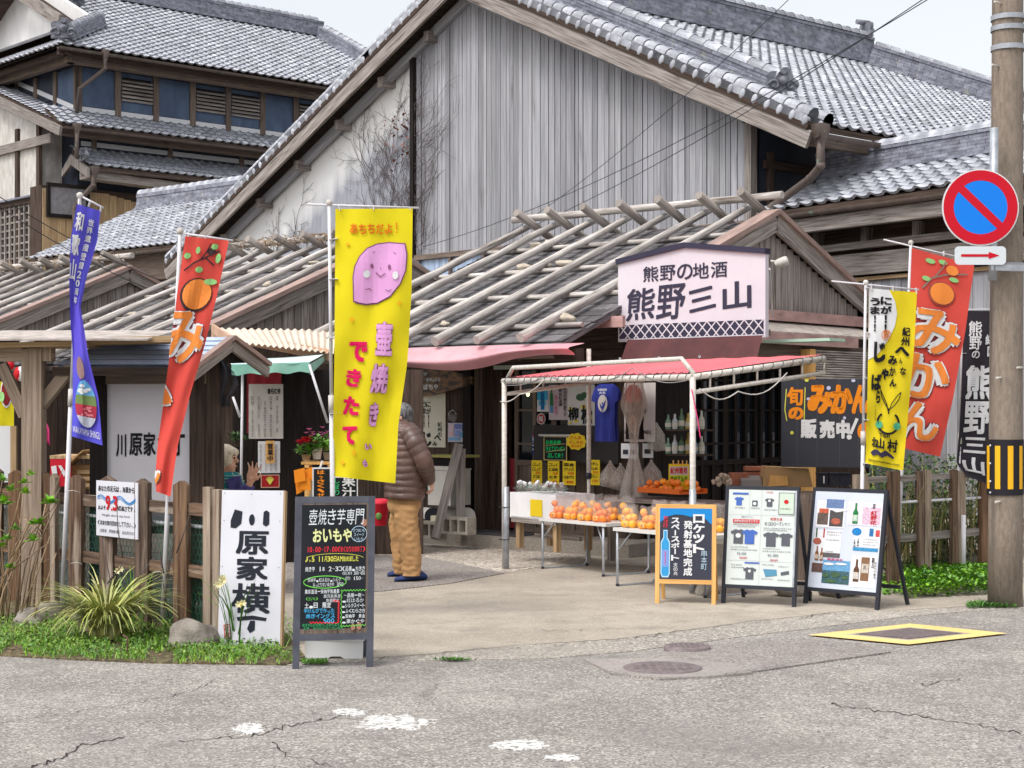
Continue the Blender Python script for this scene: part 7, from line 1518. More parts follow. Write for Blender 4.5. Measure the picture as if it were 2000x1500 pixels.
for i in range(22): obj('bulb', MB().sph(P(1410+U(-16, 16), 946-U(0, 24)*(1-abs(i-11)/16), 16.6+U(-.05, .05)), U(.02, .032), 8, wob=.3), mk('garlic', srgb(196, 180, 160), srgb(160, 140, 120), st=(30, 30, 30), coord='Object'), gc)
cd = thing('cardboard_box', 'torn tan cardboard box leaning under the black mandarin board', 'box', P(1520, 950, 16.6)); obj('carton', MB().prism([(0, 0), (.5, .02), (.46, .2), (.04, .22)], P(1488, 955, 16.6), X1, Z, V((0, .3, 0))), MT['cardboard'], cd); obj('flap', MB().prism([(0, 0), (.2, .01), (.19, .1), (.02, .11)], P(1500, 950, 16.55), X1, Z, V((0, .01, 0))), W_PINE, cd)
stp = thing('tree_stump', 'brown rough stump behind the shirt board', 'stump', P(1590, 1060, 15.9)); obj('trunk', MB().lathe([(.34, 0), (.3, .3), (.28, .6), (.33, .75), (.30, .80), (.001, .8)], (P(1580, 0, 15.9).x, 15.9, 0), 22), W_BROWN, stp)
for i, x in enumerate((1597, 1620, 1641)): 
    t = thing('black_case', '%s of three small black boxes in a row below the mandarin board' % ('left', 'middle', 'right')[i], 'box', P(x, 952, 16.2)); obj('case', MB().slab(P(x, 950, 16.2), X1*.1, V((0, .1, 0)), Z*.12), flat('case_black', 44, 46, 56, .4), t); obj('lid', MB().slab(P(x-.5, 926, 16.19), X1*.105, V((0, .11, 0)), Z*.012), flat('case_black', 44, 46, 56, .4), t)
    if i == 0: obj('label', MB().slab(P(1608, 944, 16.19), X1*.012, V((0, .002, 0)), Z*.07), WHITE, t)
for i, (x, y, r_) in enumerate(((1545, 1165, .15), (1640, 1166, .17), (1380, 1164, .1), (1690, 1150, .09))):
    q = G(x, y); solo('rock', MB().sph(q+Z*r_*.35, (r_, r_*.8, r_*.6), 14, wob=.45), STONE, ['dark rock under the shirt board', 'brown mossy rock under the sake board', 'squared dark stone behind the blue sign', 'small rock at the foot of the right fence'][i], 'rock')
# ================================================================== A-boards and standing signs
DKF = mk('charcoal_frame', srgb(78, 80, 90), srgb(60, 62, 72), st=(8, 8, 2), rough=.5)
def aboard(name, label, bl, br, top, x_tl, fm, lean=.14, fw=.03, panel_bottom=.85, rear=True, cat='A-frame sign', pw=None):
    """bl, br: photo pixels of the two front feet; top: photo y of the top edge; returns thing and panel plane in photo-like units"""
    a, b_ = G(*bl), G(*br); r = (b_-a); W_ = r.length; r = r/W_; nb = V((-r.y, r.x, 0)); nb = nb if nb.y > 0 else -nb
    H_ = EYE-(top-HY)*(a.y+lean)/F; sh_ = ((x_tl-CX)*(a.y+lean)/F-a.x-nb.x*lean)/1.0
    up = (Z*H_+nb*lean+r*sh_); L_ = up.length; up = up/L_; nf_ = -(r.cross(up)); nf_ = nf_ if nf_.y < 0 else -nf_; nf_.normalize()
    t = thing(name, label, cat, a)
    for s_ in (0, W_-fw): obj('leg', MB().slab(a+r*s_, r*fw, up*L_, -nf_*.03), fm, t)
    obj('top_rail', MB().slab(a+up*(L_-fw)+r*fw, r*(W_-2*fw), up*fw, -nf_*.03), fm, t); ph_ = L_*panel_bottom
    obj('bottom_rail', MB().slab(a+up*(L_-ph_-fw)+r*fw, r*(W_-2*fw), up*fw, -nf_*.03), fm, t)
    if rear:
        for s_ in (0.01, W_-fw-.01): obj('rear_leg', MB().beam(a+r*(s_+fw/2)+up*(L_*.97)+nb*.03, a+r*(s_+fw/2)+nb*(lean*2.6+.08), fw*.8, .025), fm, t)
        obj('rear_rail', MB().beam(a+r*.02+nb*(lean*2.3)+Z*.16, a+r*(W_-.02)+nb*(lean*2.3)+Z*.16, .02, .03), fm, t)
    o_ = a+up*(L_-fw)+r*fw+nf_*-.012; pl = Pl(o_, r, -up, (W_-2*fw)/100., (ph_-fw)/150.); pl.n = nf_
    return t, pl, nf_
# chalkboard of the baked sweet potato stall: panel 100 x 150 units
BLKP = mk('chalkboard_black', srgb(18, 22, 27), srgb(32, 34, 42), st=(2, 2, 3), coord='Object', rough=.35, spec=.25)
t, pl, nf_ = aboard('chalkboard', 'tall chalkboard crowded with coloured handwriting, front centre-left', (571, 1307), (729, 1303), 970, 577, DKF, .12, .042, .80)
obj('panel', pl.slab(MB(), 0, 0, 100, 150, .01, -.0), W_BROWN, t); pl.o = pl.o+nf_*.0105
obj('writing_surface', pl.slab(MB(), 0, 2, 97, 142, .002), BLKP, t)
ws = Txt().line('壺焼き芋専門', 10, 6, 84, 20, 0, .08)
pl.txt(ws, CHALKW, t, .005); pl.txt(Txt().line('おいもや', 16, 29, 60, 17, .03), flat('pale_yellow_chalk', 236, 240, 170), t, .005)
pl.txt(Txt().ring(86, 36, 12, 9, .8).line('さつまいも', 77, 30, 18, 4).line('スイーツ', 78, 35, 16, 4).line('いもや', 79, 40, 14, 4), flat('sky_chalk', 190, 216, 236), t, .005)
pl.txt(Txt().line('10:00〜17:00(無くなり次第終了)', 8, 50, 88, 7, .02), CH_R, t, .005); pl.txt(Txt().line('♪.5　11月30日AM始めました', 6, 61, 80, 7, .02).ring(50, 64.5, 44, 6, .5, 200, 350), CH_Y, t, .005)
w_ = Txt().line('焼き芋　1本 2〜3コ(品種・大きさ', 6, 73, 90, 6, .01).line('(税込)1本 300〜450', 62, 79, 34, 4.5).line('切り 150〜', 66, 85, 28, 4.5)
w_.line('安納芋・紅はるか・シルク', 10, 86, 50, 5).line('ねっとり甘い焼き芋 350', 18, 91.5, 46, 5).line('農家直送ー安納芋無農薬', 6, 99, 52, 5.5, .01).line('鹿児島県産', 34, 105, 26, 4.5).line('数量限定', 38, 110, 20, 4.5).line('土・日 限定', 6, 114, 40, 7, .02)
w_.line('〜品種一例〜', 64, 104, 32, 5.5, .01).line('・紅はるか', 62, 110, 33, 5).line('・シルクスイート', 62, 116, 35, 5, .01).line('・ふくむらさき', 62, 122, 35, 5, .01).line('・安納芋 黄金', 62, 128, 35, 5, .01).line('・栗かぐや', 62, 134, 34, 5, .01)
pl.txt(w_, CHALKW, t, .005, 'small_lettering')
def wavy(x0, y0, x1, y1, a=.9, n=16): return [(x0+(x1-x0)*i/n, y0+(y1-y0)*i/n+(a if i % 2 else -a)*(abs(x1-x0) >= abs(y1-y0))) if abs(x1-x0) >= abs(y1-y0) else (x0+(a if i % 2 else -a), y0+(y1-y0)*i/n) for i in range(n+1)]
pl.txt(Txt().ring(36, 91, 32, 7, 1).line('(生いも)', 8, 108, 18, 4).stroke(wavy(61, 101, 98, 101), .8).stroke(wavy(61, 101, 60, 142), .8).stroke(wavy(60, 142, 98, 141), .8), flat('lime_chalk', 120, 220, 90), t, .005, 'green_outline')
pl.txt(Txt().stroke(wavy(48, 112, 58, 114), 1).stroke(wavy(57, 114, 56, 138, 1), 1.1).stroke(wavy(56, 138, 14, 137), 1.1), CH_R, t, .005, 'red_outline'); pl.txt(Txt().line('芋けんぴで作った', 5, 121, 46, 5.5, .02).line('焼きイングス', 8, 127, 44, 5.5, .02).line('500', 34, 132.5, 17, 5.5, .02), CH_B, t, .005)
pl.txt(Txt().line('焼き芋はお味噌汁にも使えます', 3, 138, 56, 4).line('お芋 ありがとうございます', 5, 142, 60, 3.5), CH_G, t, .005)
for (x, y, r_) in ((94, 23, 4), (79, 143, 3.4), (88, 142, 4)): pl.txt(Txt().ell(x, y, r_, r_*1.1), flat('potato_sticker', 176, 128, 108), t, .004, 'sticker')
# white calligraphy board
wb = thing('calligraphy_board', 'tall white board with bold black brush characters, leaning on the fence', 'sign', G(490, 1262)); a = G(425, 1262); b_ = G(556, 1266); r = (b_-a); Wb = 128*11.28/F; r.normalize(); up = (P(434, 957, 11.45)-P(425, 1261, 11.3)); Lb = up.length; up.normalize()
nfw = r.cross(up).normalized(); nfw = nfw if nfw.y < 0 else -nfw; o_ = P(425, 1261, 11.3)
obj('board', MB().slab(o_, r*Wb, up*Lb, -nfw*.02), mk('white_board_paint', srgb(206, 206, 212), srgb(196, 196, 203), st=(3, 3, 2), coord='Object', rough=.45, c3=srgb(186, 184, 186), st3=(12, 12, 2), th3=.66), wb); obj('edge', MB().slab(o_+r*(Wb+.001)-nfw*.001, r*.012, up*Lb, -nfw*.04), W_TAN, wb)
for s_ in (.02, Wb-.06): obj('batten', MB().slab(o_+r*s_-nfw*.021, r*.04, up*Lb*.98, -nfw*.03), W_DARK, wb)
pl = Pl(o_+up*Lb, r, -up, Wb/128, Lb/304); pl.n = nfw; k_ = Txt()
k_.poly([(28, 38), (44, 42), (42, 66), (31, 75), (20, 74), (20, 60)][::-1]).ell(64, 58, 6, 11).poly([(88, 42), (94, 39), (100, 43), (100, 66), (94, 71), (87, 67)][::-1])
k_.ch('原', 32, 80, 68, 46, .026).ch('家', 34, 130, 66, 46, .028).ch('横', 26, 182, 80, 58, .022).poly([(38, 248), (70, 244), (100, 248), (98, 254), (70, 252), (40, 255)][::-1]).poly([(66, 254), (76, 254), (76, 272), (66, 278), (60, 270)][::-1])
pl.txt(k_, flat('board_ink', 34, 38, 50), wb, .003, 'brush_lettering'); pl.txt(Txt().stroke([(12, 264), (24, 262), (27, 288), (15, 290), (12, 264)], 1.5).ch('印', 14, 266, 11, 10).ch('鑑', 15, 277, 10, 10), REDI, wb, .003, 'seal')
sc_ = MB()
for x, y in ((6, 6), (122, 6), (6, 60), (122, 60), (5, 150), (122, 150), (6, 220), (62, 8)): sc_.sph(pl.f(.004)(x, y), .003, 6)
obj('screws', sc_, BLACKM, wb, kind='stuff')
# blue-topped A-board
t, pl, nf_ = aboard('drink_signboard', 'pine A-board with blue sky, bottle drawing and white lettering', (1279, 1180), (1398, 1183), 984, 1281, W_PINE, .1, .035, .75)
obj('panel', pl.slab(MB(), 0, 0, 100, 150, .012), flat('slate', 62, 64, 78, .5), t); pl.o = pl.o+nf_*.0125
sk = [(0, 0), (100, 0), (100, 34), (92, 26), (84, 18), (72, 14), (60, 18), (46, 14), (30, 13), (16, 17), (8, 24), (0, 30)]
pl.txt(Txt().poly(sk[::-1]), flat('sky_paint', 30, 140, 214, .5), t, .003, 'sky_band')
w_ = Txt().col('ロケット', 64, 12, 22, 84, .035).col('発射基地完成', 46, 26, 17, 118, .03).col('スペースポート', 22, 20, 16, 92, .03).col('天の光', 27, 116, 8, 26, .01); pl.txt(w_, WHITE, t, .005)
pl.txt(Txt().col('串本町', 80, 88, 11, 42, 0), flat('sky_chalk', 190, 216, 236), t, .005); pl.txt(Txt().col('おさけ', 7, 16, 9, 26, .02), CH_R, t, .005)
bo = [(7, 46), (15, 46), (15, 62), (20, 72), (20, 138), (17, 146), (5, 146), (2, 138), (2, 72), (7, 62)]
pl.txt(Txt().poly(rev(bo)), flat('bottle_edge', 196, 232, 250), t, .004, 'bottle_outline'); bo2 = [(8.5, 48), (13.5, 48), (13.5, 63), (18, 73), (18, 136), (16, 143), (6, 143), (4, 136), (4, 73), (8.5, 63)]
pl.txt(Txt().poly(rev(bo2)), flat('bottle_blue', 60, 160, 220), t, .006, 'bottle'); pl.txt(Txt().rect(4.5, 88, 13, 36), flat('bottle_label', 130, 160, 226), t, .0075, 'bottle_label'); pl.txt(Txt().stroke([(11, 92), (11, 118)], 1.2), CH_R, t, .009, 'bottle_text')
# poster A-boards with silver-black frames
def shirtp(pl, t, x, y, s_, c, off=.004):
    q = [(x-.18*s_, y), (x-.5*s_, y+.16*s_), (x-.42*s_, y+.34*s_), (x-.3*s_, y+.28*s_), (x-.3*s_, y+.95*s_), (x+.3*s_, y+.95*s_), (x+.3*s_, y+.28*s_), (x+.42*s_, y+.34*s_), (x+.5*s_, y+.16*s_), (x+.18*s_, y), (x, y+.06*s_)]
    pl.txt(Txt().poly(rev(q)), c, t, off, 'shirt_picture')
SHG = flat('print_charcoal', 96, 98, 106); SHB = flat('print_blue', 74, 110, 190); PAPER = mk('poster_paper', srgb(200, 206, 203), srgb(192, 199, 197), st=(1, 1, 1), coord='Object', rough=.35)
t, pl, nf_ = aboard('shirt_poster_board', 'black-framed A-board with a poster of T-shirts and prices', (1408, 1180), (1553, 1188), 948, 1417, BLACKM, .16, .03, .83)
obj('poster', pl.slab(MB(), 0, 0, 100, 150, .01), PAPER, t); pl.o = pl.o+nf_*.0105; obj('snap_edge', MB().slab(pl.f(0)(100, 150), pl.r*.014, -pl.d*(150*pl.ky), pl.n*.006), GREYM, t)
shirtp(pl, t, 16, 12, 14, SHB); shirtp(pl, t, 62, 13, 14, SHG); shirtp(pl, t, 17, 63, 24, SHG); shirtp(pl, t, 34, 63, 24, SHB, .005); shirtp(pl, t, 66, 66, 24, SHG); shirtp(pl, t, 88, 67, 21, SHG); shirtp(pl, t, 36, 122, 20, SHG)
pl.txt(Txt().rect(36, 17, 8, 9), SHG, t, .004, 'bag_picture'); pl.txt(Txt().ell(40, 22, 2.5, 2.5).ell(17, 73, 4, 3.6).ell(36, 128, 2, 2.4).ell(62, 17, 2, 2), WHITE, t, .007, 'emblem_picture')
pl.txt(Txt().stroke([(76, 4), (99, 4), (99, 38), (76, 38), (76, 4)], .7), SHG, t, .004, 'box_line'); pl.txt(Txt().rect(77, 5, 21, 32), flat('print_mint', 206, 222, 204), t, .003, 'mint_panel'); pl.txt(Txt().ell(87, 18, 3.4, 3.4), REDI, t, .005, 'red_ball')
pl.txt(Txt().rect(8, 47, 40, 6), flat('print_red', 210, 70, 70), t, .004, 'red_band'); pl.txt(Txt().line('熊野本宮大社Tシャツ', 10, 47.7, 36, 4.4, .01), WHITE, t, .006); pl.txt(Txt().line('熊野古道', 64, 43, 18, 5, .01).line('新商品', 57, 2, 10, 3.4).line('Factory', 20, 106, 12, 3.5, .01).line('Factory', 66, 108, 12, 3.5, .01), flat('print_red', 210, 70, 70), t, .004); pl.txt(Txt().line('KODOーTシャツ', 56, 50, 38, 6, .0).line('¥3,000', 16, 99, 14, 4.5).line('¥2,000', 62, 100, 16, 4.5).line('熊野オリジナル', 20, 42, 18, 3), SHG, t, .004)
tl = Txt()
for (x, y, w) in ((8, 54.5, 40), (14, 57.5, 28), (54, 59, 42), (54, 62, 36), (6, 90, 26), (6, 94, 40), (54, 91, 26), (54, 95, 42), (10, 28, 16), (34, 28, 14), (54, 30, 20), (8, 118, 16), (8, 122, 20), (8, 140, 22), (54, 116, 18), (54, 138, 18), (78, 118, 16), (78, 139, 18), (78, 28, 16)): tl.line(''.join(random.choice(kan) for _ in range(max(4, int(w/3)))), x, y, w, 2.2, 0)
pl.txt(tl, flat('grey_ink', 92, 88, 88), t, .004, 'small_lettering'); pl.txt(Txt().poly(rev([(56, 124), (76, 124), (77, 133), (60, 136)])), flat('print_teal', 90, 150, 180), t, .004, 'towel_picture'); pl.txt(Txt().poly(rev([(82, 128), (94, 125), (95, 130), (83, 133)])), SHG, t, .004, 'strap_picture'); pl.txt(Txt().rect(6, 5, 24, 3).rect(28, 114, 22, 2.4), SHB, t, .004, 'blue_band'); gl = Txt()
for x0, y0, x1, y1 in ((0, 40, 100, 40), (50, 40, 50, 150), (0, 112, 100, 112), (32, 0, 32, 40), (50, 0, 50, 40)): gl.stroke([(x0, y0), (x1, y1)], .4)
pl.txt(gl, flat('fold_line', 196, 200, 198), t, .002, 'sheet_joint')
t, pl, nf_ = aboard('sake_poster_board', 'black-framed A-board with sake bottle and landscape pictures', (1568, 1180), (1714, 1194), 951, 1586, BLACKM, .16, .03, .85)
obj('poster', pl.slab(MB(), 0, 0, 100, 150, .01), mk('poster_paper2', srgb(198, 205, 218), srgb(192, 198, 212), st=(1, 1, 1), coord='Object', rough=.3), t); pl.o = pl.o+nf_*.0105
C = lambda *c: mk('photo_print_%d_%d_%d' % c, tuple(x*.85 for x in srgb(*c)), tuple(x*(.85 if min(c) > 225 else .5) for x in srgb(*c)), st=(70, 70, 70), coord='Object', rough=.4, spec=.2)
for (x, y, w, h, c) in ((4, 14, 42, 42, (236, 236, 240)), (18, 12, 26, 14, (120, 144, 190)), (6, 34, 16, 18, (120, 104, 98)), (8, 27, 14, 7, (222, 110, 84)), (24, 29, 20, 25, (94, 92, 92)), (50, 14, 50, 36, (238, 226, 238)), (72, 22, 26, 26, (244, 206, 226)), (4, 60, 40, 40, (234, 234, 238)), (6, 58, 2, 14, (80, 110, 90)), (17, 58, 2, 14, (200, 60, 50)), (18, 95, 26, 7, (110, 106, 108)), (4, 112, 16, 14, (116, 90, 84)), (20, 106, 40, 36, (120, 180, 226)), (20, 122, 40, 20, (108, 138, 108)), (62, 84, 36, 5, (70, 160, 214)), (62, 53, 38, 30, (236, 238, 242)), (84, 54, 6, 12, (60, 130, 190)), (93, 56, 6, 10, (226, 90, 90)), (62, 96, 36, 48, (240, 238, 238)), (76, 98, 12, 36, (150, 112, 84)), (77, 108, 10, 14, (226, 214, 200))): pl.txt(Txt().rect(x, y, w, h), C(*c), t, .002+.0008*(w < 30)+.0008*(w < 20)+.0008*(w < 12), 'print')
pl.txt(Txt().poly(rev([(20, 26), (60, 26), (34, 32)])), C(236, 236, 240), t, .0045, 'print')
def bottle(pl, t, x, y, h, c, c2):
    w = h*.24; pl.txt(Txt().poly(rev([(x-w*.18, y), (x+w*.18, y), (x+w*.2, y+h*.3), (x+w*.5, y+h*.45), (x+w*.5, y+h), (x-w*.5, y+h), (x-w*.5, y+h*.45), (x-w*.2, y+h*.3)])), C(*c), t, .005, 'bottle_picture'); pl.txt(Txt().rect(x-w*.45, y+h*.58, w*.9, h*.3), C(*c2), t, .006, 'label_picture')
bottle(pl, t, 62, 16, 32, (50, 140, 80), (206, 226, 206)); bottle(pl, t, 70, 102, 34, (110, 80, 60), (226, 220, 210)); bottle(pl, t, 10, 86, 22, (150, 100, 70), (220, 200, 180)); bottle(pl, t, 17, 88, 20, (160, 110, 80), (220, 200, 180)); bottle(pl, t, 64, 72, 11, (70, 80, 80), (210, 210, 210)); bottle(pl, t, 69, 70, 12, (90, 110, 100), (210, 210, 210))
pl.txt(Txt().ell(66, 60, 7, 6), C(40, 140, 214), t, .004, 'print'); pl.txt(Txt().ell(34, 46, 7, 5).ell(9, 78, 6, 5), C(196, 110, 90), t, .006, 'food_picture'); pl.txt(Txt().ell(29, 112, 8, 2).ell(47, 111, 9, 1.6), WHITE, t, .005, 'cloud_picture'); pl.txt(Txt().ell(26, 130, 5, 3).ell(40, 128, 7, 4).ell(54, 131, 5, 3).ell(33, 138, 8, 3), C(86, 116, 84), t, .006, 'forest_picture')
pl.txt(Txt().col('紅野花', 84, 27, 9, 22, .02), REDI, t, .006); pl.txt(Txt().col('熊野', 86, 16, 4, 8, .01).col('熊野三山', 91, 98, 4, 16, .02).col('純米大吟醸酒', 95, 104, 3, 26, 0).ch('三', 79, 111, 5, 5, .02), INK, t, .006); pl.txt(Txt().line('熊野神社', 26, 103, 24, 4, .02), C(226, 70, 120), t, .006); tl = Txt()
for (x, y, w) in ((22, 62, 22), (22, 66, 20), (22, 74, 20), (22, 92, 12), (76, 70, 22), (76, 74, 22), (76, 78, 18)): tl.line(''.join(random.choice(kan) for _ in range(max(4, int(w/3)))), x, y, w, 2.2, 0)
pl.txt(tl, flat('grey_ink', 92, 88, 88), t, .0055, 'small_lettering')
# white foam tray under the chalkboard
ft = thing('foam_tray', 'white foam box lid lying upside down under the chalkboard', 'box', G(650, 1285)); q = G(597, 1288)
obj('tray', MB().prism([(0, 0), (.13, 0), (.16, .018), (.22, .018), (.25, 0), (.36, 0), (.365, .12), (-.005, .12)], q, V((.999, .03, 0)), Z, V((0, .3, 0))), mk('foam_white', srgb(228, 228, 228), rough=.6), ft); obj('rim', MB().slab(q+Z*.12-X1*.008, X1*.381, V((0, .3, 0)), Z*.012), MT['foam_white'], ft)

# ================================================================== fences
def fence_post(t, p, h, w=.115, d=.06, m=W_POST, point=True, u=None):
    u = u or V((.7, -.7, 0)); mb = MB(); o_ = V((p.x, p.y, -.02))-u*w/2; b_ = V((-u.y, u.x, 0)); n = 5
    mb.prism([(0, 0), (w, 0), (w, h-.02), (w*.5, h+(.012 if point else -.02)), (0, h-.02)], o_, u, Z, b_*d); obj('post', mb, m, t)
# left fence: from the white board to the left edge
FA, FB = V((P(410, 0, 11.8).x, 11.8, 0)), V((P(-20, 0, 14.3).x, 14.3, 0)); fd = (FB-FA).normalized(); fn_ = V((-fd.y, fd.x, 0)); fn_ = fn_ if fn_.y < 0 else -fn_
lf_ = thing('picket_fence', 'weathered plank fence with green wire mesh along the left planting bed', 'fence', FA)
def fat(px, off=0):        # the point where a pixel column meets the fence line
    t_ = (px-CX)/F; q = FA+fn_*off; s_ = (t_*q.y-q.x)/(fd.x-t_*fd.y); return q+fd*s_
uf = -fd
posts = [(403, .0, .06), (421, .06, .05), (351, 0, .115), (275, 0, .115), (207, 0, .125), (146, 0, .12), (84, 0, .12), (28, 0, .13), (102, .05, .05), (-10, 0, .1)]
for i, (x, o2, w) in enumerate(posts):
    q = fat(x, .03+o2); m2 = W_POST2 if i in (0, 1, 8) else W_POST; hh = 1.09+.02*hsh(i, 4)
    fence_post(lf_, q, hh, w, .055, m2, i > 1, u=(uf*.5+V((1, 0, 0))*.5).normalized())
for z_ in (.88, .44):
    for (x0, x1) in ((-20, 84), (84, 146), (146, 275), (275, 351), (351, 424)): obj('rail', MB().beam(fat(x0, -.03)+Z*z_, fat(x1, -.03)+Z*(z_-.005), .04, .085), W_POST, lf_)
obj('pipe_rail', MB().tube([fat(-20, -.085)+Z*.76, fat(200, -.085)+Z*.755, fat(436, -.085)+Z*.75], .0135, 8), POLE_W, lf_)
MESHG = flat('green_mesh_wire', 34, 112, 88, .5)
def hexmesh(parent, q0, q1, z0, z1, s=.052, m=MESHG, r=.0018):
    d = q1-q0; L = d.length; d.normalize(); mb = MB(); nx = int(L/s); nz = int((z1-z0)/(s*.9))
    for i in range(nx):
        for j in range(nz):
            a = q0+d*(i*s+(j % 2)*s/2)+Z*(z0+j*s*.9)
            mb.tube([a, a+d*s/2+Z*s*.35], r, 3, cap=False); mb.tube([a+d*s/2+Z*s*.35, a+d*s], r, 3, cap=False); mb.tube([a, a-Z*s*.5], r, 3, cap=False)
    obj('wire_mesh', mb, m, parent, kind='stuff')
hexmesh(lf_, fat(-20, -.06), fat(436, -.06), .03, .86)
obj('green_netting', MB().grid(lambda u, v: fat(-20, -.1).lerp(fat(436, -.1), u)+Z*(.03+.8*v)+fn_*.015*hsh(u*30, v*4), 40, 6), mk('dark_green_netting', srgb(38, 62, 54), srgb(26, 44, 38), st=(30, 30, 30), coord='Object', rough=.9, alpha=.8), lf_)
# the notice on the fence
en = thing('tsunami_notice', 'white notice with a big red 9.3 and blue wave, screwed to the left fence', 'sign', P(230, 1050, 12.7)); e0_ = fat(188, .07); e1_ = fat(269, .07); rE = V((1, .0, 0)); e0_ = P(188, 938, 12.75); e1_ = P(269, 938, 12.42); e0_ = P(188, 938, 12.86); dE = V((e1_.x-e0_.x, e1_.y-e0_.y, 0)); pe_ = Pl(e0_, dE.normalized(), V((0, 0, -1)), dE.length/79, 12.75/F)
obj('plate', pe_.slab(MB(), 0, 0, 79, 108, .008, -.008), mk('notice_white', srgb(210, 210, 218), rough=.4), en)
w_ = Txt().line('あなたの足元は、海面から', 4, 9, 70, 12, .02).line('およそ', 4, 48, 15, 9, .02).line('mの高さです。', 38, 46, 38, 11, .02).line('(津波対策の目安にして下さい。)', 3, 77, 73, 10, .01).line('設置者 那智勝浦町 自主防災会', 8, 94, 64, 7, .0); pe_.txt(w_, INK, en, .002); pe_.txt(Txt().ch('Height above sea level', 12, 64, 52, 6), flat('grey_ink', 92, 88, 88), en, .002)
pe_.txt(Txt().ch('9', 19, 28, 9, 29, .03).ch('.', 29.5, 53, 3, 4, .03).ch('3', 33, 28, 9, 29, .03), REDI, en, .004, 'red_number')
wv = Txt()
for k, (dy, w2) in enumerate(((0, 1.6), (2.6, 1.2), (5, .9))): wv.stroke([(3+x, 34+dy+6*math.sin(x/72*4*math.pi+3.6)*(1-.1*k)) for x in range(0, 73, 2)], w2)
pe_.txt(wv, flat('wave_blue', 40, 140, 210), en, .0025, 'wave')
# tags and ties on the fence
for i, (x, y, c, w) in enumerate(((128, 960, OFFW, 30), (350, 1064, flat('green_string', 40, 160, 110), 60), (300, 1118, OFFW, 22), (140, 1100, OFFW, 22))):
    a = P(x, y, 12.6 if x < 200 else 12.2); solo('tie_string', MB().tube([a+V((.0, -.02, 0)), a+V((w*.002, -.03, .01)), a+V((w*.0038, -.02, -.005))], .003, 5), c, ['white tie round the violet banner pole', 'green string tied across the fence by the red banner pole', 'white tie at the foot of the red banner pole', 'white wire twisted at the blue banner pole foot'][i], 'string')
# right fence
RA, RB2 = V((P(1722, 0, 15.05).x, 15.05, 0)), V((P(1960, 0, 16.3).x, 16.3, 0)); rd = (RB2-RA).normalized()
rf_ = thing('picket_fence', 'greyed plank fence with white pipe and wire mesh right of the sake board', 'fence', RA)
def rat(px, off=0):
    n = V((rd.y, -rd.x, 0)); q = RA+n*off; t_ = (px-CX)/F; s_ = (t_*q.y-q.x)/(rd.x-t_*rd.y); return q+rd*s_
for i, (x, w, m2) in enumerate(((1684, .13, W_POST2), (1748, .12, W_POST), (1813, .07, W_POST2), (1800, .06, W_POST), (1879, .09, W_POST2), (1866, .06, W_POST), (1925, .1, W_POST), (1990, .12, W_POST2), (2060, .1, W_POST), (2130, .12, W_POST))):
    q = rat(x, .03); fence_post(rf_, q, 1.06+.03*hsh(i, 9), w, .055, m2, False, u=(rd*.6+X1*.4).normalized())
for z_ in (.96, .42): obj('rail', MB().beam(rat(1670, -.03)+Z*z_, rat(2150, -.03)+Z*z_, .04, .05 if z_ > .5 else .07), W_GREY, rf_)
obj('pipe_rail', MB().tube([rat(1670, .0)+Z*.745, rat(2150, .0)+Z*.745], .0135, 8), POLE_W, rf_); obj('pipe_post', MB().tube([rat(1882, .09), rat(1882, .09)+Z*.6], .022, 10), POLE_W, rf_)
hexmesh(rf_, rat(1700, -.07), rat(2150, -.07), .05, .95, .055, flat('dark_mesh_wire', 110, 120, 110, .5), .0016)

# ================================================================== plants
def blades(name, label, c, n, L0, L1, W_, m, lean=(.2, 1.2), cat='grass clump', up=1.0, flatten=.0):
    mb = MB()
    for i in range(n):
        a = U(0, 2*math.pi); d = V((math.cos(a), math.sin(a), 0)); L = U(L0, L1); k = U(*lean); w = W_*U(.6, 1.2); p = V(c)+d*U(0, .1); s_ = V((-d.y, d.x, 0)); q = []; seg = 6
        for j in range(seg+1):
            f_ = j/seg; ang = k*(.22+f_*1.35); q.append(p); p = p+(d*math.sin(ang)+Z*math.cos(ang)*up)*(L/seg)
        vs = []
        for j, pt in enumerate(q): ww = w*(1-.85*(j/seg)**2)*.5; vs += [pt-s_*ww, pt+s_*ww]
        mb.add(vs, [(2*j, 2*j+1, 2*j+3, 2*j+2) for j in range(seg)])
    if name is None: return mb
    t = thing(name, label, cat, c); obj('blades', mb, m, t, kind='stuff'); return t
random.seed(12)
sp_c = G(190, 1262); blades('variegated_sedge', 'large arching clump of straw and green striped blades at the left fence foot', (sp_c.x, sp_c.y+.25, .02), 460, .32, .72, .019, STRAW, (.95, 1.75), 'ornamental grass')
for i, (x, y, n, l) in enumerate(((462, 1262, 26, .55), (262, 1226, 20, .5), (375, 1215, 18, .35), (560, 1240, 0, 0))):
    if n: c = G(x, y); blades('narcissus', ['narcissus clump with pale yellow flowers before the white calligraphy board', 'narcissus clump behind the striped grass, below the notice', 'young narcissus leaves between the fence posts and the rock'][i], (c.x, c.y, .02), n, l*.7, l, .014, LEAF, (.05, .9), 'narcissus')
def flower(px, py, Y, label, stem_to):
    q = P(px, py, Y); t = thing('narcissus_flower', label, 'flower', V(stem_to)); obj('stem', MB().tube([V(stem_to), V(stem_to).lerp(q, .5)+V((.01, 0, .02)), q], .003, 5), LEAF, t)
    mb = MB()
    for c_ in range(3):
        cc = q+rv()*.018
        for k in range(6): a = k*1.047; leaf(mb, cc, V((math.cos(a), -.5, math.sin(a))), V((0, -1, 0)), .028, .018)
    obj('petals', mb, flat('petal_cream', 244, 236, 190), t); obj('cup', MB().sph(q-V((0, .012, 0)), .01, 8), flat('cup_yellow', 246, 210, 90), t)
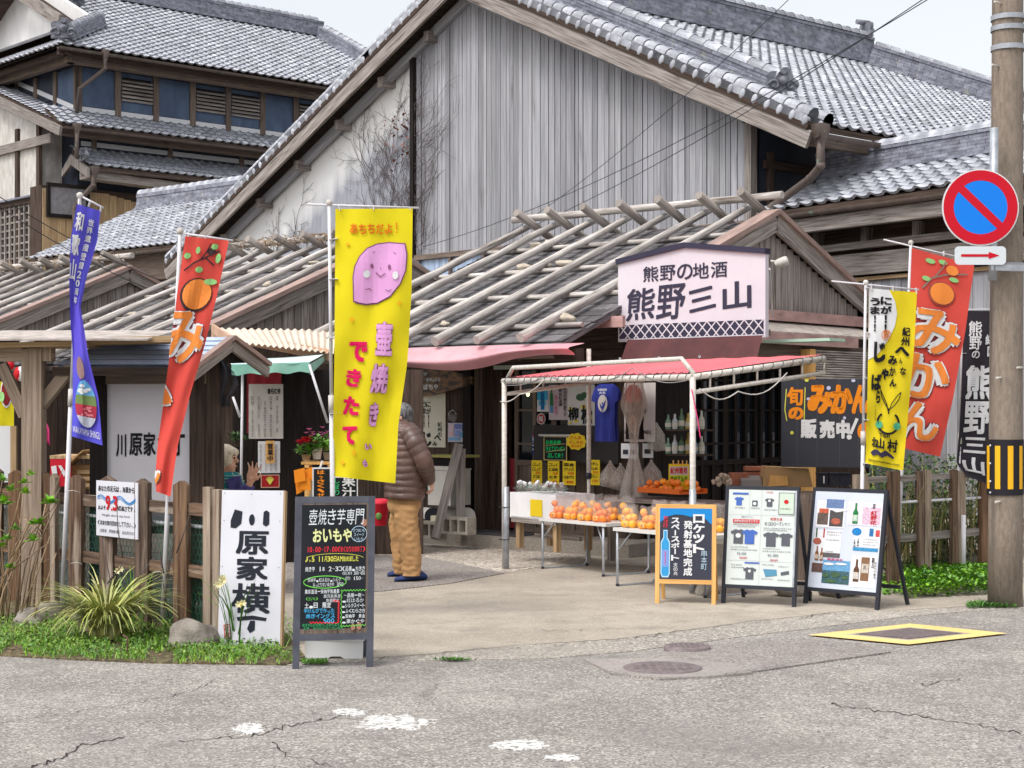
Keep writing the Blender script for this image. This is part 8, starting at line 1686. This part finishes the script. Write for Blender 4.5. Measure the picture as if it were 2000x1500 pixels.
c = G(462, 1262); flower(430, 1141, 11.2, 'pale narcissus bloom at the left edge of the calligraphy board', (c.x, c.y, .02)); flower(472, 1180, 11.1, 'pale narcissus bloom in front of the lower character', (c.x, c.y, .02)); flower(438, 1133, 11.25, 'smaller narcissus bloom just above the leftmost one', (c.x, c.y, .02)); c = G(245, 1226); flower(232, 1112, 12.3, 'narcissus bloom below the fence notice', (c.x, c.y, .02))
# verge ground cover
mb = MB(); gb_ = MB(); random.seed(4)
def inverge(x): return 1296 if x > 420 else 1280+16*x/420
for i in range(11500):
    x = U(-60, 585); y = lerp(1205, inverge(x), R()**.7)+U(-2, 5)+(6*hsh(x*.03, 2)+4*hsh(x*.11, 5)); dn = NZ.noise(V((x*.02, y*.03, 1)))
    if dn < -.3 or (x > 545 and R() < .6): continue
    p = G(x, y); p.z = .012; 
    if R() < .6: leaf(mb, p+Z*U(0, .05*(1+dn)), V((U(-1, 1), U(-1, 1), U(.1, .9))), Z, U(.015, .034), U(.012, .024), 0 if R() < .6 else 1)
    else:
        d = V((U(-.5, .5), U(-.5, .5), 1)).normalized(); h = U(.02, .07); s_ = V((1, 0, 0))*.0035; gb_.add([p-s_, p+s_, p+d*h], [(0, 1, 2)])
obj('ground_cover', mb, [leafm('verge_leaf', (132, 158, 62), (88, 122, 44)), LEAF], None, kind='stuff'); obj('grass', gb_, LEAFY, None, kind='stuff')
for i in range(60):   # moss and weeds beside the foam tray and at kerb cracks
    pass
mb = MB()
for i in range(420):
    x = U(590, 640); p = G(x, 1296+U(-4, 4)); p.z = .01; leaf(mb, p, V((U(-1, 1), U(-1, 1), U(.2, 1))), Z, .022, .014)
for i in range(260):
    x = random.gauss(885, 16); p = G(x, 1291+U(-2, 2)); p.z = .01; leaf(mb, p, V((U(-1, 1), U(-1, 1), U(.2, .6))), Z, .018, .012)
for i in range(900):
    x = U(1890, 1985); p = G(x, 1186+U(-5, 3)+abs(x-1950)*.02); p.z = .01; leaf(mb, p, V((U(-1, 1), U(-1, 1), U(.3, 1.4))), Z, U(.02, .06), .012)
obj('weeds', mb, LEAF, None, kind='stuff')
# dry leaves in the bed
mb = MB()
for i in range(500):
    x = U(0, 560); p = G(x, U(1215, inverge(x)-2)); p.z = .02; leaf(mb, p, V((U(-1, 1), U(-1, 1), U(-.1, .2))), Z, .03, .016)
obj('leaf_litter', mb, mk('leaf_litter_brown', srgb(150, 118, 84), srgb(110, 82, 60), coord='Object', var=.35), None, kind='stuff')
# rocks in the bed
for i, (x, y, w, h) in enumerate(((372, 1268, .17, .13), (50, 1226, .11, .09), (92, 1214, .10, .10), (404, 1262, .10, .09), (150, 1216, .06, .05))):
    q = G(x, y); solo('rock', MB().sph((q.x, q.y+w*.5, h*.45), (w, w*.8, h), 18, wob=.35), STONE, ['large flat grey rock left of the calligraphy board', 'mossy rock at the far left of the planting bed', 'second mossy rock, behind the striped grass', 'rock half behind the large flat one', 'small rock at the blue banner pole foot'][i], 'rock')
# shrub of thin stems with fresh green tufts at far left
hy = thing('hydrangea_shrub', 'tangle of tan twigs with bright new leaf tufts at the left edge', 'shrub', G(20, 1235)); tw = MB(); random.seed(31); tips = []
for i in range(26):
    a = V((P(U(-40, 70), 0, 12.6).x, 12.55+U(-.25, .25), .02)); h = U(.5, 1.15); lx = U(-.25, .35); q = [a, a+V((lx*.2, U(-.05, .05), h*.4)), a+V((lx*.6, U(-.08, .05), h*.75)), a+V((lx, U(-.1, .05), h))]; r0 = U(.004, .010); tw.tube(q, [r0, r0*.9, r0*.7, r0*.4], 5)
    if R() < .6: b0 = q[2]; tw.tube([b0, b0+V((U(-.2, .2), U(-.1, .1), U(.02, .2)))], [.004, .002], 4)
for (x0, y0, x1, y1) in ((0, 1150, 60, 1010), (0, 1130, 95, 1060), (40, 1200, 100, 1040), (10, 1070, 40, 960), (20, 1090, 110, 985), (55, 1230, 110, 1080)): tw.tube([P(x0, y0, 12.3), P((x0+x1)/2+4, (y0+y1)/2-4, 12.28), P(x1, y1, 12.25)], [.007, .006, .003], 5)
obj('stems', tw, DRY, hy, kind='stuff'); lfm = MB()
for (x, y, s_) in ((98, 985, .075), (72, 1025, .07), (65, 1058, .06), (50, 945, .05), (22, 960, .05), (8, 985, .07), (12, 1055, .05), (50, 965, .045), (2, 1070, .05), (30, 1035, .04), (18, 1110, .05), (60, 930, .04), (5, 940, .05)):
    c_ = P(x, y, 12.25)
    for k in range(16): d = rv(); d.z = abs(d.z)*.9+.1; d.y -= .3; leaf(lfm, c_+d*.01, d, Z, s_*U(.7, 1.3), s_*.7)
obj('leaves', lfm, LEAFY, hy, kind='stuff')
tw = MB(); random.seed(8)
for (x0, y0, x1, y1) in ((330, 1205, 312, 1080), (320, 1190, 352, 1000), (326, 1130, 345, 1040), (320, 1120, 300, 1050), (345, 1080, 372, 1000), (230, 1210, 200, 1050), (210, 1140, 270, 1070), (240, 1090, 228, 985), (250, 1160, 300, 1090)): tw.tube([P(x0, y0, 11.95), P((x0+x1)/2+U(-4, 4), (y0+y1)/2, 11.93), P(x1, y1, 11.9)], [.006, .004, .002], 5)
bt2 = thing('bare_sapling', 'leafless brown sapling rising by the red banner pole', 'sapling', G(330, 1210)); obj('stems', tw, mk('dark_twig', srgb(96, 84, 84)), bt2, kind='stuff')
solo('iron_stake', MB().tube([G(249, 1288), G(249, 1288)+Z*.14, G(249, 1288)+Z*.155-X1*.03], .007, 6), mk('rust', srgb(112, 76, 62), srgb(80, 56, 48), st=(30, 30, 30), coord='Object'), 'short rusty hooked stake in the verge', 'stake')
# right side: bright ground ivy, tall grasses and leaves behind the mesh
iv = MB(); random.seed(17)
for i in range(5200):
    x = U(1762, 1935); yb_ = 1172-(x-1762)*.05; y = lerp(1118, yb_, R()); p = G(x, y); hmax = .13*(1-abs((y-1145)/40)**2)+.02; p.z = max(.0, hmax*R()**.5); leaf(iv, p, V((U(-1, 1), U(-1.2, .4), U(0, 1))), Z, U(.03, .05), U(.03, .045), 0 if R() < .65 else 1)
for i in range(500):
    x = U(1724, 1770); p = G(x, U(1130, 1165)); p.z = U(0, .05); leaf(iv, p, V((U(-1, 1), U(-1, 1), U(0, 1))), Z, .03, .03)
obj('ivy_ground_cover', iv, [LEAFY, LEAF], None, kind='stuff')
bl_ = MB()
for i in range(240):
    x = U(1700, 1975); c_ = rat(x, -.15-.45*R()); b2_ = blades(None, None, (c_.x, c_.y, .02+.2*R()), 1, .5, 1.05, .018, None, (.05, .8)); k = len(bl_.v); bl_.v += b2_.v; bl_.f += [[k+j for j in f] for f in b2_.f]; bl_.uv += b2_.uv; bl_.mi += b2_.mi; bl_.sm += b2_.sm
obj('tall_grass', bl_, mk('mixed_grass', srgb(120, 140, 74), srgb(170, 150, 96), st=(5, 5, 5), coord='Object', var=.35), None, kind='stuff')
lv = MB()
for i in range(4200):
    x = U(1700, 1970); c_ = rat(x, -.1-.5*R()); z_ = U(.05, 1.12)*(1 if R() < .8 else 1.05); leaf(lv, V((c_.x, c_.y, z_)), V((U(-1, 1), U(-1, .3), U(-.5, 1))), Z, U(.03, .07), U(.018, .04), 0 if R() < .5 else 1)
hs_ = thing('hedge', 'unkempt leafy growth behind the right-hand mesh fence', 'hedge', rat(1840, -.4)); obj('foliage', lv, [LEAF, LEAFD], hs_, kind='stuff'); tw = MB()
for i in range(40): c_ = rat(U(1710, 1960), -.3-.2*R()); tw.tube([c_, c_+V((U(-.15, .15), U(-.1, .1), U(.5, 1.15)))], [.006, .002], 4)
obj('stems', tw, DRY, hs_, kind='stuff')

# ================================================================== people
def fused(name, mb, m, parent, vox=.009, sm=4):
    me = mb.mesh(name, m); o = bpy.data.objects.new(name, me); COL.objects.link(o)
    r_ = o.modifiers.new('r', 'REMESH'); r_.mode = 'VOXEL'; r_.voxel_size = vox; r_.use_smooth_shade = True; s_ = o.modifiers.new('s', 'SMOOTH'); s_.iterations = sm; s_.factor = .5
    bpy.context.view_layer.update(); dg = bpy.context.evaluated_depsgraph_get(); m2 = bpy.data.meshes.new_from_object(o.evaluated_get(dg)); bpy.data.objects.remove(o)
    return obj(name, m2, m, parent)
def hand(mb, w, d, n, s=1.0, curl=.3, spread=.18, side=1):
    """w wrist, d towards the fingers, n the back of the hand"""
    d = d.normalized(); n = (n-d*n.dot(d)).normalized(); r = d.cross(n)*side
    mb.tube([w-d*.03*s, w, w+d*.03*s], [.022*s, .024*s, .026*s], 10)
    for k in range(4): x = (k-1.5)*.019*s; mb.tube([w+r*x*.6, w+d*.045*s+r*x*.95, w+d*.085*s+r*x], [.014*s, .0145*s, .011*s], 8)
    for k, L in enumerate((.072, .08, .075, .06)):
        x = (k-1.5)*.019*s; p = w+d*.082*s+r*x; dd = (d+r*spread*(k-1.5)*.6).normalized(); q = [p]; a = curl*.4
        for j, f_ in enumerate((.45, .3, .25)): a += curl*.8; p = p+(dd*math.cos(a)-n*math.sin(a))*L*f_*s; q.append(p)
        mb.tube(q, [.0095*s, .009*s, .008*s, .0062*s], 8); mb.sph(q[-1], .0062*s, 6)
    tdir = (d*.55-r*.9-n*.15).normalized(); p = w+d*.018*s-r*.022*s; mb.tube([p, p+tdir*.035*s, p+(tdir+d*.4).normalized()*.062*s, p+(tdir+d*.9).normalized()*.085*s], [.014*s, .0115*s, .0095*s, .007*s], 8)
def head(mb, c, f, s=1.0):
    """c head centre, f facing; adds skull, jaw, nose, ears, brow"""
    f = f.normalized(); r = f.cross(Z)
    for k in range(1): mb.sph(c+Z*.02*s, (.078*s, .078*s, .1*s), 18)
    mb.sph(c-f*.02*s+Z*.03*s, .085*s, 16); mb.sph(c+f*.02*s-Z*.055*s, .058*s, 14); mb.sph(c+f*.045*s-Z*.085*s, .03*s, 10)
    mb.tube([c+f*.08*s+Z*.025*s, c+f*.1*s-Z*.01*s, c+f*.088*s-Z*.02*s], [.009*s, .015*s, .01*s], 8)
    for s_ in (-1, 1): mb.sph(c+r*s_*.08*s-f*.008*s-Z*.005*s, (.016*s, .016*s, .03*s), 8); mb.sph(c+f*.068*s+r*s_*.03*s+Z*.03*s, .018*s, 8)
    mb.tube([c+f*.078*s-r*.02*s-Z*.05*s, c+f*.084*s-Z*.05*s, c+f*.078*s+r*.02*s-Z*.05*s], .009*s, 6)
    mb.tube([c-Z*.06*s-f*.01*s, c-Z*.16*s-f*.025*s], [.055*s, .06*s], 12)
def face(t, c, f, s=1.0):
    f = f.normalized(); r = f.cross(Z)
    for s_ in (-1, 1): obj('eye', MB().sph(c+f*.082*s+r*s_*.031*s+Z*.022*s, .0085*s, 8), INK, t); obj('eyebrow', MB().tube([c+f*.086*s+r*s_*.018*s+Z*.045*s, c+f*.08*s+r*s_*.045*s+Z*.044*s], .004*s, 6), GREYH, t)
    obj('mouth', MB().tube([c+f*.088*s-r*.018*s-Z*.05*s, c+f*.093*s-Z*.051*s, c+f*.088*s+r*.018*s-Z*.05*s], .0035*s, 6), flat('lip', 176, 104, 96), t)
SKIN = mk('skin', srgb(222, 172, 144), srgb(206, 150, 124), st=(20, 20, 20), coord='Object', rough=.55); GREYH = mk('grey_hair', srgb(122, 120, 122), srgb(50, 48, 50), st=(60, 60, 12), coord='Object', rough=.6, bump=.5); WHH = mk('white_hair', srgb(236, 222, 200), srgb(196, 178, 150), st=(60, 60, 10), coord='Object', rough=.55, bump=.6)
# man seen from the side, hands clasped behind him
MY = 15.5; mk_ = MY/F
def M_(x, y, d=0): return P(x, y, MY+d)
man = thing('person', 'man in a quilted brown jacket and tan trousers, hands clasped behind his back', 'person', G(795, 1138))
fwd = V((-1, .12, 0)).normalized(); hc = M_(785, 814)
sk_ = MB(); head(sk_, hc, fwd); sk_.tube([M_(786, 838), M_(792, 880), M_(790, 950)], [.09, .13, .1], 12)
for s_, x0 in ((-1, 0), (1, 0)):
    dd = s_*.17; sk_.tube([M_(796, 845, dd*.9), M_(824, 900, dd*1.15), M_(838, 938, dd*.5+ .0), M_(843, 944, dd*.3)], [.055, .045, .034, .028], 10)
    sk_.tube([M_(792, 965, dd*.5), M_(788 if s_ > 0 else 800, 1050, dd*.6), M_(780 if s_ > 0 else 806, 1122, dd*.6)], [.05, .05, .045], 10)
hand(sk_, M_(842, 940, -.06), V((.15, .25, -1)), V((1, -.2, .1)), .95, .7, .1); hand(sk_, M_(843, 942, .05), V((.1, -.35, -1)), V((1, .2, .1)), .95, .7, .1, -1)
fused('body', sk_, SKIN, man, .008); face(man, hc, fwd)
hr = MB(); hr.sph(hc+Z*.035-fwd*.012, (.096, .094, .098), 20, wob=.08); hr.sph(hc-fwd*.045-Z*.01, (.06, .075, .075), 16, wob=.1); fused('hair', hr, GREYH, man, .008, 2)
JK = mk('brown_quilted_nylon', srgb(108, 84, 75), srgb(84, 64, 58), st=(5, 5, 5), coord='Object', rough=.42, bump=.35, bst=(26, 26, 14), bdist=.012, spec=.5)
rings = [(787, 822, 16, .07), (789, 829, 22, .12), (793, 840, 30, .175), (796, 858, 35, .19), (797, 880, 37, .19), (796, 905, 39, .19), (793, 930, 39, .19), (791, 952, 38, .195), (789, 973, 37, .2)]
def tor(u, v):
    k = v*(len(rings)-1); i = min(int(k), len(rings)-2); f_ = k-i; cx, cy, rx, ry = [lerp(a_, b_, f_) for a_, b_ in zip(rings[i], rings[i+1])]
    an = u*2*math.pi; qb = 1+.07*abs(math.sin(v*14*math.pi+.35*math.sin(an*2)+.5*hsh(an, v*4)))**.5+.03*hsh(math.cos(an)*2, math.sin(an)*2, v*9); return M_(cx, cy+3*math.cos(an)*v, 0)+V((math.cos(an)*rx*mk_*qb, -math.sin(an)*ry*qb, 0))
jk = MB(); jk.grid(tor, 48, 90); jk.add([tor(i/48, 1) for i in range(48)], [list(range(48))]); jacket = obj('jacket', jk, JK, man)
def sleeve(pts, rs_, nrib):
    mb = MB(); P_ = []; Rr = []; n = 64
    for i in range(n+1):
        k = i/n*(len(pts)-1); j = min(int(k), len(pts)-2); f_ = k-j; f2 = f_*f_*(3-2*f_) if False else f_; P_.append(pts[j].lerp(pts[j+1], f2)); r_ = lerp(rs_[j], rs_[j+1], f2); Rr.append(r_*(1+.09*abs(math.sin(i/n*nrib*math.pi))**.6))
    mb.tube(P_, Rr, 18, wob=.05); return mb
obj('sleeve', sleeve([M_(797, 842, -.15), M_(812, 866, -.215), M_(828, 900, -.235), M_(834, 920, -.17), M_(839, 940, -.07)], [.082, .082, .076, .068, .05], 10), JK, jacket); obj('sleeve', sleeve([M_(797, 842, .15), M_(828, 900, .24), M_(840, 940, .07)], [.08, .075, .05], 9), JK, jacket)
obj('collar', MB().tube([M_(788, 826), M_(784, 814)], [.085, .078], 20, cap=False), JK, jacket); obj('hem', MB().tube([M_(789, 970), M_(789, 978)], [.2, .195], 24), JK, jacket) if False else None
TR = mk('tan_trousers', srgb(192, 150, 102), srgb(166, 126, 82), st=(4, 4, 3), coord='Object', rough=.85, bump=.5, bst=(11, 11, 6), bdist=.03)
def leg(pts, rs_):
    mb = MB(); n = 46; A_ = []
    for i in range(n+1):
        k = i/n*(len(pts)-1); j = min(int(k), len(pts)-2); f_ = k-j; A_.append((pts[j].lerp(pts[j+1], f_), lerp(rs_[j], rs_[j+1], f_), i/n))
    def fn(u, v):
        i = min(int(v*n+.5), n); p, r_, q = A_[i]; an = u*2*math.pi; fo = 1+(.16+.12*max(0, q-.72)*3)*hsh(math.cos(an)*1.5+q*2, math.sin(an)*1.5, q*13)+.05*max(0, q-.75)*4*math.sin(q*70+math.sin(an)*2); return p+V((math.cos(an)*r_*fo, -math.sin(an)*r_*fo*.95, 0))
    mb.grid(fn, 26, n); return mb
tro = obj('trousers', MB().sph(M_(789, 985), (.155, .16, .13), 20), TR, man)
obj('trouser_leg', leg([M_(791, 985, -.08), M_(795, 1030, -.09), M_(803, 1080, -.09), M_(804, 1124, -.09)], [.115, .105, .092, .08]), TR, tro); obj('trouser_leg', leg([M_(785, 985, .08), M_(781, 1030, .09), M_(784, 1075, .09), M_(786, 1118, .09)], [.11, .1, .09, .078]), TR, tro)
def shoe(t, heel, toe, m1, m2):
    d = (toe-heel); L = d.length; d.normalize(); s_ = V((-d.y, d.x, 0)); mb = MB(); prof = [(0, .04, .05), (.15, .045, .085), (.4, .045, .08), (.6, .048, .055), (.8, .05, .045), (.95, .035, .035), (1, .01, .02)]
    def fn(u, v):
        k = v*(len(prof)-1); i = min(int(k), len(prof)-2); f_ = k-i; x, w, h = [lerp(a_, b_, f_) for a_, b_ in zip(prof[i], prof[i+1])]; an = u*2*math.pi; return heel+d*(x*L)+s_*math.cos(an)*w+Z*(.022+h*.5+h*.5*math.sin(an))
    mb.grid(fn, 16, 18); obj('shoe', mb, m1, t); obj('sole', MB().grid(lambda u, v: heel+d*((.5-.52*math.cos(v*math.pi))*L)+s_*math.cos(u*6.283)*.05*math.sin(v*math.pi)**.4+Z*(.012+.012*math.sin(u*6.283)), 14, 12), m2, t)
NVS = flat('navy_shoe', 58, 74, 122, .7); shoe(man, G(831, 1136), G(771, 1140), NVS, flat('sole_dark', 60, 60, 70)); shoe(man, G(803, 1128)+V((0, .05, 0)), G(757, 1131)+V((0, .05, 0)), NVS, MT['sole_dark'])
# seated woman behind the calligraphy board, raising a hand
WY = 14.9; W2 = lambda x, y, d=0: P(x, y, WY+d); wm = thing('person', 'white-haired woman in a teal plaid top raising her hand, seated behind the boards', 'person', G(445, 1150))
fw = V((1, -.25, 0)).normalized(); hc = W2(443, 899); sb = MB(); head(sb, hc, fw, 1.05)
sb.tube([W2(440, 925), W2(440, 960), W2(442, 1020), W2(444, 1050)], [.1, .15, .15, .16], 12)
sb.tube([W2(455, 935, -.16), W2(468, 980, -.2), W2(484, 955, -.25), W2(490, 938, -.27)], [.05, .045, .034, .026], 10); sb.tube([W2(440, 938, .16), W2(446, 990, .2), W2(470, 1010, .05)], [.05, .042, .03], 10)
for dd in (-.1, .1): sb.tube([W2(444, 1048, dd), W2(530, 1046, dd), W2(532, 1130, dd), W2(534, 1142, dd)], [.085, .065, .045, .04], 10)
hand(sb, W2(489, 940, -.27), V((.28, -.1, 1)), V((.2, 1, 0)), 1.15, .12, .5); hand(sb, W2(472, 1010, .05), V((1, 0, -.2)), V((0, 0, 1)), .9, .4, .2)
fused('body', sb, SKIN, wm, .008); face(wm, hc, fw, 1.05)
hr = MB(); hr.sph(hc+Z*.03-fw*.025, (.11, .108, .115), 20, wob=.14); hr.sph(hc-fw*.05-Z*.03, (.085, .09, .095), 16, wob=.2); hr.sph(hc+Z*.07+fw*.03, (.075, .08, .05), 14, wob=.2); fused('hair', hr, WHH, wm, .009, 2)
PLD = flat('teal_plaid', 34, 134, 134, .85); sh_ = MB(); rw = [(441, 921, 18, .09), (441, 928, 30, .17), (441, 945, 36, .2), (441, 985, 36, .19), (443, 1045, 38, .2)]
def wt(u, v):
    k = v*(len(rw)-1); i = min(int(k), len(rw)-2); f_ = k-i; cx, cy, rx, ry = [lerp(a_, b_, f_) for a_, b_ in zip(rw[i], rw[i+1])]; an = u*2*math.pi; return W2(cx, cy)+V((math.cos(an)*rx*WY/F*(1+.03*hsh(an, v*6)), -math.sin(an)*ry, 0))
sh_.grid(wt, 30, 24); shr = obj('plaid_top', sh_, PLD, wm); ln = MB()
for k in range(9): ln.tube([wt(.02+k/9, v/12)+(wt(.02+k/9, v/12)-W2(441, 960)).normalized()*.003 for v in range(1, 13)], .0035, 4)
for v in (.25, .33, .42, .55, .7, .85): ln.tube([wt(u/30, v)+V((wt(u/30, v).x-W2(441, 0).x, wt(u/30, v).y-WY, 0)).normalized()*.004 for u in range(31)], .0035, 4)
obj('plaid_lines', ln, flat('plaid_line', 206, 226, 214), shr, kind='stuff'); obj('sleeve', MB().tube([W2(455, 935, -.16), W2(468, 978, -.2), W2(484, 956, -.25), W2(487, 948, -.26)], [.07, .064, .052, .048], 14), mk('purple_sleeve', srgb(74, 66, 124), srgb(50, 46, 96), st=(14, 14, 14), coord='Object', rough=.9), shr); obj('sleeve', MB().tube([W2(440, 938, .16), W2(446, 990, .2), W2(468, 1010, .06)], [.07, .06, .045], 12), MT['purple_sleeve'], shr)
obj('trousers', MB().tube([W2(444, 1048, -.1), W2(530, 1046, -.1), W2(532, 1128, -.1)], [.1, .085, .065], 14).tube([W2(444, 1048, .1), W2(530, 1046, .1), W2(532, 1128, .1)], [.1, .085, .065], 14), flat('dark_trousers', 60, 60, 74, .9), wm, kind='stuff')
stl = thing('stool', 'low wooden stool under the seated woman', 'stool', G(445, 1150)); zs = W2(0, 1066).z; cxs = W2(444, 0).x
obj('seat', MB().slab(V((cxs-.2, WY-.2, zs-.04)), X1*.4, V((0, .4, 0)), Z*.04), W_TAN, stl)
for sx in (-.17, .13):
    for sy in (-.17, .13): obj('leg', MB().slab(V((cxs+sx, WY+sy, 0)), X1*.04, V((0, .04, 0)), Z*(zs-.04)), W_TAN, stl)
COL.objects.unlink(_fo); bpy.data.objects.remove(_fo)
